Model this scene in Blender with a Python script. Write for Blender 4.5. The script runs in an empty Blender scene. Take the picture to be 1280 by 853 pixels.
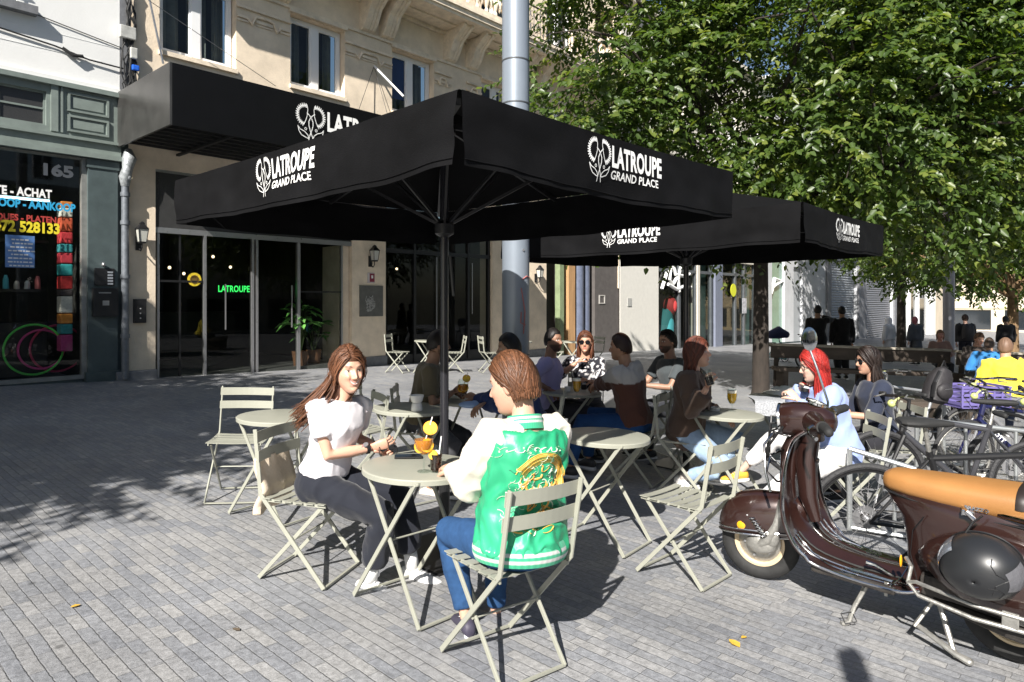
import bpy, bmesh, math, random
from mathutils import Vector, Matrix, noise
from mathutils.bvhtree import BVHTree
R = math.radians
random.seed(7)
SC = bpy.context.scene
COL = SC.collection
FPX = 840.0          # focal length in pixels of a 1280 px wide picture
HOR = 375.0          # row of the horizon
EYE = 1.59

# ------------------------------------------------------------ camera
cam_d = bpy.data.cameras.new('camera'); cam = bpy.data.objects.new('camera', cam_d); COL.objects.link(cam)
cam.location = (0, 0, EYE); cam.rotation_euler = (R(90), 0, 0)
cam_d.sensor_width = 36; cam_d.lens = FPX/1280*36; cam_d.shift_y = -(426.5-HOR)/1280
cam_d.clip_start = 0.05; cam_d.clip_end = 2000
SC.camera = cam
# ------------------------------------------------------------ light
SUN_EL, SUN_AZ = 38.0, 199.0
w = bpy.data.worlds.new("World"); SC.world = w; w.use_nodes = True
nt = w.node_tree; bg = nt.nodes['Background']
sky = nt.nodes.new('ShaderNodeTexSky'); sky.sky_type = 'NISHITA'; sky.sun_disc = False
sky.sun_elevation = R(SUN_EL); sky.sun_rotation = R(SUN_AZ)
nt.links.new(sky.outputs[0], bg.inputs[0]); bg.inputs[1].default_value = 0.05
sd = bpy.data.lights.new('sun', 'SUN'); so = bpy.data.objects.new('sun', sd); COL.objects.link(so)
sd.energy = 5.0; sd.angle = R(0.5); sd.color = (1.0, 0.955, 0.89)
TOSUN = Vector((math.sin(R(SUN_AZ))*math.cos(R(SUN_EL)), math.cos(R(SUN_AZ))*math.cos(R(SUN_EL)), math.sin(R(SUN_EL))))
so.rotation_euler = TOSUN.to_track_quat('Z', 'Y').to_euler(); so.location = (0, 0, 30)
SC.view_settings.view_transform = 'Standard'; SC.view_settings.look = 'None'
SC.view_settings.exposure = 1.03; SC.view_settings.gamma = 1; SC.view_settings.use_curve_mapping = False
SC.cycles.max_bounces = 6; SC.cycles.transparent_max_bounces = 12
SC.cycles.glossy_bounces = 3; SC.cycles.transmission_bounces = 4

# ------------------------------------------------------------ where things are
UX, UY = 0.668, 0.744            # along the street (away, to the right)
NX, NY = 0.744, -0.668           # out of the facade, towards the street
PX0, PY0 = -6.53, 12.35          # facade point
def gz(x, y):
    s = UX*x+UY*y; t = -NX*x-NY*y
    return -0.027*(s-3.4)+0.02*(t-3.5)
def G(px, py, h=0.0):            # ground (or h above it) seen at a spot of the photograph
    dx, dz = (px-640)/FPX, (HOR-py)/FPX
    # EYE + y*dz = gz(x,y)+h
    a = -0.027*(UX*dx+UY)+0.02*(-NX*dx-NY); b = 0.027*3.4-0.02*3.5+h
    y = (EYE-b)/(a-dz)
    return Vector((dx*y, y, EYE+y*dz))
def P(px, py, k): return Vector(((px-640)/k, FPX/k, EYE+(HOR-py)/k))
def fa(px, o=0.0):
    c = (px-640)/FPX
    return (c*(PY0+o*NY)-PX0-o*NX)/(UX-c*UY)
def fz(px, py, o=0.0):
    a = fa(px, o); y = PY0+a*UY+o*NY
    return EYE+(HOR-py)/FPX*y
def FW(a, o, z): return Vector((PX0+a*UX+o*NX, PY0+a*UY+o*NY, z))
FROT = math.atan2(UY, UX)
FM = Matrix.Translation((PX0, PY0, 0)) @ Matrix.Rotation(FROT, 4, 'Z')   # local x = along facade, y = INTO the building (out = -y)
def gfa(a, o=0.0):
    p = FW(a, o, 0); return gz(p.x, p.y)
GN = Vector((0.027*UX-0.02*(-NX), 0.027*UY-0.02*(-NY), 1)).normalized()
GTILT = Vector((0, 0, 1)).rotation_difference(GN).to_matrix().to_4x4()

# ------------------------------------------------------------ materials
MATS = {}
def mat(name, col, rough=0.6, metal=0.0, var=0.0, vscale=6.0, bump=0.0, bscale=60.0, coat=0.0, spec=0.5, col2=None, sheen=0.0, stretch=None, emit=0.0, alpha=1.0, sss=0.0, rvar=0.0):
    if name in MATS: return MATS[name]
    m = bpy.data.materials.new(name); m.use_nodes = True; MATS[name] = m
    nt = m.node_tree; b = nt.nodes['Principled BSDF']
    b.inputs['Base Color'].default_value = (*col, 1); b.inputs['Roughness'].default_value = rough
    b.inputs['Metallic'].default_value = metal; b.inputs['Specular IOR Level'].default_value = spec
    b.inputs['Coat Weight'].default_value = coat; b.inputs['Coat Roughness'].default_value = 0.06
    b.inputs['Sheen Weight'].default_value = sheen
    if sss: b.inputs['Subsurface Weight'].default_value = sss; b.inputs['Subsurface Radius'].default_value = (0.012, 0.005, 0.003)
    if emit: b.inputs['Emission Color'].default_value = (*col, 1); b.inputs['Emission Strength'].default_value = emit
    tc = nt.nodes.new('ShaderNodeTexCoord'); mp = nt.nodes.new('ShaderNodeMapping')
    nt.links.new(tc.outputs['Object'], mp.inputs[0])
    if stretch: mp.inputs['Scale'].default_value = stretch
    if var or rvar:
        n = nt.nodes.new('ShaderNodeTexNoise'); n.inputs['Scale'].default_value = vscale; n.inputs['Detail'].default_value = 6
        n.inputs['Roughness'].default_value = 0.65
        nt.links.new(mp.outputs[0], n.inputs[0])
        rp = nt.nodes.new('ShaderNodeMapRange'); rp.inputs[1].default_value = 0.3; rp.inputs[2].default_value = 0.7
        nt.links.new(n.outputs[0], rp.inputs[0])
        if var:
            mx = nt.nodes.new('ShaderNodeMix'); mx.data_type = 'RGBA'
            c2 = col2 if col2 else tuple(max(0, c*(1-var)) for c in col)
            c1 = col if col2 else tuple(min(1, c*(1+var)) for c in col)
            mx.inputs[6].default_value = (*c1, 1); mx.inputs[7].default_value = (*c2, 1)
            nt.links.new(rp.outputs[0], mx.inputs[0]); nt.links.new(mx.outputs[2], b.inputs['Base Color'])
        if rvar:
            r2 = nt.nodes.new('ShaderNodeMapRange'); r2.inputs[3].default_value = max(0.02, rough-rvar); r2.inputs[4].default_value = min(1, rough+rvar)
            nt.links.new(rp.outputs[0], r2.inputs[0]); nt.links.new(r2.outputs[0], b.inputs['Roughness'])
    if bump:
        n2 = nt.nodes.new('ShaderNodeTexNoise'); n2.inputs['Scale'].default_value = bscale; n2.inputs['Detail'].default_value = 5
        nt.links.new(mp.outputs[0], n2.inputs[0])
        bp = nt.nodes.new('ShaderNodeBump'); bp.inputs['Strength'].default_value = bump; bp.inputs['Distance'].default_value = 0.01
        nt.links.new(n2.outputs[0], bp.inputs['Height']); nt.links.new(bp.outputs[0], b.inputs['Normal'])
    return m
def vcol_mat(name, rough=0.6, spec=0.5, bump=0.0, bscale=80, sss=0.0, sheen=0, stretch=None, coat=0.0, base=None):
    m = mat(name, (0.8, 0.8, 0.8), rough, bump=bump, bscale=bscale, spec=spec, sss=sss, sheen=sheen, stretch=stretch, coat=coat)
    nt = m.node_tree; b = nt.nodes['Principled BSDF']
    at = nt.nodes.new('ShaderNodeAttribute'); at.attribute_name = 'col'
    nt.links.new(at.outputs['Color'], b.inputs['Base Color'])
    return m
def glass_mat(name, tint=(0.55, 0.6, 0.58), rough=0.02, ior=1.5):
    if name in MATS: return MATS[name]
    m = bpy.data.materials.new(name); m.use_nodes = True; MATS[name] = m
    nt = m.node_tree; nt.nodes.remove(nt.nodes['Principled BSDF']); out = nt.nodes['Material Output']
    tr = nt.nodes.new('ShaderNodeBsdfTransparent'); tr.inputs[0].default_value = (*tint, 1)
    gl = nt.nodes.new('ShaderNodeBsdfGlossy'); gl.inputs['Roughness'].default_value = rough
    fr = nt.nodes.new('ShaderNodeFresnel'); ge = nt.nodes.new('ShaderNodeNewGeometry'); mi = nt.nodes.new('ShaderNodeMix'); mi.inputs[2].default_value = ior; mi.inputs[3].default_value = 1/ior
    nt.links.new(ge.outputs['Backfacing'], mi.inputs[0]); nt.links.new(mi.outputs[0], fr.inputs[0])
    mx = nt.nodes.new('ShaderNodeMixShader')
    nt.links.new(fr.outputs[0], mx.inputs[0]); nt.links.new(tr.outputs[0], mx.inputs[1]); nt.links.new(gl.outputs[0], mx.inputs[2])
    nt.links.new(mx.outputs[0], out.inputs[0])
    return m

# ------------------------------------------------------------ mesh helpers
class MB:
    def __init__(s): s.v = []; s.f = []; s.M = Matrix.Identity(4)
    def add(s, vs, fs):
        n = len(s.v); s.v += [tuple(s.M @ Vector(p)) for p in vs]; s.f += [tuple(i+n for i in f) for f in fs]; return s
    def box(s, c, d, rot=None, bev=0.0):
        x, y, z = d[0]/2, d[1]/2, d[2]/2
        if bev > 0:
            b = min(bev, x*.9, y*.9, z*.9)
            bm = bmesh.new(); bmesh.ops.create_cube(bm, size=1)
            for q in bm.verts: q.co = Vector((q.co.x*2*x, q.co.y*2*y, q.co.z*2*z))
            bmesh.ops.bevel(bm, geom=list(bm.edges), offset=b, segments=2, profile=0.6, affect='EDGES')
            bm.verts.index_update()
            vs = [v.co.copy() for v in bm.verts]; fs = [tuple(v.index for v in f.verts) for f in bm.faces]; bm.free()
        else:
            vs = [Vector((a*x, b_*y, c_*z)) for a in (-1, 1) for b_ in (-1, 1) for c_ in (-1, 1)]
            fs = [(0, 1, 3, 2), (4, 6, 7, 5), (0, 4, 5, 1), (2, 3, 7, 6), (0, 2, 6, 4), (1, 5, 7, 3)]
        if rot is not None: vs = [rot @ v for v in vs]
        c = Vector(c); return s.add([v+c for v in vs], fs)
    def bx(s, x0, x1, y0, y1, z0, z1, bev=0.0):
        return s.box(((x0+x1)/2, (y0+y1)/2, (z0+z1)/2), (abs(x1-x0), abs(y1-y0), abs(z1-z0)), bev=bev)
    def loft(s, rings, cap=True, close=False):
        n = len(rings[0]); vs = [p for r in rings for p in r]; fs = []
        m = len(rings)
        for i in range(m-1 if not close else m):
            for j in range(n):
                a = i*n+j; b = i*n+(j+1) % n; c = ((i+1) % m)*n+(j+1) % n; d = ((i+1) % m)*n+j
                fs.append((a, b, c, d))
        if cap and not close: fs.append(tuple(range(n-1, -1, -1))); fs.append(tuple((m-1)*n+j for j in range(n)))
        return s.add(vs, fs)
    def tube(s, pts, r, n=8, cap=True, round_caps=False, flat=None, up=None, close=False):
        """round tube along points; r a number or a list; flat = (scale along side, scale along normal)"""
        pts = [Vector(p) for p in pts]
        if not isinstance(r, (list, tuple)): r = [r]*len(pts)
        r = list(r)
        if round_caps:
            d0 = (pts[0]-pts[1]).normalized(); d1 = (pts[-1]-pts[-2]).normalized()
            a, b = r[0], r[-1]; p0, p1 = pts[0], pts[-1]
            pts = [p0+d0*a*.98, p0+d0*a*.85, p0+d0*a*.5]+pts+[p1+d1*b*.5, p1+d1*b*.85, p1+d1*b*.98]
            r = [a*.15, a*.53, a*.87]+r+[b*.87, b*.53, b*.15]
        T = []
        for i in range(len(pts)):
            if close: t = pts[(i+1) % len(pts)]-pts[i-1]
            else: t = pts[min(i+1, len(pts)-1)]-pts[max(i-1, 0)]
            T.append(t.normalized() if t.length > 1e-9 else Vector((0, 0, 1)))
        u = Vector(up) if up is not None else (Vector((0, 0, 1)) if abs(T[0].z) < .9 else Vector((0, 1, 0)))
        rings = []
        for i, p in enumerate(pts):
            u = (u-T[i]*u.dot(T[i]))
            if u.length < 1e-6: u = T[i].orthogonal()
            u.normalize(); v = T[i].cross(u)
            fu, fv = (flat[1], flat[0]) if flat else (1, 1)
            rings.append([p+(u*math.sin(2*math.pi*j/n)*fu+v*math.cos(2*math.pi*j/n)*fv)*r[i] for j in range(n)])
        return s.loft(rings, cap, close)
    def bar(s, a, b, wd, th, up=(0, 0, 1), bev=0):
        """flat bar from a to b: width wd along `side`, thickness th along `up`-ish"""
        a, b = Vector(a), Vector(b); d = b-a; L = d.length; d.normalize()
        up = Vector(up); sdir = d.cross(up)
        if sdir.length < 1e-5: sdir = d.orthogonal()
        sdir.normalize(); n = sdir.cross(d)
        M = Matrix((sdir, d, n)).transposed()
        return s.box((a+b)/2, (wd, L, th), rot=M, bev=bev)
    def lathe(s, prof, c=(0, 0, 0), n=24, axis=None, closed=False):
        c = Vector(c)
        Q = Vector((0, 0, 1)).rotation_difference(Vector(axis)).to_matrix() if axis is not None else Matrix.Identity(3)
        rings = [[c+Q @ Vector((r*math.cos(2*math.pi*j/n), r*math.sin(2*math.pi*j/n), z)) for j in range(n)] for r, z in prof]
        return s.loft(rings, not closed, closed)
    def ell(s, c, r, n=16, m=10, rot=None):
        c = Vector(c); rings = []
        for i in range(m+1):
            ph = math.pi*(0.03+0.94*i/m)-math.pi/2
            ring = [Vector((r[0]*math.cos(ph)*math.cos(2*math.pi*j/n), r[1]*math.cos(ph)*math.sin(2*math.pi*j/n), r[2]*math.sin(ph))) for j in range(n)]
            if rot is not None: ring = [rot @ q for q in ring]
            rings.append([c+q for q in ring])
        return s.loft(rings)
    def quad(s, a, b, c, d): return s.add([a, b, c, d], [(0, 1, 2, 3)])
    def mesh(s, name, smooth=False, sharp=35):
        me = bpy.data.meshes.new(name); me.from_pydata(s.v, [], s.f); me.update()
        if smooth:
            me.shade_smooth()
            try: me.set_sharp_from_angle(angle=R(sharp))
            except Exception: pass
        return me
    def build(s, name, m, parent=None, smooth=False, loc=None, sharp=35):
        o = bpy.data.objects.new(name, s.mesh(name, smooth, sharp)); COL.objects.link(o)
        if m: o.data.materials.append(m)
        if parent is not None: o.parent = parent
        if loc is not None: o.location = loc
        return o
def tag(o, label=None, cat=None, group=None, kind=None):
    if label: o['label'] = label
    if cat: o['category'] = cat
    if group: o['group'] = group
    if kind: o['kind'] = kind
    return o
def empty(name, label=None, cat=None, group=None, M=None, loc=None, rz=0.0):
    o = bpy.data.objects.new(name, None); COL.objects.link(o); o.empty_display_size = .1
    if M is not None: o.matrix_world = M
    else:
        if loc is not None: o.location = loc
        o.rotation_euler = (0, 0, rz)
    return tag(o, label, cat, group)
def kids(o): return [c for c in bpy.data.objects if c.parent == o]
def copy_tree(o, parent=None, ch=None):
    if ch is None:
        ch = {}
        for c in bpy.data.objects:
            if c.parent: ch.setdefault(c.parent.name, []).append(c)
    c = o.copy(); COL.objects.link(c)
    if parent is not None: c.parent = parent; c.matrix_parent_inverse = o.matrix_parent_inverse.copy()
    for k in ch.get(o.name, []): copy_tree(k, c, ch)
    return c
def on_ground(x, y, yaw, tilt=True, dz=0.0):
    """matrix standing on the sloping ground, local +Y turned to `yaw` (radians, from +X)"""
    M = Matrix.Rotation(yaw-math.pi/2, 4, 'Z')
    if tilt: M = GTILT @ M
    return Matrix.Translation((x, y, gz(x, y)+dz)) @ M
def yaw_of(dx, dy): return math.atan2(dy, dx)
def text_mesh(txt, size=1.0, bold=0.0, xs=1.0, depth=0.0, align='LEFT', spacing=1.0):
    cu = bpy.data.curves.new('text', 'FONT'); cu.body = txt; cu.size = size; cu.offset = bold; cu.extrude = depth
    cu.align_x = align; cu.space_character = spacing; cu.resolution_u = 3
    o = bpy.data.objects.new('text', cu); COL.objects.link(o)
    me = bpy.data.meshes.new_from_object(o.evaluated_get(bpy.context.evaluated_depsgraph_get()))
    vs = [Vector((v.co.x*xs, v.co.y, v.co.z)) for v in me.vertices]; fs = [tuple(p.vertices) for p in me.polygons]
    bpy.data.objects.remove(o); bpy.data.curves.remove(cu); bpy.data.meshes.remove(me)
    return vs, fs
# ============================================================ GROUND
def ground_material():
    m = bpy.data.materials.new('slate_pavers'); m.use_nodes = True; nt = m.node_tree; b = nt.nodes['Principled BSDF']; L = nt.links.new
    N = nt.nodes.new
    tc = N('ShaderNodeTexCoord'); sep = N('ShaderNodeSeparateXYZ')
    wob = N('ShaderNodeTexNoise'); wob.inputs['Scale'].default_value = 1.3; wob.inputs['Detail'].default_value = 3
    L(tc.outputs['Object'], wob.inputs[0])
    wo2 = N('ShaderNodeTexNoise'); wo2.inputs['Scale'].default_value = 30; L(tc.outputs['Object'], wo2.inputs[0])
    L(tc.outputs['Object'], sep.inputs[0])
    def M(op, a, b_=None, c=None):
        n = N('ShaderNodeMath'); n.operation = op
        for i, x in enumerate((a, b_, c)):
            if x is None: continue
            if isinstance(x, (int, float)): n.inputs[i].default_value = x
            else: L(x, n.inputs[i])
        return n.outputs[0]
    wx = M('MULTIPLY', M('SUBTRACT', wob.outputs[0], .5), .022)
    wj = M('MULTIPLY', M('SUBTRACT', wo2.outputs[0], .5), .009)
    X = M('DIVIDE', M('ADD', M('ADD', sep.outputs[0], wx), wj), .060)
    row = M('FLOOR', X); fx = M('FRACT', X)
    wn = N('ShaderNodeTexWhiteNoise'); wn.noise_dimensions = '1D'; L(row, wn.inputs['W'])
    Lr = M('ADD', M('MULTIPLY', wn.outputs[0], .09), .14)
    Y = M('ADD', M('DIVIDE', M('ADD', sep.outputs[1], wj), Lr), M('MULTIPLY', wn.outputs[0], 37.3))
    cl = M('FLOOR', Y); fy = M('FRACT', Y)
    cmb = N('ShaderNodeCombineXYZ'); L(row, cmb.inputs[0]); L(cl, cmb.inputs[1])
    wid = N('ShaderNodeTexWhiteNoise'); wid.noise_dimensions = '2D'; L(cmb.outputs[0], wid.inputs[0])
    ex = M('MULTIPLY', M('MINIMUM', fx, M('SUBTRACT', 1, fx)), .060)
    ey = M('MULTIPLY', M('MINIMUM', fy, M('SUBTRACT', 1, fy)), .21)
    e = M('MINIMUM', ex, M('ADD', ey, .0008))
    mr = N('ShaderNodeMapRange'); mr.interpolation_type = 'SMOOTHSTEP'; mr.inputs[1].default_value = -.0015; mr.inputs[2].default_value = .0048; L(e, mr.inputs[0])
    # joints are filled flush in places: there the line fades
    n3 = N('ShaderNodeTexNoise'); n3.inputs['Scale'].default_value = 6.5; n3.inputs['Detail'].default_value = 4; L(tc.outputs['Object'], n3.inputs[0])
    fl = N('ShaderNodeMapRange'); fl.inputs[1].default_value = .45; fl.inputs[2].default_value = .65; fl.inputs[3].default_value = .0; fl.inputs[4].default_value = .75; L(n3.outputs[0], fl.inputs[0])
    jm = M('MAXIMUM', mr.outputs[0], fl.outputs[0])
    # stone colour
    cr = N('ShaderNodeValToRGB'); el = cr.color_ramp.elements
    el[0].position = 0; el[0].color = (.205, .212, .230, 1); el[1].position = 1; el[1].color = (.278, .276, .274, 1)
    e2 = el.new(.35); e2.color = (.232, .238, .252, 1); e3 = el.new(.62); e3.color = (.252, .252, .256, 1)
    L(wid.outputs[0], cr.inputs[0])
    n1 = N('ShaderNodeTexNoise'); n1.inputs['Scale'].default_value = 34; n1.inputs['Detail'].default_value = 8; n1.inputs['Roughness'].default_value = .75
    L(tc.outputs['Object'], n1.inputs[0])
    n2 = N('ShaderNodeTexNoise'); n2.inputs['Scale'].default_value = .9; n2.inputs['Detail'].default_value = 5; L(tc.outputs['Object'], n2.inputs[0])
    n4 = N('ShaderNodeTexNoise'); n4.inputs['Scale'].default_value = 260; n4.inputs['Detail'].default_value = 3; L(tc.outputs['Object'], n4.inputs[0])
    r1 = N('ShaderNodeMapRange'); r1.inputs[1].default_value = .3; r1.inputs[2].default_value = .7; r1.inputs[3].default_value = .62; r1.inputs[4].default_value = 1.36; L(n1.outputs[0], r1.inputs[0])
    r2 = N('ShaderNodeMapRange'); r2.inputs[1].default_value = .3; r2.inputs[2].default_value = .7; r2.inputs[3].default_value = .80; r2.inputs[4].default_value = 1.16; L(n2.outputs[0], r2.inputs[0])
    r4 = N('ShaderNodeMapRange'); r4.inputs[1].default_value = .3; r4.inputs[2].default_value = .7; r4.inputs[3].default_value = .82; r4.inputs[4].default_value = 1.2; L(n4.outputs[0], r4.inputs[0])
    k = M('MULTIPLY', M('MULTIPLY', r1.outputs[0], r2.outputs[0]), r4.outputs[0])
    v = N('ShaderNodeVectorMath'); v.operation = 'SCALE'; L(cr.outputs[0], v.inputs[0]); L(k, v.inputs[3])
    mx = N('ShaderNodeMix'); mx.data_type = 'RGBA'; mx.inputs[6].default_value = (.10, .10, .10, 1); L(jm, mx.inputs[0]); L(v.outputs[0], mx.inputs[7])
    # dark gum spots and worn specks
    vo = N('ShaderNodeTexVoronoi'); vo.inputs['Scale'].default_value = 2.3; L(tc.outputs['Object'], vo.inputs[0])
    sp = N('ShaderNodeMapRange'); sp.inputs[1].default_value = .03; sp.inputs[2].default_value = .055; sp.inputs[3].default_value = .55; sp.inputs[4].default_value = 1; L(vo.outputs['Distance'], sp.inputs[0])
    v2 = N('ShaderNodeVectorMath'); v2.operation = 'SCALE'; L(mx.outputs[2], v2.inputs[0]); L(sp.outputs[0], v2.inputs[3])
    L(v2.outputs[0], b.inputs['Base Color'])
    rr = N('ShaderNodeMapRange'); rr.inputs[3].default_value = .42; rr.inputs[4].default_value = .75; L(n1.outputs[0], rr.inputs[0]); L(rr.outputs[0], b.inputs['Roughness'])
    tiltx = M('MULTIPLY', M('SUBTRACT', fx, .5), M('SUBTRACT', wid.outputs[0], .5))
    h = M('ADD', M('MULTIPLY', jm, .60), M('ADD', M('MULTIPLY', n1.outputs[0], .85), M('MULTIPLY', wid.outputs[0], .40)))
    h = M('ADD', M('ADD', h, M('MULTIPLY', tiltx, 1.0)), M('MULTIPLY', n4.outputs[0], .16))
    bp = N('ShaderNodeBump'); bp.inputs['Strength'].default_value = .85; bp.inputs['Distance'].default_value = .006
    L(h, bp.inputs['Height']); L(bp.outputs[0], b.inputs['Normal'])
    return m
def plane_obj(name, m, rot, x0, x1, y0, y1, dz=0, n=1):
    """sheet on the sloping ground in street-aligned coordinates"""
    o = bpy.data.objects.new(name, None)
    mb = MB(); Q = Matrix.Rotation(rot, 4, 'Z')
    for i in range(n):
        for j in range(n):
            cs = []
            for a, b in ((i, j), (i+1, j), (i+1, j+1), (i, j+1)):
                X = x0+(x1-x0)*a/n; Y = y0+(y1-y0)*b/n
                p = Q @ Vector((X, Y, 0)); cs.append(Vector((X, Y, gz(p.x, p.y)+dz)))
            mb.quad(*cs)
    o = mb.build(name, m); o.matrix_world = Q
    return o
gm = ground_material()
tag(plane_obj('ground', gm, FROT, -60, 260, -160, 60), kind='structure')

# a few fallen leaves
def leaf_mesh(L=.1, wd=.06, fold=.25, curl=.2):
    return [(0, 0, 0), (wd*.5, L*.35, fold*wd), (wd*.38, L*.72, fold*wd*.6-curl*L*.3), (0, L, -curl*L), (-wd*.38, L*.72, fold*wd*.6-curl*L*.3), (-wd*.5, L*.35, fold*wd), (0, L*.4, 0)], [(0, 1, 6), (1, 2, 3, 6), (0, 6, 5), (6, 3, 4, 5)]
ml = mat('fallen_leaf', (.62, .38, .05), .6, var=.3, vscale=40)
for i, (px, py, yw, sz) in enumerate([(925, 811, .4, .075), (933, 797, 2.2, .04), (101, 757, 2.6, .05), (300, 790, 1.2, .045)]):
    g = G(px, py); mb = MB(); v, f = leaf_mesh(sz, sz*.62, .08, .04); mb.add(v, f)
    o = mb.build('fallen_leaf', ml if i != 3 else mat('brown_leaf', (.12, .09, .06), .7), smooth=True); o.location = g+Vector((0, 0, .006)); o.rotation_euler = (.1, .05, yw)
    tag(o, ['yellow fallen leaf lying on the pavers in front of the scooter', 'tiny green and yellow leaf scrap just beyond the yellow leaf', 'small yellowish leaf on the bare pavers at the left', 'dark brown leaf flat on the pavers at the bottom left'][i], 'leaf')

# ============================================================ FACADES
def wall_panel(mb, a0, a1, z0, z1, holes, depth=.3, y0=0.0):
    """front face at y=y0 with rectangular holes (a0,a1,z0,z1) and reveals going `depth` inwards"""
    A = sorted(set([a0, a1]+[min(max(h[i], a0), a1) for h in holes for i in (0, 1)])); Z = sorted(set([z0, z1]+[min(max(h[i], z0), z1) for h in holes for i in (2, 3)]))
    for i in range(len(A)-1):
        for j in range(len(Z)-1):
            ca, cz = (A[i]+A[i+1])/2, (Z[j]+Z[j+1])/2
            if any(h[0] < ca < h[1] and h[2] < cz < h[3] for h in holes): continue
            mb.quad((A[i], y0, Z[j]), (A[i+1], y0, Z[j]), (A[i+1], y0, Z[j+1]), (A[i], y0, Z[j+1]))
    for h in holes:
        x0, x1, q0, q1 = h[:4]; d = y0+depth
        mb.quad((x0, y0, q0), (x0, y0, q1), (x0, d, q1), (x0, d, q0)); mb.quad((x1, y0, q0), (x1, d, q0), (x1, d, q1), (x1, y0, q1))
        mb.quad((x0, y0, q1), (x1, y0, q1), (x1, d, q1), (x0, d, q1)); mb.quad((x0, y0, q0), (x0, d, q0), (x1, d, q0), (x1, y0, q0))
def FE(name, label, cat, group=None):
    o = empty(name, label, cat, group); o.matrix_world = FM; return o
M_stone = mat('limestone', (.74, .625, .48), .85, var=.16, vscale=2.2, bump=.35, bscale=28)
M_stone2 = mat('limestone_trim', (.75, .645, .505), .8, var=.2, vscale=5, bump=.4, bscale=40)
M_plinth = mat('bluestone', (.16, .165, .175), .7, var=.25, vscale=9, bump=.3)
M_white = mat('white_render', (.74, .74, .72), .85, var=.05, vscale=1.3, bump=.15, bscale=30)
M_green = mat('sage_paint', (.18, .215, .195), .55, var=.14, vscale=4, bump=.1, bscale=20)
M_greend = mat('slate_green_paint', (.065, .088, .09), .5, var=.2, vscale=3)
M_pvc = mat('white_window_frame', (.8, .8, .8), .4)
M_black = mat('black_metal', (.012, .012, .013), .4, var=.2, vscale=8)
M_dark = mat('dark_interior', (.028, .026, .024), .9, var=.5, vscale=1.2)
M_darkw = mat('dark_wood', (.03, .022, .018), .6, var=.4, vscale=5)
M_glass = glass_mat('window_glass', (.62, .68, .66))
M_glassd = glass_mat('dark_glass', (.55, .58, .56), .015, 1.38)
M_steel = mat('brushed_steel', (.42, .42, .43), .35, metal=.8, rvar=.1, vscale=20)
M_zinc = mat('zinc_pipe', (.15, .165, .185), .5, metal=.3, var=.25, vscale=12)
M_cable = mat('cable_black', (.02, .02, .02), .6)
M_curtain = mat('curtain_cloth', (.20, .20, .19), .9, var=.2, vscale=5)
GB = -1.6   # walls start below the ground

def window(parent, a0, a1, z0, z1, y=.16, mull=.5, curtain=True, frame=M_pvc, fw=.07, glass=M_glass, name='window'):
    f = MB()
    f.bx(a0, a0+fw, y, y+.07, z0, z1); f.bx(a1-fw, a1, y, y+.07, z0, z1); f.bx(a0+fw, a1-fw, y, y+.07, z0, z0+fw); f.bx(a0+fw, a1-fw, y, y+.07, z1-fw, z1)
    am = a0+(a1-a0)*mull
    f.bx(am-.085, am+.085, y-.012, y+.07, z0+fw, z1-fw)
    for s0, s1 in ((a0+fw, am-.085), (am+.085, a1-fw)):
        f.bx(s0, s0+.035, y+.012, y+.06, z0+fw, z1-fw); f.bx(s1-.035, s1, y+.012, y+.06, z0+fw, z1-fw)
        f.bx(s0+.035, s1-.035, y+.012, y+.06, z0+fw, z0+fw+.04); f.bx(s0+.035, s1-.035, y+.012, y+.06, z1-fw-.04, z1-fw)
    fo = f.build(name, frame, parent)
    g = MB(); g.quad((a0+fw, y+.04, z0+fw), (a1-fw, y+.04, z0+fw), (a1-fw, y+.04, z1-fw), (a0+fw, y+.04, z1-fw)); g.build('pane', glass, fo)
    if curtain:
        c = MB(); n = int((a1-a0)/.035)
        vs = []; fs = []
        for i in range(n+1):
            x = a0+.05+(a1-a0-.1)*i/n
            yy = y+.28+.045*math.sin(x*38+2*math.sin(x*7))+.02*math.sin(x*91)
            vs += [(x, yy, z0+.02), (x, yy+.01*math.sin(x*50), z1-.02)]
            if i: fs.append((2*i-2, 2*i, 2*i+1, 2*i-1))
        # leave a gap in the middle of each leaf
        fs = [q for q in fs if not (.36 < ((vs[q[0]][0]-a0)/(a1-a0)) < .44 or .70 < ((vs[q[0]][0]-a0)/(a1-a0)) < .78)]
        c.add(vs, fs); c.build('curtain', M_curtain, fo, smooth=True)
    return fo

# ---- green shop with white upper wall (left) --------------------------------
A0 = FE('shop_building', 'white rendered building over the sage green shop front at the left edge', 'building')
mb = MB(); wall_panel(mb, -9, -.47, 5.30, 12, [(-3.6, -2.1, 6.35, 8.6)], .25)
mb.quad((-.47, 0, 5.30), (-.47, .3, 5.30), (-.47, .3, 12), (-.47, 0, 12)); mb.quad((-9, 0, 12), (-.47, 0, 12), (-.47, 6, 12), (-9, 6, 12)); mb.quad((-9, 0, GB), (-9, 6, GB), (-9, 6, 12), (-9, 0, 12)); mb.quad((-9, 0, 5.3), (-.47, 0, 5.3), (-.47, .1, 5.3), (-9, .1, 5.3))
mb.build('upper_wall', M_white, A0)
mb = MB(); mb.bx(-9, -.62, -.045, .02, 5.22, 5.30); mb.bx(-9, -.9, -.006, .01, 5.72, 5.735); mb.bx(-9, -.62, -.004, .01, 6.02, 6.03); mb.build('string_course', M_white, A0)
window(A0, -3.6, -2.1, 6.35, 8.6, y=.14)
mb = MB(); mb.bx(-3.8, -1.86, -.16, .02, 6.2, 6.33); mb.build('window_sill', M_plinth, A0)
mb = MB()
for i in range(8): mb.tube([(-3.6+i*.2, -.09, 6.33), (-3.6+i*.2, -.09, 6.9)], .012, 6)
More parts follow.
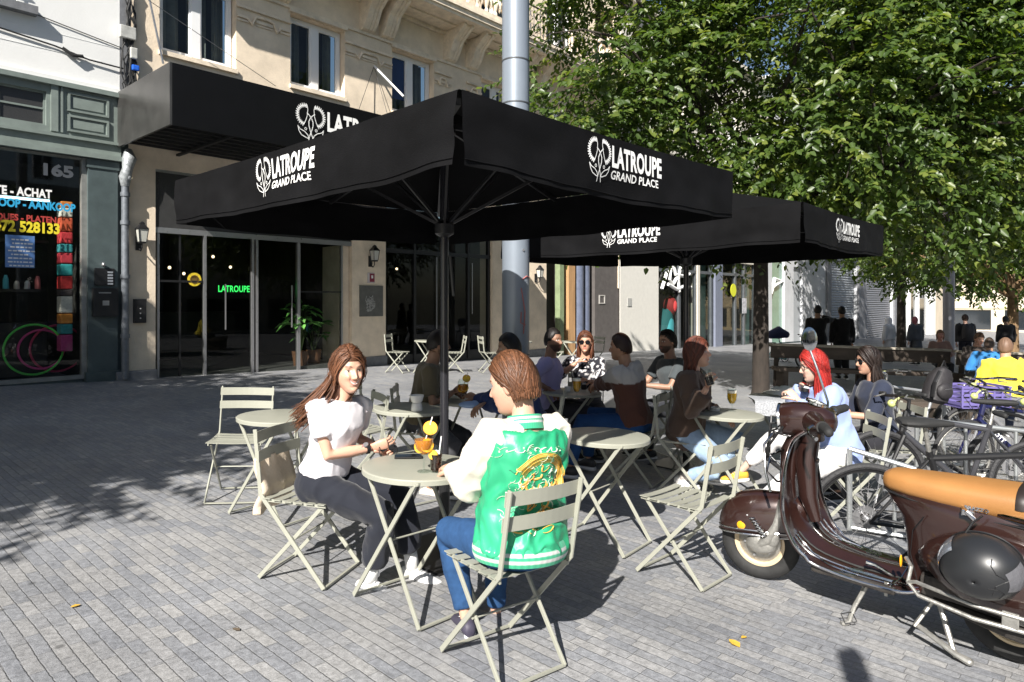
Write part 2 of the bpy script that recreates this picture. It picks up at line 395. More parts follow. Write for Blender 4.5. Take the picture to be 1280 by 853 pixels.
mb.tube([(-3.6, -.09, 6.62), (-2.1, -.09, 6.62)], .014, 6); mb.tube([(-3.6, -.09, 6.9), (-2.1, -.09, 6.9)], .014, 6); mb.build('window_guard', M_black, A0)
mb = MB(); mb.bx(-.62, -.47, -.01, .25, 5.3, 12); mb.build('corner_strip', M_plinth, A0)
# shop front
mb = MB()
wall_panel(mb, -9, -.60, 4.02, 5.22, [(-3.0, -1.72, 4.46, 5.02)], .14, -.02)
mb.bx(-9, -.56, -.10, -.02, 5.14, 5.22); mb.bx(-9, -.56, -.12, -.02, 4.02, 4.10); mb.bx(-9, -.56, -.075, -.02, 4.30, 4.35)
mb.bx(-1.66, -1.56, -.06, -.02, 4.38, 5.14); mb.bx(-1.52, -1.49, -.06, -.02, 4.38, 5.14)
for z0, z1 in ((4.76, 5.08), (4.42, 4.70)):
    mb.bx(-1.42, -.80, -.055, -.02, z0, z0+.035); mb.bx(-1.42, -.80, -.055, -.02, z1-.035, z1); mb.bx(-1.42, -1.385, -.055, -.02, z0+.035, z1-.035); mb.bx(-.835, -.80, -.055, -.02, z0+.035, z1-.035)
    mb.bx(-1.34, -.88, -.035, -.02, z0+.07, z1-.07)
mb.build('fascia', M_green, A0)
mb = MB(); mb.bx(-3.0, -1.72, .03, .06, 4.46, 4.49); mb.bx(-3.0, -1.72, .03, .06, 4.99, 5.02); mb.bx(-3.0, -1.72, .03, .06, 4.725, 4.755)
for a in (-3.0, -2.36, -1.75): mb.bx(a, a+.03, .028, .062, 4.46, 5.02)
fo = mb.build('transom_window', M_green, A0)
mb = MB(); mb.quad((-3, .05, 4.46), (-1.72, .05, 4.46), (-1.72, .05, 5.02), (-3, .05, 5.02)); mb.build('pane', mat('frosted_dark_glass', (.035, .035, .035), .35, var=.3, vscale=60, bump=.4, bscale=200), fo)
mb = MB(); mb.bx(-1.12, -.66, -.04, .3, GB, 4.02); mb.bx(-1.16, -.62, -.07, .3, GB, .35); mb.bx(-1.14, -.64, -.06, .3, 3.86, 4.0); mb.build('pilaster', M_greend, A0)
mb = MB(); mb.bx(-9, -1.12, .05, .3, GB, .24); mb.build('stall_riser', M_greend, A0)
mb = MB(); mb.bx(-1.20, -1.12, .02, .12, .24, 4.02); mb.bx(-9, -1.2, .02, .12, .24, .31); mb.bx(-9, -1.2, .04, .12, 3.98, 4.02); mb.build('window_frame', mat('aluminium_worn', (.3, .3, .28), .45, metal=.5, var=.2), A0)
mb = MB(); mb.quad((-9, .09, .31), (-1.2, .09, .31), (-1.2, .09, 3.98), (-9, .09, 3.98)); mb.build('shop_window_pane', glass_mat('shop_glass', (.80, .84, .82), .015, 1.4), A0)
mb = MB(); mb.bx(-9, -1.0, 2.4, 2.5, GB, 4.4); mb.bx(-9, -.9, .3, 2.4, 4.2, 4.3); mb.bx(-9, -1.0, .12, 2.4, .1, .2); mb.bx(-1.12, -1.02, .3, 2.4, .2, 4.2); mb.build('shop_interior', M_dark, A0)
mb = MB(); mb.bx(-.66, -.47, .02, .3, GB, 5.25); mb.build('corner_board', M_greend, A0)
# sign writing on the pane
def ftext(parent, txt, a, z, size, m, y=.075, bold=0, xs=1, name='sign_lettering', align='RIGHT', lab=None, spacing=1):
    v, f = text_mesh(txt, size, bold, xs, align=align, spacing=spacing)
    mb = MB(); mb.add([(a+p.x, y, z+p.y) for p in v], f); o = mb.build(name, m, parent)
    if lab: o['label'] = lab
    return o
mw = mat('white_vinyl', (.82, .82, .8), .5); my = mat('yellow_vinyl', (.75, .62, .03), .5); mbl = mat('cyan_vinyl', (.03, .35, .62), .5); mrd = mat('dark_red_vinyl', (.42, .05, .04), .5)
ftext(A0, '165', -1.30, fz(95, 222), .26, mat('grey_vinyl', (.42, .42, .42), .5), bold=.012, xs=1.25)
ftext(A0, 'VENTE - ACHAT', -1.62, fz(70, 248), .19, mw, bold=.008, xs=.72, spacing=1.05)
ftext(A0, 'VERKOOP - AANKOOP', -1.28, fz(88, 264), .18, mbl, bold=.008, xs=.74)
ftext(A0, 'DISQUES - PLATEN', -1.55, fz(75, 279), .14, mrd, bold=.005, xs=.85)
ftext(A0, '0472 528133', -1.50, fz(73, 292), .235, my, bold=.010, xs=.80)
mb = MB(); a, z = fa(8), fz(8, 293); a1, z1 = fa(45), fz(45, 335)
mb.quad((a, .082, z1), (a1, .082, z1), (a1, .082, z), (a, .082, z)); po = mb.build('notice', mat('blue_paper', (.12, .25, .55), .5, var=.15, vscale=14), A0)
mb = MB(); random.seed(3)
for i in range(8):
    zz = z-.06-i*.06; ww = random.uniform(.5, .85)*(a1-a); c = (a+a1)/2
    x = c-ww/2
    while x < c+ww/2:
        l = random.uniform(.02, .07); mb.quad((x, .079, zz-.022), (x+l, .079, zz-.022), (x+l, .079, zz), (x, .079, zz)); x += l+.014
mb.build('small_print', mw, po)
# things in the shop window (seen through the pane)
lt = MB(); lt.box((-2.0, .5, fz(22, 243)), (.9, .05, .04)); o = lt.build('tube_lamp', mat('tube_lamp', (.55, .85, .95), .4, emit=1.6)); o.matrix_world = FM; tag(o, 'pale blue tube lamp glowing inside the green shop window', 'lamp')
for i, (px, py, r, c, lb) in enumerate([(41, 437, .42, (.12, .62, .10), 'green'), (52, 437, .33, (.75, .08, .28), 'pink'), (74, 436, .40, (.62, .06, .14), 'crimson'), (18, 434, .36, (.05, .28, .55), 'blue')]):
    mb = MB(); a, z = fa(px, -.5), fz(px, py, -.5); y = .42+i*.09
    mb.tube([(a+r*math.cos(t*math.pi/24), y, z+r*math.sin(t*math.pi/24)) for t in range(48)], .018, 6, close=True, cap=False)
    o = mb.build('hoop', mat('hoop_'+lb, c, .4)); o.matrix_world = FM; o.scale = (1, 1, 1)
    tag(o, lb+' plastic hoop standing in the green shop window', 'hoop', 'hoops in the shop window')
cols = [(.8, .25, .05), (.75, .7, .62), (.75, .12, .05), (.6, .04, .05), (.05, .3, .33), (.55, .04, .06), (.04, .35, .36), (.7, .05, .05), (.08, .06, .06), (.72, .66, .6), (.85, .3, .05), (.05, .3, .32), (.5, .06, .2)]
zs = [252, 260, 272, 290, 305, 316, 330, 345, 362, 370, 392, 405, 418, 440]
shelf = empty('textile_display', 'stack of striped bright textiles at the right end of the shop window', 'textiles'); shelf.matrix_world = FM
for i, c in enumerate(cols):
    z1, z0 = fz(86, zs[i], -.25), fz(86, zs[i+1], -.25)
    mb = MB(); mb.box((-1.36, .36, (z0+z1)/2), (.18, .24, (z1-z0)*.94), bev=.02); mb.build('folded_cloth', mat('cloth_%d' % i, c, .85, var=.2, vscale=20), shelf)
mb = MB(); mb.box((-2.2, .9, .75), (1.3, .5, .9)); mb.box((-2.1, .8, 1.75), (.9, .35, .05)); mb.box((-2.1, .9, 2.6), (1.2, .3, .04)); o = mb.build('shelf_unit', M_darkw); o.matrix_world = FM; tag(o, 'dark shelf unit inside the shop behind the hoops', 'shelf')
random.seed(11)
for i in range(7):
    mb = MB(); a = -2.55+i*.15; h = random.uniform(.12, .3); mb.tube([(a, .8, 1.775), (a, .8, 1.775+h*.7), (a, .8, 1.775+h)], [.045, .04, .02], 8)
    c = random.choice([(.7, .7, .7), (.1, .5, .6), (.5, .45, .4), (.7, .2, .2)]); o = mb.build('bottle', mat('knick_%d' % i, c, .3)); o.matrix_world = FM
    tag(o, 'small pale figurine or bottle on the shop shelf', 'ornament', 'ornaments on the shop shelf')
# cables at the corner of the two buildings
random.seed(5)
cab = FE('cable_bundle', 'tangle of black cables and a blue connector between the two upper walls', 'cables')
mb = MB()
for i in range(9):
    a = -.50+random.uniform(-.06, .1); mb.tube([(a+random.uniform(-.07, .07), -.05-random.uniform(0, .05), 7.6-j*.22) for j in range(12)], random.uniform(.008, .02), 6)
mb.build('cable', M_cable, cab)
mb = MB()
mb.tube([(-9, -.03, 6.4), (-6, -.03, 6.12), (-3, -.03, 5.95), (-1.6, -.03, 5.80), (-1.1, -.035, 5.7), (-.55, -.05, 5.68)], .014, 6)
mb.tube([(-9, -.02, 7.0), (-3, -.02, 6.42), (-.6, -.02, 6.05)], .008, 6)
mb.tube([(-1.5, -.05, 5.79), (-1.35, -.07, 5.70), (-1.2, -.05, 5.73)], .03, 6)
mb.build('wall_cable', M_cable, cab)
mb = MB(); mb.box((-.52, -.09, 6.32), (.26, .1, .22), bev=.015); mb.build('junction_box', mat('junction_box', (.45, .45, .42), .6, var=.3), cab); mb = MB(); mb.box((-.42, -.08, 5.98), (.12, .1, .2), bev=.02); mb.build('junction_box', mat('junction_box', (.45, .45, .42), .6, var=.3), cab)
mb = MB(); mb.box((-.40, -.12, 5.72), (.12, .06, .1), bev=.02); mb.build('connector', mat('blue_plastic', (.02, .12, .6), .4), cab)
# downpipe
dp = FE('downpipe', 'zinc rainwater downpipe with ornate lion head hopper between the shop and hotel', 'downpipe')
mb = MB(); mb.tube([(-.56, -.10, gfa(-.56)+.02), (-.56, -.10, 3.6)], .062, 14)
mb.build('pipe', M_zinc, dp, smooth=True)
mb = MB()
for z in (.95, 2.0, 2.95, 3.45): mb.tube([(-.56, -.10, z-.035), (-.56, -.10, z+.035)], .078, 14)
mb.build('collar', M_zinc, dp, smooth=True)
mb = MB(); mb.tube([(-.56, -.1, 3.6), (-.57, -.12, 3.75), (-.54, -.15, 3.9), (-.5, -.12, 4.08), (-.5, -.07, 4.25)], [.07, .10, .085, .12, .06], 12); mb.ell((-.53, -.19, 3.98), (.07, .05, .09)); mb.ell((-.53, -.17, 3.74), (.05, .05, .06)); mb.build('hopper', mat('zinc_light', (.3, .32, .33), .5, metal=.3, var=.4, vscale=20, bump=.8, bscale=30), dp, smooth=True)
mb = MB(); mb.bx(-.70, -.02, -.12, .02, -1.2, gfa(-.3)+.16, bev=.02); mb.build('pipe_base', M_plinth, dp)
# intercom and letter box on the pilaster
ic = FE('intercom', 'dark intercom panel with name strips on the green pilaster', 'intercom')
mb = MB(); mb.bx(-1.03, -.72, -.075, -.04, fz(110, 357), fz(110, 335), bev=.01); mb.build('panel', M_black, ic)
mb = MB()
for j in range(5): mb.bx(-.83, -.75, -.085, -.075, fz(125, 356)+j*.05, fz(125, 356)+j*.05+.03)
mb.build('name_strip', mat('strip_grey', (.25, .27, .3), .5), ic)
mb = MB(); mb.ell((-.9, -.09, fz(120, 331)), (.03, .04, .04)); mb.build('camera_dome', M_steel, ic, smooth=True)
lb = FE('letter_box', 'black steel letter box below the intercom on the green pilaster', 'letter box')
mb = MB(); mb.bx(-1.07, -.68, -.15, -.04, fz(110, 396), fz(110, 360), bev=.01); mb.build('body', M_black, lb)
mb = MB(); mb.bx(-.99, -.80, -.156, -.15, fz(120, 367), fz(120, 367)+.02); mb.bx(-.93, -.83, -.156, -.15, fz(120, 382), fz(120, 376)); mb.build('label_plate', mat('plate_grey', (.3, .3, .29), .4), lb)

# ---- stone hotel ------------------------------------------------------------
HB = FE('hotel_building', 'limestone hotel with white windows, carved brackets and a balcony above the black awning', 'building')
BE = 15.45
bays = [(.05, 1.50), (2.69, 4.05), (5.40, 6.75), (8.50, 9.85), (11.4, 12.75), (14.0, 15.2)]
ZW0, ZW1 = 6.20, 7.72
holes = [(a, b, ZW0, ZW1) for a, b in bays]+[(a, b, 9.1, 11.6) for a, b in bays]
mb = MB(); wall_panel(mb, -.47, BE, 5.30, 13, holes, .34)
mb.quad((-.47, 0, 13), (BE, 0, 13), (BE, 8, 13), (-.47, 8, 13)); mb.quad((-.47, 0, 12), (-.47, 8, 12), (-.47, 8, 13), (-.47, 0, 13)); mb.quad((BE, 0, 2), (BE, 8, 2), (BE, 8, 13), (BE, 0, 13))
mb.build('upper_wall', M_stone, HB)
for k, (a, b) in enumerate(bays):
    wo = window(HB, a+.02, b-.02, ZW0+.01, ZW1-.01, y=.17, curtain=(k != 3))
    if k < 5: window(HB, a+.02, b-.02, 9.12, 11.58, y=.17)
mb = MB()
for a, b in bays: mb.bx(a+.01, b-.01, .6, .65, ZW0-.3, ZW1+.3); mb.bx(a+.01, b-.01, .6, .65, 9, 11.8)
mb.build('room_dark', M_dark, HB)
mb = MB(); mb.bx(-.47, BE, .55, .56, 5.3, 12.9)
for a, b in bays:
    mb = MB(); mb.bx(a-.02, b+.02, -.05, .17, ZW0-.085, ZW0-.002); mb.build('window_sill', M_stone2, HB)
mb = MB(); mb.bx(6.0, 6.02, .15, .16, 6.2, 7.7)
# blue blind in the third window
mb = MB(); mb.quad((5.5, .235, 6.6), (6.0, .235, 6.6), (6.0, .235, 7.64), (5.5, .235, 7.64)); mb.build('blind', mat('blue_blind', (.01, .045, .22), .7), HB)
# carved cartouches at the top of every pier
piers = [(-.47, .05), (1.50, 2.69), (4.05, 5.40), (6.75, 7.35), (7.9, 8.5), (9.85, 11.4), (12.75, 14.0)]
for a0, a1 in piers[1:]:
    mb = MB()
    n = 1 if a1-a0 < .9 else 1
    w_ = a1-a0; c = (a0+a1)/2; z = 7.25
    mb.bx(a0+.0, a1-.0, -.055, .0, z+.22, z+.27, bev=.01)
    for q0, q1 in ((0, .22), (.78, 1.0)):
        mb.bx(a0+w_*q0+.01, a0+w_*q1-.01, -.045, 0, z+.02, z+.075, bev=.012); mb.bx(a0+w_*q0+.01, a0+w_*q1-.01, -.03, 0, z-.045, z+.0, bev=.01)
    mb.tube([(a0+w_*.2, -.03, z+.04), (a0+w_*.27, -.04, z-.06), (a0+w_*.33, -.04, z+.1), (a0+w_*.42, -.035, z+.13), (a0+w_*.58, -.035, z+.13), (a0+w_*.67, -.04, z+.1), (a0+w_*.73, -.04, z-.06), (a0+w_*.8, -.03, z+.04)], .03, 7)
    mb.bx(a0+w_*.34, a0+w_*.66, -.035, 0, z+.0, z+.07, bev=.012); mb.bx(a0+w_*.34, a0+w_*.66, -.025, 0, z-.05, z-.015, bev=.01)
    mb.build('carved_panel', M_stone2, HB)
# window head mouldings and frieze
mb = MB(); mb.bx(-.47, BE, -.05, 0, 7.80, 7.87, bev=.015); mb.bx(-.47, BE, -.09, 0, 8.52, 8.62, bev=.02)
for a, b in bays: mb.bx(a-.04, b+.04, -.07, 0, 7.735, 7.80, bev=.01)
mb.build('moulding', M_stone2, HB)
# balcony slab with brackets
mb = MB(); mb.bx(-.47, BE, -1.0, 0, 8.74, 8.86); mb.bx(-.47, BE, -1.05, 0, 8.86, 8.93); mb.bx(-.47, BE, -.95, 0, 8.66, 8.74); mb.bx(-.47, BE, -.5, 0, 8.62, 8.66)
mb.build('balcony_slab', M_stone2, HB)
for ac in (-.25, 1.95, 2.45, 4.62, 5.18, 7.25, 8.05, 10.1, 10.9, 13.0, 13.7):
    mb = MB(); prof = [(0, 7.85), (-.16, 7.9), (-.30, 8.08), (-.42, 8.32), (-.66, 8.5), (-.80, 8.60), (-.80, 8.66), (0, 8.66)]
    for sx, sc in ((-.13, 1.0), (-.045, .93), (.045, .93), (.13, 1.0)):
        r0 = [(ac+sx-.04, y*sc, z) for y, z in prof]; r1 = [(ac+sx+.04, y*sc, z) for y, z in prof]
        n = len(prof); mb.add(r0+r1, [(i, (i+1) % n, n+(i+1) % n, n+i) for i in range(n)]+[tuple(range(n-1, -1, -1)), tuple(range(n, 2*n))])
    mb.box((ac, -.35, 8.60), (.34, .5, .08), bev=.015)
    mb.build('bracket', M_stone2, HB)
# balustrade: stone panels over the piers, ironwork between
for a0, a1 in ((-.4, .1), (1.5, 2.8), (4.2, 8.95), (12.8, 15.3)):
    mb = MB(); mb.bx(a0, a1, -.98, -.84, 8.93, 9.08); mb.bx(a0, a1, -.98, -.84, 9.75, 9.88, bev=.02)
    n = max(1, int((a1-a0)/.32))
    for i in range(n):
        c = a0+(i+.5)*(a1-a0)/n; mb.lathe([(.05, 0), (.06, .05), (.035, .12), (.095, .3), (.05, .5), (.065, .6), (.05, .67)], (c, -.91, 9.08), 8)
        mb.ell((c+.14, -.93, 9.4), (.06, .05, .2), 8, 6)
    mb.build('stone_balustrade', M_stone2, HB)
for a0, a1 in ((.1, 1.5), (2.8, 4.2), (8.95, 12.8)):
    mb = MB(); mb.tube([(a0, -.93, 9.85), (a1, -.93, 9.85)], .025, 6); mb.tube([(a0, -.93, 9.02), (a1, -.93, 9.02)], .018, 6)
    n = int((a1-a0)/.14)
    for i in range(n+1):
        x = a0+(a1-a0)*i/n; mb.tube([(x, -.93, 9.02), (x, -.93, 9.85)], .011, 5)
        if i < n:
            xc = x+.07; mb.tube([(xc+.055*math.cos(t), -.93, 9.62+.09*math.sin(t)) for t in [q*math.pi/5 for q in range(10)]], .008, 4, close=True, cap=False)
            mb.tube([(xc+.055*math.cos(t), -.93, 9.25+.12*math.sin(t)) for t in [q*math.pi/5 for q in range(10)]], .008, 4, close=True, cap=False)
    mb.build('iron_railing', M_black, HB)
# ground floor piers
mb = MB()
mb.bx(-.47, -.02, .0, .5, GB, 5.30); mb.bx(4.25, 5.21, -.0, .5, GB, 5.3); mb.bx(8.95, 11.37, 0, .5, GB, 5.3)
mb.bx(-.02, 4.25, .0, .5, 4.0, 5.3); mb.bx(5.21, 8.95, .0, .5, 4.0, 5.3); mb.bx(11.37, BE, 0, .5, 4.0, 5.3)
mb.build('ground_floor_wall', M_stone, HB)
mb = MB(); mb.bx(4.22, 5.24, -.03, .5, GB, gfa(4.7)+.22, bev=.01); mb.build('plinth', M_plinth, HB); mb = MB(); mb.bx(8.92, 11.4, -.03, .5, GB, gfa(10)+.2, bev=.01); mb.build('plinth', M_plinth, HB)
# entrance glazing
ent = FE('entrance_glazing', 'aluminium framed glass entrance doors of the hotel below the awning', 'glass doors')
z0 = gfa(2)-.1
def gz2(a): return gfa(a)
mb = MB()
mb.bx(-.02, 4.25, .02, .10, 2.83, 2.93); mb.bx(-.02, 4.25, .025, .09, 3.95, 4.0)
mb.bx(.02, .06, .03, .09, z0, 4.0); mb.bx(.87, .92, .02, .10, z0, 2.83)
mb.bx(1.84, 1.89, .02, .10, z0, 2.83); mb.bx(1.93, 1.98, .02, .10, z0, 2.83); mb.bx(2.87, 2.94, .02, .10, z0, 2.83); mb.bx(3.98, 4.02, .03, .10, z0, 2.83)
mb.bx(.06, .87, .035, .085, gz2(0)+1.2, gz2(0)+1.24) if False else None
mb.build('door_frame', M_steel, ent)
for q_ in ((.42, .45, .045, .085, z0, 2.83), (.06, .87, .04, .088, 1.92, 1.96), (2.94, 3.98, .045, .085, 1.75, 1.78)):
    mb = MB(); mb.bx(*q_); mb.build('glazing_bar', M_black, ent)
for i, (a, b) in enumerate(((.06, .87), (.92, 1.84), (1.98, 2.87), (2.94, 3.98))):
    mb = MB(); mb.quad((a, .06, z0), (b, .06, z0), (b, .06, 2.83), (a, .06, 2.83)); mb.build('pane', M_glassd, ent)
mb = MB(); mb.bx(-.02, 1.0, .03, .06, 2.93, 3.95); mb.bx(1.0, 4.25, .05, .07, 2.93, 3.95); mb.build('transom_panel', mat('dark_grey_panel', (.035, .035, .035), .5, var=.2), ent)
mb = MB(); mb.bx(1.28, 1.30, .0, .02, 1.0, 1.9); mb.bx(2.72, 2.74, 0, .02, 1.0, 1.9)
mb.build('door_handle', M_steel, ent)
mb = MB(); mb.lathe([(.13, 0), (.13, .006)], (.70, .05, 1.98), 24, axis=(0, -1, 0)); st = mb.build('round_sticker', mat('sticker_yellow', (.65, .48, .03), .5, var=.35, vscale=25), ent)
mb = MB(); mb.lathe([(.085, 0), (.085, .004), (.07, .004), (.07, 0)], (.70, .043, 1.98), 20, axis=(0, -1, 0)); mb.box((.70, .04, 1.98), (.1, .004, .045)); mb.build('sticker_print', mat('print_brown', (.15, .09, .02), .5), st)
# lobby
lob = FE('lobby_interior', 'dark hotel lobby seen through the glass doors', 'lobby')
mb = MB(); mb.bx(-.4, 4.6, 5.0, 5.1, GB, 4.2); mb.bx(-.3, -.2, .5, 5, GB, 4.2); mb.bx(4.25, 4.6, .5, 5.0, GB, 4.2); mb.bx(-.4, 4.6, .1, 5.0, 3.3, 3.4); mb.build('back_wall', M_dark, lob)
mb = MB(); mb.bx(-.4, 9.0, .11, 5.0, -1.0, gfa(2, -2)-.0); mb.build('lobby_floor', mat('lobby_floor', (.17, .165, .16), .3, var=.3, vscale=3), lob)
mb = MB(); mb.bx(3.98, 4.24, .12, .8, GB, 2.83); mb.build('reveal_wall', M_stone, lob)
mb = MB(); mb.bx(.6, 3.0, 3.2, 3.6, 0.2, 1.25); mb.bx(.5, 3.1, 3.15, 3.65, 1.25, 1.3); mb.build('reception_desk', M_darkw, lob)
ng = mat('green_neon', (.05, 1.0, .16), .5, emit=1.1)
v, f = text_mesh('LATROUPE', .20, .004, .72, spacing=1.05)
mb = MB(); mb.add([(1.86+p.x, 1.6, fz(285, 365, -1.6)+p.y) for p in v], f); o = mb.build('neon_sign', ng); o.matrix_world = FM; tag(o, 'green neon word LATROUPE glowing inside the hotel entrance', 'neon sign')
pts = [(.9, 2.6, 2.5), (1.15, 2.4, 2.3), (1.7, 3.0, 2.2), (.6, 2.8, 2.3), (2.9, 3.2, 2.4), (2.2, 2.6, 2.6), (6.2, 2.5, 2.4), (7.0, 3, 2.2), (7.6, 2.6, 2.5)]
for i, q in enumerate(pts):
    mb = MB(); mb.ell(q, (.035, .035, .035), 8, 6); o = mb.build('pendant_bulb', mat('warm_bulb', (1, .75, .45), .5, emit=2.5), None, smooth=True); o.matrix_world = FM
    mb = MB(); mb.tube([(q[0], q[1], q[2]+.03), (q[0], q[1], 3.3)], .004, 4); mb.build('cord', M_cable, o)
    tag(o, 'tiny warm pendant bulb hanging in the dark hotel lobby' if q[0] < 5 else 'tiny warm pendant bulb hanging in the dark bar behind the windows', 'light bulb', 'bulbs in the hotel lobby' if q[0] < 5 else 'bulbs in the hotel bar')
# plants in the entrance
def pot_plant(a, y, n, hgt, label, potc):
    g = FW(a, -y, 0); e = empty('potted_plant', label, 'plant'); e.matrix_world = Matrix.Translation(FW(a, -y, gfa(a, -y)))
    mb = MB(); mb.lathe([(.0, .01), (.13, .01), (.18, .38), (.165, .38), (.15, .32), (0, .32)], n=18); mb.build('pot', potc, e, smooth=True)
    mb = MB(); ms = MB(); random.seed(int(a*100))
    for i in range(n):
        an = random.uniform(0, 6.28); t = random.uniform(.45, 1); L = random.uniform(.22, .38); hh = .35+(hgt-.35)*t
        base = Vector((.02*math.cos(an), .02*math.sin(an), .34)); tip = Vector((.16*math.cos(an)*(1.3-t*.5), .16*math.sin(an)*(1.3-t*.5), hh))
        ms.tube([base, (base+tip)/2+Vector((0, 0, .05)), tip], .008, 5)
        v, f = leaf_mesh(L, L*.5, .2, .45); Q = Matrix.Rotation(an-math.pi/2, 4, 'Z') @ Matrix.Rotation(random.uniform(-.2, .9), 4, 'X')
        mb.add([tip+(Q @ Vector(p)) for p in v], f)
    mb.build('foliage', mat('plant_leaf', (.12, .32, .07), .4, var=.5, vscale=9), e, smooth=True); ms.build('stem', mat('plant_stem', (.08, .12, .04), .6), e)
M_pot = mat('terracotta_pot', (.22, .10, .05), .7, var=.2)
pot_plant(3.12, .34, 34, 1.45, 'leafy rubber plant in a pot just inside the glass entrance', M_pot)
pot_plant(3.62, .6, 18, 1.0, 'shorter leafy plant in a wooden pot at the right end of the entrance', M_pot)
# bar windows between the stone piers
bw = FE('bar_windows', 'black framed bar windows to the right of the stone entrance pier', 'shop windows')
mb = MB(); mb.bx(5.21, 8.95, .08, .16, 2.75, 2.85); mb.bx(5.21, 8.95, .1, .2, GB, gfa(7)+.25)
for a in (5.21, 6.15, 7.1, 8.05, 8.85): mb.bx(a, a+.07, .07, .17, z0, 3.9)
mb.build('frame', M_black, bw)
mb = MB(); mb.quad((5.21, .12, -1), (8.95, .12, -1), (8.95, .12, 3.9), (5.21, .12, 3.9)); mb.build('pane', M_glassd, bw)
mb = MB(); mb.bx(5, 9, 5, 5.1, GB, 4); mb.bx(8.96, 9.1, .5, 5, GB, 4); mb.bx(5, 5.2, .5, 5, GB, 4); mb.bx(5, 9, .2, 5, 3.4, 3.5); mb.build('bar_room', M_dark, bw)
mb = MB(); mb.bx(8.2, 8.22, .06, .08, 1.2, 2.6); mb.bx(6.9, 6.92, .06, .08, .4, 2.7); mb.build('handle', M_steel, bw)
# to the right of the second pier: black door frame, green post, orange timber, blue column, dark wall
rf = FE('shopfront_right', 'narrow shopfront with green and timber posts right of the second stone pier', 'shopfront')
mb = MB(); mb.bx(11.37, BE, .35, .45, GB, 4.2); mb.build('back_panel', M_dark, rf)
mb = MB(); mb.bx(fa(700), fa(705), .0, .2, GB, 4); mb.build('green_post', mat('olive_post', (.22, .27, .15), .6, var=.2), rf)
mb = MB(); mb.bx(fa(711), fa(719), .0, .25, GB, 4); mb.build('timber_post', mat('oak_post', (.42, .25, .12), .6, var=.3, vscale=4, stretch=(1, 1, .15)), rf)
mb = MB(); mb.tube([((fa(722)+fa(731))/2, .15, GB), ((fa(722)+fa(731))/2, .15, 4)], .2, 20); mb.tube([((fa(733)+fa(741))/2, .2, GB), ((fa(733)+fa(741))/2, .2, 4)], .17, 20); mb.build('round_column', mat('blue_grey_column', (.12, .14, .2), .35, var=.2), rf, smooth=True)
mb = MB(); mb.bx(fa(745), BE+.12, .05, .3, GB, 4.2); mb.build('dark_wall', mat('taupe_wall', (.10, .09, .085), .8, var=.15), rf)
mb = MB(); s0, s1 = fa(750), fa(757.5); q0, q1 = fz(752, 380), fz(752, 369)
mb.bx(s0, s1, .03, .05, q0, q0+.035); mb.bx(s0, s1, .03, .05, q1-.035, q1); mb.bx(s0, s0+.05, .03, .05, q0+.035, q1-.035); mb.bx(s1-.05, s1, .03, .05, q0+.035, q1-.035); mb.build('square_sign', mat('sign_grey', (.45, .43, .4), .6), rf)

# wall lanterns
def lantern(a, z, label, s=1.0):
    e = empty('wall_lantern', label, 'lantern', 'lanterns on the hotel wall'); e.matrix_world = Matrix.Translation(FW(a, 0, z)) @ Matrix.Rotation(FROT, 4, 'Z')
    mb = MB(); mb.box((0, -.015, -.02), (.10, .03, .26), bev=.01); mb.tube([(0, -.03, -.1), (0, -.12, -.16), (0, -.18, -.1), (0, -.18, -.03)], .012, 6); mb.build('bracket', M_black, e)
    c = Vector((0, -.18, 0)); mb = MB()
    def ring(z, r): return [c+Vector((r*math.cos(q*math.pi/2+math.pi/4), r*math.sin(q*math.pi/2+math.pi/4), z)) for q in range(4)]
    mb.loft([ring(.22, .125), ring(.235, .125), ring(.31, .05), ring(.33, .05), ring(.36, .015)]); mb.loft([ring(-.03, .07), ring(0, .08)])
    for q in range(4):
        mb.tube([ring(0, .08)[q], ring(.22, .115)[q]], .008, 5)
    mb.build('cage', M_black, e)
    mb = MB(); mb.loft([ring(.0, .072), ring(.22, .107)]); mb.build('glass', mat('lantern_glass', (.5, .5, .45), .25, spec=.6), e)
lantern(fa(178, .2), fz(172, 303), 'black lantern on the shaded pier left of the hotel doors')
lantern(4.75, fz(464, 326), 'black lantern on the stone pier right of the hotel doors')
lantern(fa(674, .15), fz(674, 347), 'black lantern on the second stone pier behind the big grey pole')
# small signs on the pier
def fbox(name, label, cat, px0, px1, py0, py1, m, o=.0, th=.03):
    e = empty(name, label, cat); a0, a1 = fa(px0, o), fa(px1, o); z1, z0 = fz(px0, py0, o), fz(px0, py1, o)
    e.matrix_world = Matrix.Translation(FW(a0, o, z0)) @ Matrix.Rotation(FROT, 4, 'Z')
    mb = MB(); mb.bx(0, a1-a0, -th, 0, 0, z1-z0, bev=.006); mb.build('plate', m, e); return e, a1-a0, z1-z0
e, W_, H_ = fbox('key_pad', 'black entry pad box on the shaded pier below the lantern', 'entry pad', 166, 181, 374, 404, M_black, .0, .08)
mb = MB(); [mb.lathe([(.012, 0), (.012, .006)], (W_*.5, -.08, H_*(.2+.2*i)), 10, axis=(0, -1, 0)) for i in range(3)]; mb.build('button', mat('button_grey', (.4, .4, .4), .4), e)
e, W_, H_ = fbox('hotel_plaque', 'round white and red plaque above the poster on the stone pier', 'plaque', 459, 468, 341, 354, mat('plaque_white', (.55, .5, .5), .4), .0, .015)
mb = MB(); mb.bx(W_*.3, W_*.95, -.02, -.0151, H_*.12, H_*.92); p1 = mb.build('red_plate', mat('plaque_red', (.25, .03, .06), .4), e)
mb = MB(); mb.bx(W_*.5, W_*.75, -.0225, -.0201, H_*.45, H_*.75); mb.build('emblem', mw, p1)
e, W_, H_ = fbox('menu_board', 'grey menu board with a pale drawing fixed to the stone pier', 'board', 449, 478, 357, 396, mat('board_grey', (.12, .12, .11), .3, var=.2, vscale=8), .0, .03)
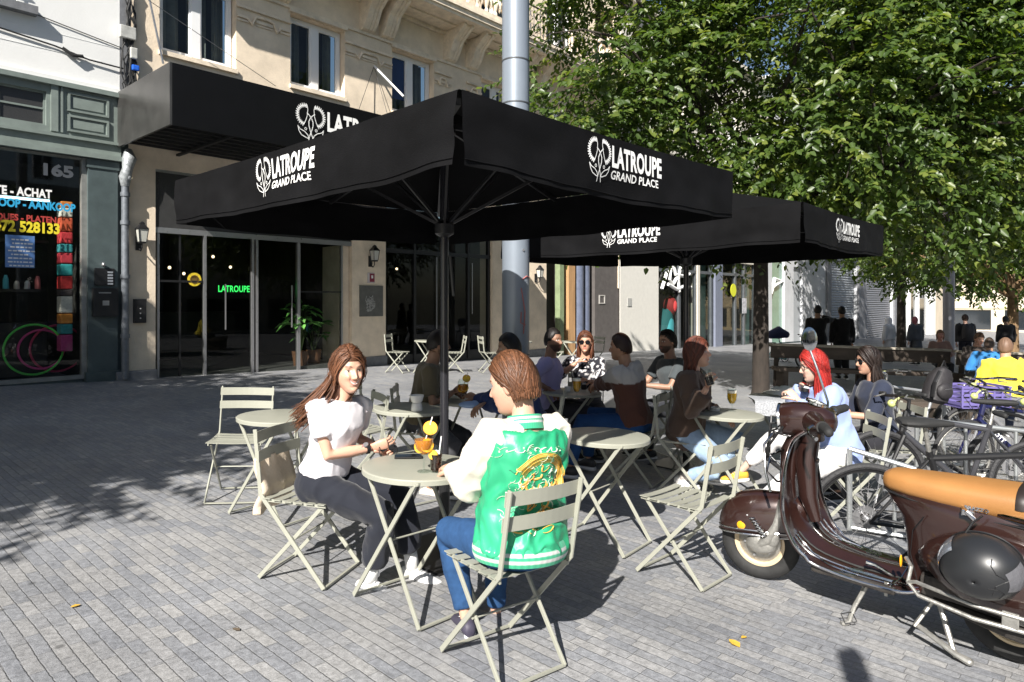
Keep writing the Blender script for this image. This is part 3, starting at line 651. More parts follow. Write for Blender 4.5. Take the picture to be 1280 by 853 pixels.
random.seed(4); mb = MB()
for i in range(14):
    x, z = W_*(.35+.3*random.random()), H_*(.25+.5*random.random()); pts = [(x+random.uniform(-.12, .12), -.034, z+random.uniform(-.12, .12)) for _ in range(4)]; mb.tube(pts, .008, 4)
mb.build('drawing', mat('chalk', (.4, .4, .38), .8), e)

# ---- awning box ---------------------------------------------------------------
aw = FE('awning_box', 'large black box awning with white lettering over the hotel entrance', 'awning')
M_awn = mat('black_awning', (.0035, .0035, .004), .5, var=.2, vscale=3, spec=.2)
AD = 2.3; AL, AR = -.64, 7.05; AZ0, AZ1 = 4.28, 5.25
mb = MB(); mb.bx(AL+.02, AR-.02, -AD, -AD+.05, AZ0, AZ1, bev=.006)
mb.bx(AL+.02, AR, -AD+.05, -.02, AZ1-.05, AZ1-.01); mb.build('front_panel', M_awn, aw)
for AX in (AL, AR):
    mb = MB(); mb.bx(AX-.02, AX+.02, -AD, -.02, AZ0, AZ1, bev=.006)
    mb.build('end_panel', mat('awning_end', (.038, .037, .035), .32, var=.35, vscale=1.6, bump=.12, bscale=2.5), aw)  # ends greyer than the front: strong sunlight put into their colour
mb = MB()
for y in [-.3-.27*i for i in range(8)]: mb.bx(AL+.03, AR-.03, y-.02, y+.02, AZ0+.04, AZ0+.08)
for a in (AL+1.0, AL+2.4, AL+3.9, AL+5.4, AL+6.8): mb.bx(a-.03, a+.03, -AD+.06, -.03, AZ0+.0, AZ0+.04)
mb.bx(AL+.03, AR-.03, -AD+.06, -.03, AZ0+.1, AZ0+.12); mb.build('soffit', mat('soffit_dark', (.012, .012, .012), .6), aw)

def emblem(h):
    """flower emblem in (x, y), total height h, returned as polylines with widths"""
    out = []
    def m(p): return (p[0]*h, p[1]*h)
    # serrated petal arcs
    for s in (-1, 1):
        pts = []; n = 30
        for i in range(n+1):
            t = R(78)+(R(262)-R(78))*i/n
            cx, cy = .235, .705
            rr = .285 if i % 2 else .195
            pts.append((s*(.16-math.cos(t)*rr*.90), cy+math.sin(t)*rr))
        out.append(([m(p) for p in pts], .022*h))
        out.append(([m(p) for p in ((s*.11, .965), (s*.085, .86), (s*.10, .70), (s*.14, .58), (s*.19, .47))], .017*h))
        # crossing stems
        out.append(([m(p) for p in ((s*.105, .76), (s*.05, .72), (-s*.01, .66), (-s*.06, .56), (-s*.06, .46), (-s*.02, .33), (s*.04, .18), (s*.075, .02))], .022*h))
        # leaf
        out.append(([m(p) for p in ((s*.05, .13), (s*.12, .14), (s*.26, .19), (s*.33, .28), (s*.36, .40), (s*.30, .33), (s*.18, .29), (s*.09, .22), (s*.05, .13))], .020*h))
        c = (s*.145, .36); out.append(([m((c[0]+.032*math.cos(q*math.pi/2.5+.3), c[1]+.034*math.sin(q*math.pi/2.5+.3))) for q in range(6)], .014*h))
    return out
def ribbon(mb, pts, wd, f):
    """flat ribbon in the plane mapped by f(x, y)"""
    n = len(pts)
    for i in range(n-1):
        a, b = Vector(pts[i]), Vector(pts[i+1]); d = (b-a)
        if d.length < 1e-6: continue
        d.normalize(); s = Vector((-d.y, d.x))*wd/2; e = d*wd*.35
        mb.quad(f(*(a-s-e)), f(*(b-s+e)), f(*(b+s+e)), f(*(a+s-e)))
def logo(mb, H, f, full=True):
    """emblem + LATROUPE / GRAND PLACE, height H of the emblem; f maps plane coordinates"""
    for j, (pts, wd) in enumerate(emblem(H)):
        ribbon(mb, pts, wd, (lambda x, y, j=j: f(x+.38*H, y, j)))
    v, fs = text_mesh('LATROUPE', .66*H, .024*H, .63, spacing=1.05)
    mb.add([f(.84*H+p.x, .43*H+p.y, 0) for p in v], fs)
    if full:
        v, fs = text_mesh('GRAND PLACE', .27*H, .005*H, 1.06, spacing=1.03)
        mb.add([f(.84*H+p.x, .15*H+p.y, 0) for p in v], fs)
        # serifs
mb = MB(); logo(mb, 1.0*.72, lambda x, y, j: (1.50+x, -AD-.004-.0007*j, AZ0+.12+y))
mb.build('sign_lettering', mw, aw)
# flagpole holder on the pier
fp = FE('flag_pole', 'short white flag pole with stay wires on the wall between hotel windows', 'flag pole')
mb = MB(); a, z = fa(467), fz(467, 83); mb.tube([(a, -.02, z), (a+.10, -1.0, z-.9)], .025, 8); mb.build('pole', mat('pole_white', (.7, .7, .7), .4), fp, smooth=True)
mb = MB(); mb.tube([(a, -.02, z), (a-.7, -.3, z-1.4)], .008, 4); mb.tube([(a, -.02, z), (a+.3, -.3, z-1.5)], .008, 4); mb.build('stay_wire', M_cable, fp)
wi = FE('steel_wire', 'thin steel wire slung past the first hotel window', 'wire')
mb = MB(); mb.tube([(fa(185, .3), -.3, fz(185, 0, .3)), (fa(345, .3), -.3, fz(345, 108, .3))], .007, 4); mb.build('wire', M_steel, wi)
mb = MB(); mb.tube([(fa(187, .1), -.1, fz(187, 0, .1)), (fa(204, .1), -.1, fz(204, 80, .1))], .02, 6); mb.build('rod', M_steel, wi)
# ============================================================ BUILDINGS FURTHER ALONG THE STREET
def simple_facade(name, label, a0, a1, zt, m, ground_holes, wz0=4.0, floors=((5.2, 7.4), (8.6, 10.6)), wstep=2.4):
    B = FE(name, label, 'building')
    n = max(1, int((a1-a0)/wstep)); hs = []
    for i in range(n):
        c = a0+(i+.5)*(a1-a0)/n
        for q0, q1 in floors: hs.append((c-.6, c+.6, q0, q1))
    gb = gfa(a1)-1.5
    mb = MB(); wall_panel(mb, a0, a1, gb, zt, hs+ground_holes, .3)
    mb.quad((a0, 0, zt), (a1, 0, zt), (a1, 8, zt), (a0, 8, zt)); mb.quad((a0, 0, gb), (a0, 0, zt), (a0, 8, zt), (a0, 8, gb)); mb.quad((a1, 0, gb), (a1, 8, gb), (a1, 8, zt), (a1, 0, zt))
    mb.build('wall', m, B)
    for h in hs:
        window(B, h[0]+.01, h[1]-.01, h[2]+.01, h[3]-.01, y=.2, curtain=False)
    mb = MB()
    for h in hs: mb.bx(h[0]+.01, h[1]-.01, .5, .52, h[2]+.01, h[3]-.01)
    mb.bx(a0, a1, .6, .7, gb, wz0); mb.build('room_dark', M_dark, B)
    for q_ in ((a0, a1, -.12, 0, wz0+.35, wz0+.5), (a0, a1, -.3, 0, zt-.2, zt)):
        mb = MB(); mb.bx(*q_); mb.build('cornice', m, B)
    return B, gb
M_w2 = mat('cream_render', (.62, .58, .50), .85, var=.08, vscale=1.5, bump=.1)
M_w3 = mat('pale_grey_render', (.55, .56, .58), .8, var=.08, vscale=1.5)
M_g3 = mat('grey_stone', (.22, .225, .24), .8, var=.15)
M_cream = mat('far_cream', (.60, .52, .40), .85, var=.1, vscale=.8)
def px_hole(x0, x1, ytop, h0=0): return (fa(x0), fa(x1), -9, fz((x0+x1)/2, ytop))
F1, gb = simple_facade('white_corner_building', 'white rendered building with dark shop windows behind the second parasol', 15.6, fa(960), 12.5, M_w2, [(fa(823), fa(872), -9, 3.2), (fa(875), fa(957), -9, 3.3)])
mb = MB(); mb.bx(15.5, 18.2, -.02, 0, gb, 4.1); mb.build('white_pier', mat('bright_white_render', (.70, .68, .62), .85, var=.05), F1)
mb = MB(); s0, s1 = fa(783.5), fa(788.5); mb.bx(s0, s1, -.04, -.025, fz(786, 383), fz(786, 373)); mb.build('small_notice', mat('notice_grey', (.4, .4, .38), .6), F1)
mb = MB()
for px in (823, 851, 872, 891, 902, 921, 932, 945, 957): mb.bx(fa(px)-.08, fa(px)+.08, .05, .2, gb, 3.3)
mb.bx(fa(823), fa(957), .05, .18, 2.7, 2.82); mb.build('shop_frame', mat('shop_frame', (.09, .10, .11), .4, var=.2), F1)
mb = MB(); mb.quad((fa(823), .12, gb), (fa(957), .12, gb), (fa(957), .12, 3.3), (fa(823), .12, 3.3)); mb.build('shop_pane', M_glassd, F1)
mb = MB(); mb.bx(fa(872), fa(890), .3, .32, gb, 3.3); mb.bx(fa(935), fa(944), .3, .32, gb, 3.3); mb.build('teal_poster', mat('teal_grey', (.12, .2, .19), .6, var=.6, vscale=.8), F1)
mb = MB(); mb.bx(fa(893), fa(902), -.05, .05, gb, 3.4); mb.build('blue_pier', mat('blue_grey_pier', (.17, .19, .25), .6, var=.1), F1)
# white lettering on the dark window
mb = MB(); a, z = fa(828), fz(830, 352)
for pts in ([(0, -.3), (.4, .35), (.7, .5), (.6, .1), (.9, -.1), (1.3, .25)], [(.9, .7), (1.1, .3), (1.8, .25), (2.3, .35)], [(.5, -.1), (1.2, -.3), (1.9, -.15), (2.4, -.2)], [(1.5, .6), (1.3, .1), (1.4, -.4)]): mb.tube([(a+x, .03, z+y) for x, y in pts], .07, 6)
mb.build('window_lettering', mw, F1)
mb = MB(); mb.lathe([(.30, 0), (.30, .02)], (fa(917), .02, fz(917, 363)), 20, axis=(0, -1, 0)); mb.build('yellow_sign', mat('lime_sign', (.6, .62, .03), .5), F1)
mb = MB(); mb.bx(fa(929), fa(934), .03, .045, fz(930, 392), fz(930, 373)); mb.build('poster', mat('poster_pale', (.45, .45, .48), .6, var=.5, vscale=8), F1)
tx = empty('window_figure', 'small red and teal figure standing in the dark shop window', 'figure'); tx.matrix_world = FM
mb = MB(); c = (fa(843), .45, fz(843, 397)); mb.tube([(c[0]-.3, c[1], c[2]-1.0), (c[0], c[1], c[2]-.2), (c[0]+.2, c[1], c[2]+.3)], [.5, .4, .2], 10); mb.build('body', mat('teal_cloth', (.03, .2, .22), .7), tx, smooth=True)
mb = MB(); mb.ell((c[0]+.3, c[1]-.1, c[2]+.45), (.28, .28, .4)); mb.build('head', mat('red_cloth', (.5, .05, .05), .7), tx, smooth=True)

F2, gb = simple_facade('pale_shop_building', 'pale building with white posts and two grey roller shutters further along', fa(960), fa(1122), 13, M_w3, [(fa(965), fa(981), -9, 4.2), (fa(992), fa(1003), -9, 3.4), (fa(1037), fa(1071), -9, 4.1), (fa(1081), fa(1116), -9, 4.1)], wz0=4.4)
mb = MB(); mb.quad((fa(965), .15, gb), (fa(981), .15, gb), (fa(981), .15, 4.2), (fa(965), .15, 4.2)); mb.build('green_window', mat('green_pane', (.16, .28, .22), .15, var=.3, vscale=.7), F2)
mb = MB(); a = fa(966); z = fz(970, 358)
for pts in ([(0, -.4), (.5, .4), (1.2, .3)], [(.4, 0), (1.6, .3)], [(1.8, -.2), (2.3, .5), (2.4, -.1)]): mb.tube([(a+x, .1, z+y) for x, y in pts], .09, 6)
mb.build('window_lettering', mw, F2)
mb = MB(); mb.bx(fa(992), fa(1003), .12, .2, gb, 3.4); mb.build('door', mat('pale_door', (.36, .38, .4), .6), F2)
for j, (x0, x1) in enumerate(((1037, 1071), (1081, 1116))):
    mb = MB(); a0, a1 = fa(x0), fa(x1); z = gb; vs = []; fs = []; k = 0
    while z < 4.1:
        vs += [(a0, .15, z), (a1, .15, z), (a0, .21, z+.08), (a1, .21, z+.08)]; n = k*4; fs.append((n, n+1, n+3, n+2))
        if k: fs.append((n-2, n-1, n+1, n))
        k += 1; z += .16
    mb.add(vs, fs); o = mb.build('roller_shutter', mat('shutter_grey_%d' % j, (.30, .32, .34) if j == 0 else (.20, .205, .22), .45, metal=.3), F2)  # second shutter darker: the shadow on it is put into its colour
mb = MB()
for x0, x1 in ((1032, 1037), (1071, 1081), (1116, 1122)): mb.bx(fa(x0), fa(x1), -.12, 0, gb, 4.3)
mb.bx(fa(1032), fa(1122), -.12, 0, 4.3, 4.9); mb.build('grey_pier', M_g3, F2)
F3, gb = simple_facade('white_frame_building', 'building with white framed shopfront and yellowish wall beyond the roller shutters', fa(1122), fa(1185), 14, M_cream, [(fa(1126), fa(1163), -9, 5.0)], wz0=5.2, wstep=4)
mb = MB()
for px in (1126, 1137, 1148, 1161): mb.bx(fa(px)-.25, fa(px)+.25, -.05, .25, gb, 5.0)
mb.bx(fa(1137), fa(1161), -.05, .2, 3.1, 3.4); mb.bx(fa(1163), fa(1168), -.1, .2, gb, 5.2)
mb.build('white_frame', M_pvc, F3)
mb = MB(); mb.quad((fa(1126), .15, gb), (fa(1163), .15, gb), (fa(1163), .15, 5), (fa(1126), .15, 5)); mb.build('shop_pane', M_glassd, F3)
# more blocks at the end of the street and across it (closing the view to the right, and behind the camera)
def block(name, label, x, y, yaw, wd, hgt, m, dz, floors, nw, shop=True, dep=8.0):
    B = empty(name, label, 'building'); B.matrix_world = Matrix.Translation((x, y, gz(x, y)+dz)) @ Matrix.Rotation(yaw, 4, 'Z')
    hs = []; zz = 4.0
    for f in range(floors):
        for i in range(nw):
            c = -wd/2+(i+.5)*wd/nw; hs.append((c-.6, c+.6, zz+.8, zz+2.7))
        zz += 3.3
    gh = [(-wd/2+(i+.12)*wd/(nw/2), -wd/2+(i+.88)*wd/(nw/2), .4, 3.2) for i in range(nw//2)] if shop else []
    mb = MB(); wall_panel(mb, -wd/2, wd/2, -3, hgt, hs+gh, .3); mb.quad((-wd/2, 0, -3), (-wd/2, 0, hgt), (-wd/2, dep, hgt), (-wd/2, dep, -3)); mb.quad((wd/2, 0, -3), (wd/2, dep, -3), (wd/2, dep, hgt), (wd/2, 0, hgt)); mb.quad((-wd/2, 0, hgt), (wd/2, 0, hgt), (wd/2, dep, hgt), (-wd/2, dep, hgt))
    mb.quad((-wd/2, dep, -3), (-wd/2, dep, hgt), (wd/2, dep, hgt), (wd/2, dep, -3)); mb.build('wall', m, B)
    for h in hs:
        mf = MB(); a0, a1, z0, z1 = h; mf.bx(a0, a0+.08, .15, .22, z0, z1); mf.bx(a1-.08, a1, .15, .22, z0, z1); mf.bx((a0+a1)/2-.05, (a0+a1)/2+.05, .15, .22, z0, z1); mf.bx(a0+.08, a1-.08, .16, .21, z0, z0+.08); mf.bx(a0+.08, a1-.08, .16, .21, z1-.08, z1); wo_ = mf.build('window', M_pvc, B)
        mg = MB(); mg.quad((a0, .2, z0), (a1, .2, z0), (a1, .2, z1), (a0, .2, z1)); mg.build('pane', mat('far_glass', (.02, .025, .03), .08, spec=.7), wo_)
    for h in gh:
        a0, a1, z0, z1 = h; mg = MB(); mg.quad((a0, .2, z0), (a1, .2, z0), (a1, .2, z1), (a0, .2, z1)); mg.build('shop_window', mat('far_glass', (.02, .025, .03), .08, spec=.7), B)
    for q_ in ((-wd/2, wd/2, -.15, 0, 3.4, 3.7), (-wd/2, wd/2, -.35, 0, hgt-.4, hgt-.1)):
        mb = MB(); mb.bx(*q_); mb.build('cornice', m, B)
    return B
def along(s, t): return (UX*s-NX*t, UY*s-NY*t)      # street coordinates -> world (t grows towards the facade)
x, y = along(118, 6); block('end_building', 'cream building closing the street far behind the trees', x, y, FROT-R(70), 40, 17, M_cream, 0, 4, 12)
x, y = along(95, -16); block('yellow_house', 'warm yellow house far down the street at the right edge', x, y, FROT-R(40), 26, 14, mat('warm_yellow_wall', (.60, .48, .28), .85, var=.1, vscale=.7), 0, 3, 8)
for i, (s, wd, hg, m) in enumerate(((-32, 20, 13, M_w2), (-10, 22, 15, M_stone), (12, 20, 13, M_g3), (34, 22, 14, M_cream))):
    x, y = along(s, -32); block('opposite_building', 'building on the far side of the square behind the camera, %s' % ['leftmost of its row', 'with limestone walls', 'with grey stone walls', 'rightmost of its row'][i], x, y, FROT+math.pi, wd, hg-2, m, 0, 3, 6)

# ============================================================ BIG POLES
def big_pole(name, label, x, y, r, h, base_r=None, joints=(), m=None):
    e = empty(name, label, 'pole'); e.matrix_world = Matrix.Translation((x, y, gz(x, y)))
    mb = MB(); mb.tube([(0, 0, -.2), (0, 0, h)], r, 32); mb.build('shaft', m, e, smooth=True)
    mb = MB()
    for z in joints: mb.lathe([(r*.98, z-.006), (r+.004, z-.006), (r+.004, z+.006), (r*.98, z+.006)], n=32, closed=True)
    mb.lathe([(r*.9, 0), (r+.03, 0), (r+.03, .02), (r*.9, .02)], n=32, closed=True)
    mb.build('joint_band', mat('pole_seam', (.06, .065, .07), .5), e)
    return e
M_pole = mat('grey_pole_paint', (.235, .27, .315), .38, metal=.25, var=.06, vscale=2, bump=.03, bscale=5)
bp_ = big_pole('lamp_mast', 'thick grey metal mast rising behind the front parasol', .035, 6.3, .128, 9.5, joints=(3.84, 3.44, 1.1), m=M_pole)
mb = MB(); mb.lathe([(.012, 0), (.012, .006)], (.07, -.108, 2.07), 8, axis=(.4, -1, 0)); mb.build('bolt', M_steel, bp_)
mb = MB(); mb.tube([(0.06, -.118, 1.80), (.10, -.088, 1.83), (.125, -.04, 1.82)], .006, 5); mb.tube([(0.05, -.120, 1.72), (.085, -.102, 1.5), (.07, -.115, 1.3)], .005, 5); mb.tube([(.05, -.124, 1.5), (.045, -.124, 1.4), (.09, -.1, 1.38)], .005, 5); mb.build('graffiti', mat('pink_marker', (.4, .13, .12), .6), bp_)
g = P(1186, 400, 46); big_pole('street_lamp_mast', 'plain grey metal mast between the trees at the right', g.x, g.y, .14, 9.5, joints=(3.2,), m=mat('grey_pole_paint_b', (.32, .33, .38), .4, metal=.25, var=.08))

# ============================================================ PARASOLS
M_canvas = mat('black_canvas', (.0042, .0042, .0048), .8, var=.5, vscale=2.5, bump=.22, bscale=180, spec=.12)
M_canvas2 = mat('black_canvas_top', (.004, .004, .0045), .9, spec=.1)
def parasol(Fp, Rp, LEN, zt, zb, label, pole_px=None):
    Fv = Vector((*Fp, 0)); d1 = (Vector((*Rp, 0))-Fv); WID = d1.length; d1.normalize(); d2 = Vector((-d1.y, d1.x, 0))
    C = Fv+d1*WID/2+d2*LEN/2; yaw = math.atan2(d1.y, d1.x); g = gz(C.x, C.y)
    e = empty('parasol', label, 'parasol', 'black parasols on the terrace'); e.matrix_world = Matrix.Translation((C.x, C.y, g)) @ Matrix.Rotation(yaw, 4, 'Z')
    zt -= g; zb -= g; w_, l = WID/2, LEN/2; hp = .42
    # canopy: four gores with a little sag, small inward slope at the rim
    mb = MB(); N_ = 14
    cor = [Vector((-w_, -l, zt)), Vector((w_, -l, zt)), Vector((w_, l, zt)), Vector((-w_, l, zt))]; top = Vector((0, 0, zt+hp))
    for q in range(4):
        a, b = cor[q], cor[(q+1) % 4]; rows = []
        for i in range(N_+1):
            t = i/N_; row = []
            for j in range(N_+1):
                u = j/N_; p = a.lerp(b, u); p = p.lerp(top, t)
                sag = .05*math.sin(math.pi*t)*math.sin(math.pi*u)+.012*math.sin(math.pi*u)*(1-t); p.z -= sag
                row.append(p)
            rows.append(row)
        vs = [p for r_ in rows for p in r_]; fs = [(i*(N_+1)+j, i*(N_+1)+j+1, (i+1)*(N_+1)+j+1, (i+1)*(N_+1)+j) for i in range(N_) for j in range(N_)]
        mb.add(vs, fs)
    mb.build('canopy', M_canvas2, e, smooth=True)
    # valances with a slit at each corner, gentle waves
    gap = .022
    for q in range(4):
        a, b = cor[q].copy(), cor[(q+1) % 4].copy(); dr = (b-a).normalized(); nn = Vector((dr.y, -dr.x, 0)); L_ = (b-a).length
        nx, nz = 80, 12; vs = []
        for i in range(nx+1):
            u = i/nx; s = gap*.4+(L_-gap*.8)*u
            for j in range(nz+1):
                t = j/nz
                endp = math.exp(-min(s, L_-s)/.10)*t*gap*.25*(1 if s < L_/2 else -1)
                wv = (.008*math.sin(s*5.1+q*2)+.006*math.sin(s*11.3+q)+.0035*math.sin(s*23+3*t))*t+.007*t*math.exp(-min(s, L_-s)/.25)
                wv += .016*(.3+t)*noise.noise(Vector((s*2.2, q*7, t*1.5)))+.007*noise.noise(Vector((s*6, q*7+3, t*3)))
                p = a+dr*(s+endp)+nn*(wv+.004); p.z = zt-.012*math.sin(math.pi*u)-(zt-zb)*t-.010*t*math.sin(math.pi*u)+.004*math.sin(s*9+q)*t
                vs.append(p)
        m2 = MB(); m2.add(vs, [(i*(nz+1)+j, i*(nz+1)+j+1, (i+1)*(nz+1)+j+1, (i+1)*(nz+1)+j) for i in range(nx) for j in range(nz)])
        vo = m2.build('valance', M_canvas, e, smooth=True)
        bvh = BVHTree.FromPolygons([Vector(p) for p in m2.v], m2.f)
        # hems
        m3 = MB()
        for t in (.965,): m3.tube([vs[i*(nz+1)+int(t*nz)]+nn*.003 for i in range(0, nx+1)], .0025, 4)
        m3.build('seam', M_canvas, vo)
        H = .205
        x0 = (L_*.5-.10) if q == 0 else L_*(.415 if q == 3 else .33)
        if q == 0: x0 = L_*.5-.33
        def f(x, y, j, a=a, dr=dr, nn=nn, x0=x0):
            p = a+dr*(x0+x)+Vector((0, 0, zb-a.z+.045+y)); p.z = zb+.045+y
            h = bvh.ray_cast(p+nn*.3, -nn, 1)
            if h[0] is not None: p = h[0]+nn*(.003+.0003*j)
            return p
        if q in (0, 3, 1):
            m4 = MB(); logo(m4, H, f); m4.build('sign_lettering', mw, vo)
    # frame under the canopy
    pm = MB(); pm.tube([(0, 0, .05), (0, 0, zt+hp-.04)], .027, 16); pm.build('pole', mat('pole_gloss', (.018, .018, .022), .25, spec=.6), e, smooth=True)
    rb = MB()
    for q in range(8):
        t = cor[q//2] if q % 2 == 0 else (cor[q//2]+cor[(q//2+1) % 4])/2
        t = t+(Vector((0, 0, t.z))-t)*.03; t.z -= .03
        s = Vector((0, 0, zt+hp-.10)); r1 = MB(); r1.bar(s, t, .02, .028); r1.build('rib', M_black, e)
        hub = Vector((0, 0, zt-.32)); mid = s.lerp(t, .5); r2 = MB(); r2.bar(hub, mid-Vector((0, 0, .015)), .014, .018); r2.build('strut', M_black, e)
    h = MB(); h.lathe([(.028, zt+hp-.16), (.07, zt+hp-.15), (.07, zt+hp-.08), (.028, zt+hp-.06)], n=18); h.lathe([(.028, zt-.38), (.06, zt-.36), (.06, zt-.30), (.028, zt-.28)], n=18); h.tube([(.03, -.02, zt-.5), (.05, -.03, zt-.75)], .01, 6); h.build('hub', M_black, e, smooth=True)
    b = MB(); b.lathe([(0, 0), (.034, 0), (.034, .55), (.03, .56), (0, .56)], n=16); b.bx(-.28, .28, -.28, .28, .002, .02, bev=.004); b.build('base', M_black, e)
    kb = MB(); kb.tube([(.03, 0, .35), (.09, 0, .35)], .012, 8); kb.build('clamp_knob', M_black, e)
    return e
s1 = .50
pF = P(574, 205, 170/s1); pR = P(916, 272, 103/s1)
parasol((pF.x, pF.y), (pR.x, pR.y), 2.76, EYE+.775, EYE+.495, 'front black parasol with LATROUPE GRAND PLACE on its rim, nearest the camera')
parasol((2.135, 4.94), (3.62, 6.55), 3.05, EYE+.72, EYE+.425, 'second black parasol with LATROUPE GRAND PLACE on its rim, behind the front one')

sp2 = empty('shadow_post', 'unseen post added behind the camera to throw the short shadow by the scooter', 'post', loc=(.21, -.82, gz(.21, -.82)))  # unseen post, added and placed so its shadow tip lands beside the scooter
mb = MB(); mb.bx(-.045, .045, -.045, .045, -.1, 3.15); mb.build('shaft', M_pole, sp2); mb = MB(); mb.bar((-.045, 0, 3.15), (.045, 0, 3.19), .09, .02); mb.build('cap', M_black, sp2)
# ============================================================ TREES
import numpy as np
def leaf_material(name, c1, c2, c3):
    m = bpy.data.materials.new(name); m.use_nodes = True; nt = m.node_tree; b = nt.nodes['Principled BSDF']; L = nt.links.new
    at = nt.nodes.new('ShaderNodeAttribute'); at.attribute_name = 'rnd'
    cr = nt.nodes.new('ShaderNodeValToRGB'); el = cr.color_ramp.elements
    el[0].color = (*c1, 1); el[1].color = (*c3, 1); e = el.new(.6); e.color = (*c2, 1)
    L(at.outputs['Fac'], cr.inputs[0]); L(cr.outputs[0], b.inputs['Base Color'])
    b.inputs['Roughness'].default_value = .42; b.inputs['Specular IOR Level'].default_value = .55
    tl = nt.nodes.new('ShaderNodeBsdfTranslucent'); mixc = nt.nodes.new('ShaderNodeMix'); mixc.data_type = 'RGBA'; mixc.blend_type = 'MULTIPLY'; mixc.inputs[0].default_value = 1
    L(cr.outputs[0], mixc.inputs[6]); mixc.inputs[7].default_value = (1.9, 2.0, .7, 1); L(mixc.outputs[2], tl.inputs[0])
    mx = nt.nodes.new('ShaderNodeMixShader'); mx.inputs[0].default_value = .34
    L(b.outputs[0], mx.inputs[1]); L(tl.outputs[0], mx.inputs[2]); L(mx.outputs[0], nt.nodes['Material Output'].inputs[0])
    return m
LEAF = leaf_material('tree_leaf', (.030, .058, .013), (.062, .104, .019), (.165, .195, .038))
BARK = mat('bark', (.030, .023, .018), .9, var=.4, vscale=10, bump=.9, bscale=25, stretch=(1, 1, .3))
def crown_mesh(name, lobes, n_twigs, per, leaf, seed, inner=.45, droop=.34):
    """lobes: list of (centre, radii); twigs start inside the lobes and run outwards, leaves hang along each twig"""
    rs = np.random.RandomState(seed)
    wts = np.array([r[0]*r[1]+r[0]*r[2] for c, r in lobes]); wts = wts/wts.sum()
    pick = rs.choice(len(lobes), n_twigs, p=wts)
    Cn = np.array([lobes[i][0] for i in pick], float); Rd = np.array([lobes[i][1] for i in pick], float)
    d = rs.normal(size=(n_twigs, 3)); d /= np.linalg.norm(d, axis=1)[:, None]
    rad = inner+(1-inner)*rs.rand(n_twigs)**.7
    start = Cn+Rd*d*rad[:, None]
    # gaps: drop twigs where a coarse noise is low
    keep = np.array([noise.noise(Vector(p)*.55+Vector((seed, 0, 0)))+.6*noise.noise(Vector(p)*1.3) > -.16 for p in start])
    start, d = start[keep], d[keep]; n = len(start)
    tl = rs.uniform(.35, .85, n); td = d+rs.normal(size=(n, 3))*.55; td[:, 2] = td[:, 2]*.4-rs.rand(n)*.2; td /= np.linalg.norm(td, axis=1)[:, None]
    t = np.tile(np.linspace(.05, 1, per), n); ii = np.repeat(np.arange(n), per)
    pos = start[ii]+td[ii]*(tl[ii]*t)[:, None]; pos[:, 2] -= droop*(t**2)*tl[ii]*.6
    N = len(pos); side = np.where(np.arange(N) % 2 == 0, 1, -1)
    hor = np.cross(td[ii], np.array([0, 0, 1.0])); hor /= (np.linalg.norm(hor, axis=1)[:, None]+1e-6)
    y = td[ii]*.55+hor*side[:, None]*.75+rs.normal(size=(N, 3))*.28; y[:, 2] -= .30+rs.rand(N)*.45; y /= np.linalg.norm(y, axis=1)[:, None]
    up = np.array([-.12, -.28, 1.0])+rs.normal(size=(n, 3))[ii]*.30+rs.normal(size=(N, 3))*.20+d[ii]*.40
    x = np.cross(y, up); x /= (np.linalg.norm(x, axis=1)[:, None]+1e-6); z = np.cross(x, y)
    L = leaf*rs.uniform(.65, 1.25, N); W = L*rs.uniform(.5, .68, N)
    f = rs.uniform(.1, .35, N)
    base = [(0, 0, 0), (.5, .32, 1), (.36, .7, .7), (0, 1, -.25), (-.36, .7, .7), (-.5, .32, 1)]
    V = np.empty((N, 6, 3))
    for k, (a, b, c) in enumerate(base):
        V[:, k] = pos+x*(a*W)[:, None]+y*(b*L)[:, None]+z*(c*W*f)[:, None]
    V = V.reshape(-1, 3)
    me = bpy.data.meshes.new(name); me.vertices.add(N*6); me.vertices.foreach_set('co', V.ravel())
    lo = (np.arange(N)*6)[:, None]+np.array([0, 1, 2, 3, 0, 3, 4, 5])[None]
    me.loops.add(N*8); me.loops.foreach_set('vertex_index', lo.ravel().astype(np.int32))
    me.polygons.add(N*2); me.polygons.foreach_set('loop_start', (np.arange(N*2)*4).astype(np.int32)); me.polygons.foreach_set('loop_total', np.full(N*2, 4, np.int32))
    me.update(calc_edges=True)
    tw = rs.rand(n)[ii]; rnd = np.clip(.55*tw+.45*rs.rand(N)+.25*(t-.5), 0, 1)
    at = me.attributes.new('rnd', 'FLOAT', 'POINT'); at.data.foreach_set('value', np.repeat(rnd, 6).astype(np.float32))
    return me, start
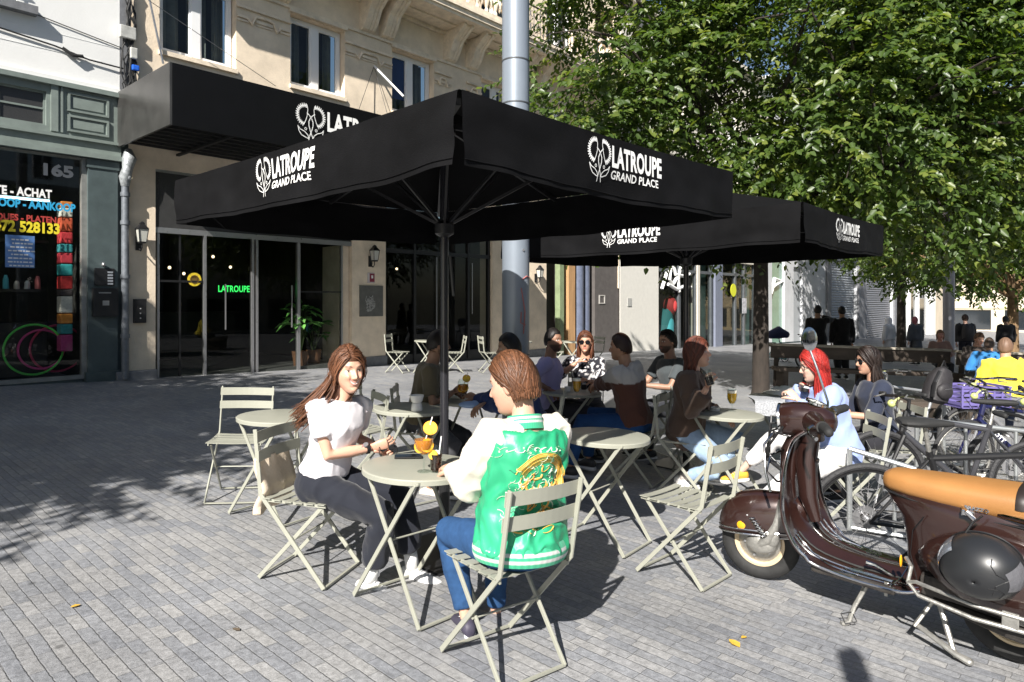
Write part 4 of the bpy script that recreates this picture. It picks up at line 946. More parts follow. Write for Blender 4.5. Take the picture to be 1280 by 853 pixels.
def tree(name, label, x, y, tr, th, lobes, n_twigs, per, leaf, seed, group='trees on the square', lean=(0, 0), bark=BARK, inner=.45):
    e = empty(name, label, 'tree', group); g = gz(x, y); e.location = (x, y, g)
    lob = [(Vector(c), r) for c, r in lobes]
    me, st = crown_mesh('crown', [(tuple(c), r) for c, r in lob], n_twigs, per, leaf, seed, inner)
    o = bpy.data.objects.new('crown', me); COL.objects.link(o); o.parent = e; me.materials.append(LEAF)
    rs = random.Random(seed)
    mb = MB(); top = Vector((lean[0], lean[1], th))
    mb.tube([(0, 0, -.1), (0, 0, .12), (lean[0]*.3, lean[1]*.3, th*.45), top], [tr*1.35, tr*1.08, tr*.94, tr*.85], 14)
    mb.build('trunk', bark, e, smooth=True)
    mb = MB()
    for k in range(9):
        c, r = lob[k % len(lob)]; an = rs.uniform(0, 6.28); tgt = c+Vector((r[0]*.75*math.cos(an+k*.7), r[1]*.75*math.sin(an+k*.7), rs.uniform(-.3, .6)*r[2]))
        m1 = top.lerp(tgt, .4)+Vector((rs.uniform(-.3, .3), rs.uniform(-.3, .3), rs.uniform(.1, .5)))
        mb.tube([top-Vector((0, 0, .15)), m1, top.lerp(tgt, .75)+Vector((0, 0, .2)), tgt], [tr*.55, tr*.36, tr*.2, tr*.08], 8)
        for q in range(4):
            p = m1.lerp(tgt, .2+.25*q); s = p+Vector((rs.uniform(-1, 1), rs.uniform(-1, 1), rs.uniform(-.1, .8)))*1.1
            mb.tube([p, p.lerp(s, .5)+Vector((0, 0, .1)), s], [tr*.15, tr*.1, tr*.04], 5)
    for p in st[::max(1, len(st)//260)]:
        p = Vector(p); c = min(lob, key=lambda q: (q[0]-p).length)[0]; q = p.lerp(c, .35); mb.tube([q, p.lerp(q, .5)+Vector((0, 0, .06)), p], [.022, .014, .006], 4)
    mb.build('branches', bark, e, smooth=True)
    return e
g = G(951, 494)
tree('plane_tree', 'large leafy tree with a dark trunk behind the second parasol', g.x, g.y, .150, 2.9,
     [((0, 0, 5.2), (3.4, 3.4, 2.6)), ((-1.9, -.7, 5.0), (2.5, 2.5, 2.4)), ((-3.2, -.9, 5.4), (1.6, 1.8, 2.0)), ((-2.6, -.6, 7.4), (2.2, 2.2, 1.8)), ((.9, -2.2, 4.8), (2.8, 2.2, 2.1)), ((2.7, -.6, 4.3), (2.4, 2.6, 2.0)), ((-.8, .2, 7.6), (3.2, 3.2, 2.0)), ((1.6, -1.5, 7.4), (3.2, 2.8, 2.0)), ((3.6, .5, 7.0), (2.6, 2.6, 2.2))], 11500, 11, .122, 5)
tree('plane_tree', 'leafy tree standing past the right edge, its crown reaching in over the scooter', 11.6, 14.0, .17, 2.9,
     [((0, 0, 5.6), (3.8, 3.8, 2.8)), ((-2.0, -1.2, 5.0), (2.6, 2.4, 2.1)), ((-1.0, 0, 7.8), (3.6, 3.4, 2.2)), ((-2.5, 1, 8.6), (3, 3, 2.2))], 7500, 11, .138, 6)
g = P(1266, 375, 33)
YB = mat('bark_lit', (.16, .10, .05), .9, var=.4, vscale=8, bump=.8)  # paler copy of the bark, sunlight on the far trunk put into its colour
tree('plane_tree', 'tree with a slim trunk far off at the right beside the yellow house', g.x, g.y, .2, 2.6,
     [((-1, 0, 5.0), (4.2, 3.8, 2.6)), ((-3.2, 0, 4.4), (2.6, 2.4, 1.9)), ((1, 0, 7.2), (4, 3.5, 2.4))], 3000, 10, .16, 8, bark=YB)
g = P(1130, 375, 30)
tree('plane_tree', 'tree behind the second mast in front of the far shopfronts', g.x+2.2, g.y+4, .2, 3.6,
     [((0, 0, 6.4), (4.2, 4.2, 2.9)), ((1.5, -1, 5.2), (3.2, 3, 2.0)), ((0, 0, 9.5), (4.4, 4, 2.8)), ((-1, 0, 12.5), (4.4, 4, 2.8))], 5200, 10, .17, 9)
g = P(1300, 375, 24)
tree('plane_tree', 'last tree of the row, far down the street in front of the yellow house', g.x, g.y, .2, 3.0,
     [((0, 0, 5.8), (4.4, 4.4, 2.8)), ((-4, 0, 5.4), (3.6, 3.4, 2.5)), ((-1, 0, 9.2), (5, 4.5, 3))], 3200, 10, .19, 12)
tree('plane_tree', 'tree left of the camera whose shade lies across the pavers and the shop front', -9.1, 1.5, .19, 3.0,
     [((0, 0, 6.0), (3.0, 3.4, 2.6)), ((1.9, .9, 5.4), (2.0, 2.0, 1.6)), ((2.7, -1.5, 5.0), (1.7, 1.9, 1.5)), ((-2, -1, 6.4), (3, 3, 2.4))], 8500, 10, .15, 14, inner=.05)
tree('plane_tree', 'second tree at the left, shading the green shop', -13.5, 3.5, .19, 3.0,
     [((0, 0, 6.0), (3.6, 3.6, 2.8)), ((1, 2, 5.6), (3, 3, 2)), ((2.5, -2, 6.6), (3, 3, 2.4))], 5200, 10, .15, 15, inner=.2)
for i, (x, y) in enumerate(((-13, -15), (-3.5, -17), (6, -15), (15, -13), (24, -8))):
    tree('plane_tree', 'tree of the row behind the camera, %s' % ['leftmost', 'second from the left', 'middle one', 'second from the right', 'rightmost'][i], x, y, .2, 3.0, [((0, 0, 6.2), (4.6, 4.4, 3.2))], 900, 8, .26, 20+i, inner=.2)
# ============================================================ TERRACE FURNITURE
M_bis = mat('bistro_paint', (.305, .307, .255), .42, var=.05, vscale=6, bump=.03, bscale=200)
def make_chair():
    e = empty('folding_chair')
    ym = [(-.255, .83), (-.205, .47), (.20, .012)]
    for s in (-1, 1):
        mb = MB(); x = s*.195
        mb.bar((x, ym[0][0], ym[0][1]), (x, ym[1][0], ym[1][1]+.002), .011, .024, up=(0, 1, .2), bev=.003)
        mb.bar((x, ym[1][0], ym[1][1]+.006), (x, ym[2][0], ym[2][1]), .011, .024, up=(0, 1, .4), bev=.003)
        mb.build('back_post', M_bis, e)
        mb = MB(); x = s*.172
        mb.bar((x, .165, .445), (x, -.215, .012), .011, .022, up=(0, 1, -.4), bev=.003); mb.build('leg', M_bis, e)
    mb = MB()
    for k in range(6):
        y = -.165+k*.066; c = .462-.006*math.sin(k/5*math.pi)
        n = 6; vs = []
        for i in range(n+1):
            x = -.205+.41*i/n; sag = -.007*math.sin(math.pi*i/n)
            for dy, dz in ((-.024, 0), (.024, 0), (.024, -.004), (-.024, -.004)): vs.append((x, y+dy, c+dz+sag))
        fs = []
        for i in range(n):
            for j in range(4): fs.append((i*4+j, (i+1)*4+j, (i+1)*4+(j+1) % 4, i*4+(j+1) % 4))
        fs += [(0, 1, 2, 3), (n*4+3, n*4+2, n*4+1, n*4)]
        mb.add(vs, fs)
    for s in (-1, 1): mb.bar((s*.186, -.20, .448), (s*.186, .19, .448), .008, .016)
    mb.build('seat', M_bis, e)
    for zc in (.79, .685):
        mb = MB(); n = 10; vs = []; yb = -.255+(.83-zc)*.139+.016
        for i in range(n+1):
            x = -.205+.41*i/n; bow = -.022*math.sin(math.pi*i/n)
            for dy, dz in ((-.002, -.03), (.002, -.03), (.002-.004, .03), (-.002-.004, .03)): vs.append((x, yb+dy+bow-.0, zc+dz))
        fs = []
        for i in range(n):
            for j in range(4): fs.append((i*4+j, i*4+(j+1) % 4, (i+1)*4+(j+1) % 4, (i+1)*4+j))
        fs += [(3, 2, 1, 0), (n*4, n*4+1, n*4+2, n*4+3)]
        mb.add(vs, fs)
        for sx in (-.195, .195): mb.lathe([(.006, 0), (.006, .008)], (sx, yb-.016, zc), 8, axis=(0, -1, 0))
        mb.build('back_slat', M_bis, e)
    for y, w_ in ((-.215, .172), (.20, .195)):
        mb = MB(); mb.bar((-w_, y, .016), (w_, y, .016), .014, .009); mb.build('foot_bar', M_bis, e)
    mb = MB(); mb.tube([(-.19, -.02, .235), (.19, -.02, .235)], .005, 6); mb.build('hinge_rod', M_bis, e)
    return e
def make_table():
    e = empty('round_table')
    mb = MB(); mb.lathe([(.0, .713), (.288, .713), (.296, .711), (.300, .706), (.300, .684), (.296, .684), (.294, .700), (0, .703)], n=56); mb.build('table_top', M_bis, e, smooth=True)
    mb = MB(); mb.bx(-.2, .2, -.235, -.215, .690, .701); mb.bx(-.2, .2, .215, .235, .690, .701); mb.build('top_bracket', M_bis, e)
    for s in (-1, 1):
        mb = MB(); mb.bar((s*.205, -.215, .69), (s*.205, .265, .012), .011, .024, up=(0, 1, .5), bev=.003); mb.build('leg', M_bis, e)
        mb = MB(); mb.bar((s*.190, .215, .69), (s*.190, -.265, .012), .011, .024, up=(0, 1, -.5), bev=.003); mb.build('leg', M_bis, e)
    for y, w_, z in ((.265, .205, .016), (-.265, .19, .016)):
        mb = MB(); mb.bar((-w_, y, z), (w_, y, z), .014, .009); mb.build('foot_bar', M_bis, e)
    mb = MB(); mb.tube([(-.2, .03, .35), (.2, .03, .35)], .005, 6); mb.build('hinge_rod', M_bis, e)
    return e
_ch = make_chair(); _tb = make_table(); _used = {}
def place(proto, x, y, fwd, label, cat, group):
    o = proto if proto.name not in _used else copy_tree(proto)
    _used[proto.name] = 1
    o.matrix_world = on_ground(x, y, math.atan2(fwd[1], fwd[0])); tag(o, label, cat, group); return o
GC, GT = 'folding chairs of the terrace', 'round bistro tables'
C = lambda x, y, f, l: place(_ch, x, y, f, l, 'chair', GC)
T = lambda x, y, f, l: place(_tb, x, y, f, l, 'table', GT)
T(-.50, 3.50, (-.72, .69), 'round table with the cocktail, cola and phone between the two women in front')
T(.60, 4.50, (-.80, .60), 'empty round table right behind the woman in the green jacket')
T(-1.69, 4.84, (-.85, .5), 'empty round table at the left end of the terrace')
t4 = G(510, 509, .715); T(t4.x, t4.y, (-.7, .7), 'round table with stacked white cups behind the woman in the white T-shirt')
t5 = G(905, 516, .715); T(t5.x, t5.y, (-.8, .6), 'round table holding one full beer glass and an ashtray')
t6 = G(972, 496, .715); T(t6.x, t6.y, (-.8, .6), 'round table with white bag and newspaper in front of the red haired woman')
t7 = G(712, 489, .715); T(t7.x, t7.y, (-.9, .3), 'shaded round table between the lilac shirt man and the woman in sunglasses')
t8 = P(584, 500, 141); T(t8.x, t8.y, (-.5, .8), 'shaded round table behind the parasol pole, in front of the man in the navy jacket')
C(-1.15, 3.83, (.96, -.25), 'folding chair under the woman in the white T-shirt')
C(-.04, 2.97, (-.62, .78), 'folding chair under the woman in the green jacket')
C(-2.13, 5.22, (.18, -.98), 'empty folding chair at the far left, behind the left table')
C(-1.30, 5.25, (-.85, -.45), 'empty folding chair right of the left table, half behind the seated woman')
C(1.02, 4.0, (-.72, .69), 'empty folding chair between the empty table and the scooter')
C(t4.x-.45, t4.y+.35, (.8, -.5), 'empty folding chair beyond the table with the white cups')
c7 = G(890, 560); C(t5.x-.05, t5.y+.62, (.1, -1), 'empty folding chair behind the beer glass table, beside the tree trunk')
# seats for the people further back (same places as the people)
SEATS = dict(brown=((-.80, 5.85), (.93, .05)), navy=((.16, 5.72), (-.93, .12)), lilac=((.36, 6.95), (.9, -.15)), floral=((.80, 7.35), (-.05, -1)),
             hoodie=((1.12, 6.1), (-.85, .5)), beard=((1.78, 7.3), (-.9, -.35)), coat=((1.50, 5.8), (.85, -.42)), red=((2.52, 5.15), (-1, .12)), dark=((3.15, 5.75), (-1, .05)))
for k, lb in dict(brown='folding chair under the man in the olive shirt', navy='folding chair under the man in the navy jacket', lilac='folding chair under the man in the lilac T-shirt',
                  floral='folding chair under the woman in sunglasses', hoodie='folding chair under the man in the grey and maroon hoodie', beard='folding chair under the bearded man in the shade',
                  coat='folding chair under the woman drinking in a brown coat', red='folding chair under the red haired woman', dark='folding chair under the dark haired woman in sunglasses').items():
    (x, y), f = SEATS[k]; C(x, y, f, lb)
# the back row by the facade
for i, (px, py, kk, f, lb) in enumerate([(497, 466, 57, (.9, -.2), 'leftmost empty chair of the back row by the bar windows'), (566, 466, 57, (-.9, -.2), 'second empty chair of the back row, facing left'), (612, 466, 57, (.85, .3), 'third empty chair of the back row, beside the mast'), (739, 462, 58, (-.75, -.5), 'rightmost empty chair of the back row by the white pier'), (694, 463, 58, (.9, -.1), 'empty chair of the back row behind the lilac shirt man')]):
    g = G(px, py); C(g.x, g.y, f, lb)
g = G(533, 467); T(g.x, g.y+.1, (.95, -.1), 'empty round table of the back row, between the left chairs'); g = G(715, 464); T(g.x, g.y+.1, (.8, -.1), 'empty round table of the back row near the white pier'); g = G(648, 466); T(g.x, g.y+.3, (.8, -.1), 'empty round table of the back row behind the mast')

# ------------------------------------------------------------ things on the tables
def glassy(name, tint=(.93, .96, .95)): return glass_mat(name, tint, .01, 1.35)
M_gl = glassy('drinking_glass')
def top_at(px, py): return G(px, py, .715)
def citrus(parent, c, r, axis, name='orange_slice'):
    mb = MB(); mb.lathe([(0, -.003), (r, -.003), (r, .003), (0, .003)], c, 20, axis=axis); o = mb.build(name, mat('orange_rind', (.85, .38, .02), .5), parent)
    mb = MB(); mb.lathe([(0, -.0036), (r*.86, -.0036), (r*.86, .0036), (0, .0036)], c, 20, axis=axis); mb.build('flesh', mat('orange_flesh', (.95, .52, .05), .4, var=.3, vscale=120), o)
def goblet(p, label, cat='cocktail', liquid=(.85, .30, .02), s=1.0, fill=.62, foam=False, slices=True, straw=True):
    e = empty('cocktail_glass' if not foam else 'beer_glass', label, cat, None, loc=p)
    prof = [(.034, 0), (.034, .003), (.006, .006), (.0045, .075), (.018, .085), (.042, .115), (.049, .15), (.046, .185), (.038, .21)]
    if foam: prof = [(.034, 0), (.034, .003), (.006, .006), (.006, .055), (.022, .065), (.041, .10), (.044, .14), (.040, .175), (.035, .20)]
    prof = [(r*s, z*s) for r, z in prof]
    mb = MB(); mb.lathe([(0, 0)]+prof+[(r-.0015, z) for r, z in prof[::-1][:5]]+[(0, prof[4][1]+.003)], n=28); mb.build('glass', M_gl, e, smooth=True)
    zf = .08*s+(.13*s)*fill; bl = [(0, prof[4][1]+.004)]
    for r, z in prof[4:]:
        if z < zf: bl.append((r-.003, z+.003))
    bl.append((bl[-1][0], zf)); bl.append((0, zf))
    lm = mat('liquid_%d' % int(liquid[0]*100+liquid[1]*10), liquid, .08, spec=.6, sss=0)
    lm.node_tree.nodes['Principled BSDF'].inputs['Transmission Weight'].default_value = .45
    mb = MB(); mb.lathe(bl, n=24); mb.build('drink', lm, e, smooth=True)
    if foam: mb = MB(); r = bl[-2][0]; mb.lathe([(0, zf), (r, zf), (r*1.0, zf+.022*s), (0, zf+.024*s)], n=20); mb.build('foam', mat('beer_foam', (.85, .8, .68), .8), e, smooth=True)
    if slices:
        citrus(e, Vector((.018, -.022, .135))*s, .034*s, (.5, -1, .15)); citrus(e, Vector((.03, .012, .215))*s, .036*s, (.25, -1, .5)); citrus(e, Vector((-.022, -.014, .125))*s, .03*s, (-.6, -1, 0))
    if straw: mb = MB(); mb.tube([Vector((-.01, .01, .1))*s, Vector((.04, .02, .27))*s], .003, 6); mb.build('straw', mw, e)
    return e
goblet(top_at(530, 590)+Vector((0, 0, .002)), 'orange cocktail goblet with citrus slices on the front table')
goblet(t8+Vector((-.02, -.22, .01)), 'orange cocktail glass on the shaded table behind the parasol pole', s=.95)
goblet(top_at(915, 514)+Vector((0, 0, .002)), 'stemmed glass of pale beer alone on the table beside the tree trunk', 'beer', (.88, .48, .02), .95, .62, True, False, False)
goblet(top_at(721, 500)+Vector((0, 0, .012)), 'stemmed glass of beer on the shaded table before the woman in sunglasses', 'beer', (.8, .4, .02), .95, .7, True, False, False)
# cola
p = top_at(545, 590); e = empty('cola_glass', 'tall glass of dark cola with an orange slice and striped straw on the front table', 'drink', loc=p+Vector((0, 0, .002)))
mb = MB(); mb.lathe([(0, 0), (.028, 0), (.034, .125), (.032, .125), (.027, .008), (0, .008)], n=28); mb.build('glass', M_gl, e, smooth=True)
mb = MB(); mb.lathe([(0, .009), (.0262, .009), (.0305, .088), (0, .088)], n=24); mb.build('drink', mat('cola', (.018, .006, .004), .06, spec=.6), e, smooth=True)
citrus(e, Vector((-.012, -.02, .088)), .024, (-.2, -1, .1)); mb = MB(); mb.tube([(.008, .006, .03), (.026, .01, .175)], .0035, 8); mb.build('straw', mat('striped_straw', (.75, .75, .75), .5, var=.3, vscale=90), e)
mb = MB(); [mb.box((-.004+.016*i, .004-.012*i, .098), (.02, .02, .018), bev=.003) for i in (0, 1)]; mb.build('ice_cube', mat('ice', (.75, .75, .75), .1, spec=.6), e)
# phone, sunglasses case
p = top_at(508, 572); e = empty('smartphone', 'black smartphone lying on the front table', 'phone', loc=p+Vector((.01, 0, .0)), rz=.15)
mb = MB(); mb.box((0, 0, .006), (.148, .072, .008), bev=.003); mb.build('case', M_black, e); mb = MB(); mb.box((0, 0, .0115), (.14, .066, .0012)); mb.build('screen', mat('phone_screen', (.006, .006, .008), .08), e)
# stacked cups on T4
p = top_at(521, 514); e = empty('coffee_cups', 'white bowl stacked on an upturned white cup on the table behind', 'cups', loc=p+Vector((0, 0, .002)))
M_porc = mat('white_porcelain', (.78, .77, .75), .25, coat=.4)
mb = MB(); mb.lathe([(0, 0), (.042, 0), (.045, .012), (.040, .05), (.034, .062), (0, .062)], n=24); mb.build('cup', M_porc, e, smooth=True)
mb = MB(); mb.lathe([(0, .063), (.032, .063), (.044, .075), (.055, .115), (.057, .122), (.053, .121), (.04, .08), (0, .078)], n=28); mb.build('bowl', M_porc, e, smooth=True)
# ashtray on T5, bag and newspaper on T6
p = top_at(893, 514); o = MB().lathe([(0, 0), (.045, 0), (.05, .03), (.042, .03), (.038, .008), (0, .008)], n=20).build('ashtray', mat('ashtray_glass', (.35, .37, .37), .1, spec=.7), smooth=True); o.location = p+Vector((0, 0, .003)); tag(o, 'small clear ashtray left of the beer glass', 'ashtray')
mb = MB(); vs = []
for i in range(13):
    for j in range(9):
        u, v = i/12, j/8; x = -.2+.4*u; y = -.12+.24*v; z = .012+.075*math.sin(math.pi*u)**.7*math.sin(math.pi*v)**.7*(1+.4*noise.noise(Vector((u*4, v*4, 2))))+.012*noise.noise(Vector((u*9, v*9, 0)))
        vs.append((x, y, z))
mb.add(vs, [(i*9+j, (i+1)*9+j, (i+1)*9+j+1, i*9+j+1) for i in range(12) for j in range(8)]); o = mb.build('cloth_bag', mat('white_canvas_bag', (.66, .64, .58), .85, bump=.3), smooth=True)
p = top_at(978, 493); o.location = p+Vector((.02, 0, 0)); o.rotation_euler = (0, 0, .2); tag(o, 'crumpled off white cloth bag on the table behind the scooter handlebar', 'bag')
p = top_at(962, 500); mb = MB(); vs = []
prof = [(.22, .0, .004), (.02, .0, .006), (-.10, .0, .004), (-.125, .0, -.008), (-.135, .0, -.06), (-.14, .0, -.14)]
for k, (yy, _, zz) in enumerate(prof):
    for i in range(9): vs.append((-.17+.34*i/8, yy, zz+.003*math.sin(i*1.7+k)))
mb.add(vs, [(k*9+i, k*9+i+1, (k+1)*9+i+1, (k+1)*9+i) for k in range(5) for i in range(8)])
o = mb.build('newspaper', mat('newsprint', (.30, .31, .33), .7, var=.6, vscale=120), smooth=True); o.location = p+Vector((0, 0, .004)); o.rotation_euler = (0, 0, -.1); tag(o, 'grey newspaper hanging over the edge of the table behind the scooter', 'newspaper')
# small items on shaded tables
for q, (dx, dy) in enumerate(((-.12, -.05), (.05, .08))):
    o = MB().lathe([(0, 0), (.026, 0), (.036, .045), (.033, .045), (.024, .006), (0, .006)], n=18).build('coffee_cup', M_porc if q == 0 else M_black, smooth=True); o.location = t7+Vector((dx+.1, dy, .005)); tag(o, ['small white coffee cup on the shaded table by the woman in sunglasses', 'small black cup on the shaded table by the woman in sunglasses'][q], 'cup')
# benches behind the terrace
M_beam = mat('bench_wood', (.055, .042, .032), .75, var=.45, vscale=3, stretch=(.3, 1, 1), bump=.4, bscale=30)
M_beamt = mat('bench_top', (.30, .27, .22), .8, var=.3, vscale=4)
def bench(p0, p1, label, seat_z=.45, back=True, depth=.45):
    a, b = Vector((*p0, 0)), Vector((*p1, 0)); d = b-a; L_ = d.length; yaw = math.atan2(d.y, d.x); e = empty('timber_bench', label, 'bench', 'timber benches')
    sl = (gz(b.x, b.y)-gz(a.x, a.y))/L_
    e.matrix_world = Matrix.Translation((a.x, a.y, gz(a.x, a.y))) @ Matrix.Rotation(yaw, 4, 'Z') @ Matrix.Rotation(-math.atan(sl), 4, 'Y')
    mb = MB(); n = 3
    for i in range(n): mb.bx(0, L_, -depth/2+i*depth/n+.01, -depth/2+(i+1)*depth/n-.01, seat_z-.08, seat_z, bev=.008)
    mb.build('seat', M_beam, e)
    if back:
        mb = MB(); mb.bx(0, L_, depth/2, depth/2+.06, seat_z+.17, seat_z+.42, bev=.01); mb.build('backrest', M_beam, e)
        mb = MB(); mb.bx(0, L_, depth/2-.04, depth/2+.16, seat_z+.423, seat_z+.47, bev=.008); mb.build('top_rail', M_beamt, e)
    k = max(2, int(L_/1.6)+1)
    for i in range(k):
        x = .1+(L_-.3)*i/(k-1); mb = MB(); mb.bx(x, x+.1, -depth/2+.03, depth/2-.03, 0, seat_z-.082)
        if back: mb.bx(x, x+.08, depth/2+.062, depth/2+.12, 0, seat_z+.42)
        mb.build('leg', M_beam, e)
    return e
b0, b1 = P(925, 375, 60), P(1178, 375, 60); bench((b0.x+.72, b0.y), (b1.x+.3, b1.y), 'long dark timber bench with backrest, left of the bicycles')
b0, b1 = P(1105, 375, 88), P(1172, 375, 88); bench((b0.x, b0.y), (b1.x, b1.y), 'short dark block bench right of the dark haired woman', seat_z=.40, back=False, depth=.5)
b0, b1 = P(1205, 375, 62), P(1330, 375, 62); bench((b0.x, b0.y), (b1.x+.6, b1.y), 'timber bench behind the yellow jacket at the right edge')
b0, b1 = P(1196, 375, 92), P(1330, 375, 92); bench((b0.x, b0.y+.1), (b1.x, b1.y+.1), 'low timber bench that the person in the yellow jacket sits on', back=False)
# ============================================================ SCOOTER
M_brown = mat('brown_lacquer', (.030, .0125, .010), .28, metal=.25, coat=1.0, var=.15, vscale=5)
M_chrome = mat('chrome', (.62, .62, .62), .12, metal=1.0, rvar=.08, vscale=30)
M_alu = mat('cast_aluminium', (.42, .41, .38), .45, metal=.8, var=.25, vscale=25, bump=.2)
M_rub = mat('rubber', (.018, .018, .018), .75, var=.3, vscale=20)
M_tan = mat('tan_leather', (.33, .155, .048), .46, var=.10, vscale=5, bump=.12, bscale=240)
M_cream2 = mat('cream_rim', (.60, .47, .30), .4, coat=.3)
M_amber = mat('amber_lens', (.8, .34, .01), .2, spec=.7)
M_grime = mat('engine_grime', (.045, .04, .036), .6, metal=.4, var=.5, vscale=14, bump=.4)
def sring(cx, cy, cz, rx, ry, n=24, e=2.4, tilt=0.0):
    """superellipse ring in a horizontal plane"""
    out = []
    for j in range(n):
        t = 2*math.pi*j/n; c, s = math.cos(t), math.sin(t)
        x = rx*math.copysign(abs(c)**(2/e), c); y = ry*math.copysign(abs(s)**(2/e), s)
        out.append(Vector((cx+x, cy+y, cz+tilt*x)))
    return out
def xring(x, y, z, ry, rz, n=24, e=2.3, sh=0.0):
    out = []
    for j in range(n):
        t = 2*math.pi*j/n; c, s = math.cos(t), math.sin(t)
        yy = ry*math.copysign(abs(c)**(2/e), c); zz = rz*math.copysign(abs(s)**(2/e), s)
        out.append(Vector((x+sh*zz, y+yy, z+zz)))
    return out
def wheel_parts(parent, x, steer=None, spokes=False):
    w_ = empty('wheel'); w_.parent = parent; w_.location = (x, 0, .222)
    mb = MB(); mb.tube([(.175*math.cos(t*math.pi/24), 0, .175*math.sin(t*math.pi/24)) for t in range(48)], .047, 14, close=True, cap=False); mb.build('tyre', M_rub, w_, smooth=True)
    mb = MB()
    for s in (-1, 1): mb.lathe([(.128, .0), (.150, .012), (.146, .030), (.128, .032), (.118, .018)], (0, 0, 0), 32, axis=(0, s, 0), closed=True)
    mb.build('rim', M_cream2, w_, smooth=True)
    mb = MB(); mb.lathe([(.0, -.05), (.06, -.05), (.095, -.03), (.12, -.018), (.12, .018), (.095, .03), (.06, .05), (0, .05)], (0, 0, 0), 28, axis=(0, 1, 0)); mb.build('hub', M_alu, w_, smooth=True)
    mb = MB(); [mb.lathe([(.008, 0), (.008, .012)], (.075*math.cos(k*math.pi*.4), .04, .075*math.sin(k*math.pi*.4)), 6, axis=(0, 1, 0)) for k in range(5)]; mb.build('wheel_nuts', M_chrome, w_)
    return w_
def make_scooter(x, y, fwd):
    S = empty('scooter', 'dark brown vintage scooter with tan seat parked in the right foreground', 'scooter')
    S.matrix_world = on_ground(x, y, math.atan2(fwd[1], fwd[0])) @ Matrix.Rotation(math.pi/2, 4, 'Z') @ Matrix.Rotation(R(-2.5), 4, 'X')
    WB = 1.22; fx, rx = .62, -.60
    st = R(14)   # steering turned a little to the left
    F = empty('front_fork'); F.parent = S; F.location = (fx, 0, 0); F.rotation_euler = (0, 0, st)
    wheel_parts(F, 0.0); wheel_parts(S, rx)
    # fork link with spring and amber reflector
    mb = MB(); mb.tube([(-.14, .075, .50), (-.10, .082, .36), (-.055, .085, .27), (0, .075, .222)], [.03, .032, .034, .03], 12); mb.ell((-.02, .078, .235), (.085, .028, .06)); mb.ell((-.075, .08, .29), (.05, .03, .07)); mb.build('fork_arm', M_alu, F, smooth=True)
    mb = MB(); a, b = Vector((-.045, .115, .30)), Vector((.035, .105, .40)); n = 90; mb.tube([a.lerp(b, i/n)+Vector((.020*math.cos(i*.5), 0, 0))+Vector((0, .022*math.sin(i*.5), 0)) for i in range(n)], .005, 6); mb.tube([a, b], .009, 8); mb.build('spring', M_chrome, F, smooth=True)
    mb = MB(); mb.lathe([(0, 0), (.030, 0), (.030, .014), (.022, .02), (0, .021)], (.085, .095, .335), 18, axis=(0, 1, 0)); mb.build('reflector', M_amber, F, smooth=True)
    # front fender
    mb = MB(); rings = []
    prof = [(-.27, .44, .05, .08), (-.21, .42, .088, .12), (-.10, .40, .108, .150), (.02, .385, .118, .158), (.11, .37, .114, .150), (.17, .355, .102, .132), (.205, .335, .080, .10), (.228, .32, .045, .06), (.235, .315, .012, .02)]
    for xx, zz, ry, rz in prof: rings.append(xring(xx, 0, zz-.02, ry, rz, 28, 2.3))
    # open below: keep upper arc only
    m = MB(); m.loft(rings); vs = m.v; fs = []
    for f in m.f:
        cz = sum(vs[i][2] for i in f)/len(f); cx = sum(vs[i][0] for i in f)/len(f)
        lim = .285-.02*max(0, (cx-.02))/.3
        if cz > lim: fs.append(f)
    mb.add(vs, fs); fd = mb.build('fender', M_brown, F, smooth=True, sharp=60); fd.modifiers.new('s', 'SOLIDIFY').thickness = .004
    for dz, rr in ((0, .0055), (.028, .004)):
        mb = MB()
        for s in (-1, 1):
            pts = []
            for xx, zz, ry, rz in prof[1:-1]:
                lim = .288-.02*max(0, (xx-.02))/.3+dz; q = max(-1, min(1, (lim-(zz-.02))/rz)); pts.append((xx, s*(ry*max(.03, (1-abs(q)**2.3))**(1/2.3)+.004), lim))
            mb.tube(pts, rr, 6)
        mb.build('fender_trim', M_chrome, F, smooth=True)
    # leg shield and floor
    P_ = [(.345, .93, .06, .03), (.40, .88, .13, .03), (.425, .80, .185, .045), (.44, .70, .225, .06), (.44, .60, .25, .065), (.425, .50, .262, .06), (.385, .41, .265, .05), (.32, .335, .258, .03), (.24, .29, .245, .015), (.12, .268, .232, .004), (0, .26, .226, 0), (-.12, .262, .222, 0), (-.20, .268, .215, 0), (-.26, .29, .20, 0)]
    from bisect import bisect
    def interp(i): 
        k = int(i); t = i-k; k2 = min(k+1, len(P_)-1)
        k0, k3 = max(0, k-1), min(k2+1, len(P_)-1); out = []
        for c in range(4):
            p0, p1, p2, p3 = P_[k0][c], P_[k][c], P_[k2][c], P_[k3][c]
            out.append(.5*((2*p1)+(-p0+p2)*t+(2*p0-5*p1+4*p2-p3)*t*t+(-p0+3*p1-3*p2+p3)*t**3))
        return out
    NU, NV = 24, 60; vs = []
    for i in range(NV+1):
        xx, zz, hw, cv = interp(i/NV*(len(P_)-1)*.9999)
        for j in range(NU+1):
            u = -1+2*j/NU; rib = .045*math.exp(-(u/.26)**2) if zz < .5 or xx < .35 else .02*math.exp(-(u/.3)**2)
            up = 1 if zz < .33 else max(0, (.6-zz)/.27)
            vs.append((xx-cv*abs(u)**2.2*.9-(1-up)*rib*.7, u*hw, zz+up*rib*.75-.012*abs(u)**6*(zz < .3)))
    mb = MB(); mb.add(vs, [(i*(NU+1)+j, i*(NU+1)+j+1, (i+1)*(NU+1)+j+1, (i+1)*(NU+1)+j) for i in range(NV) for j in range(NU)])
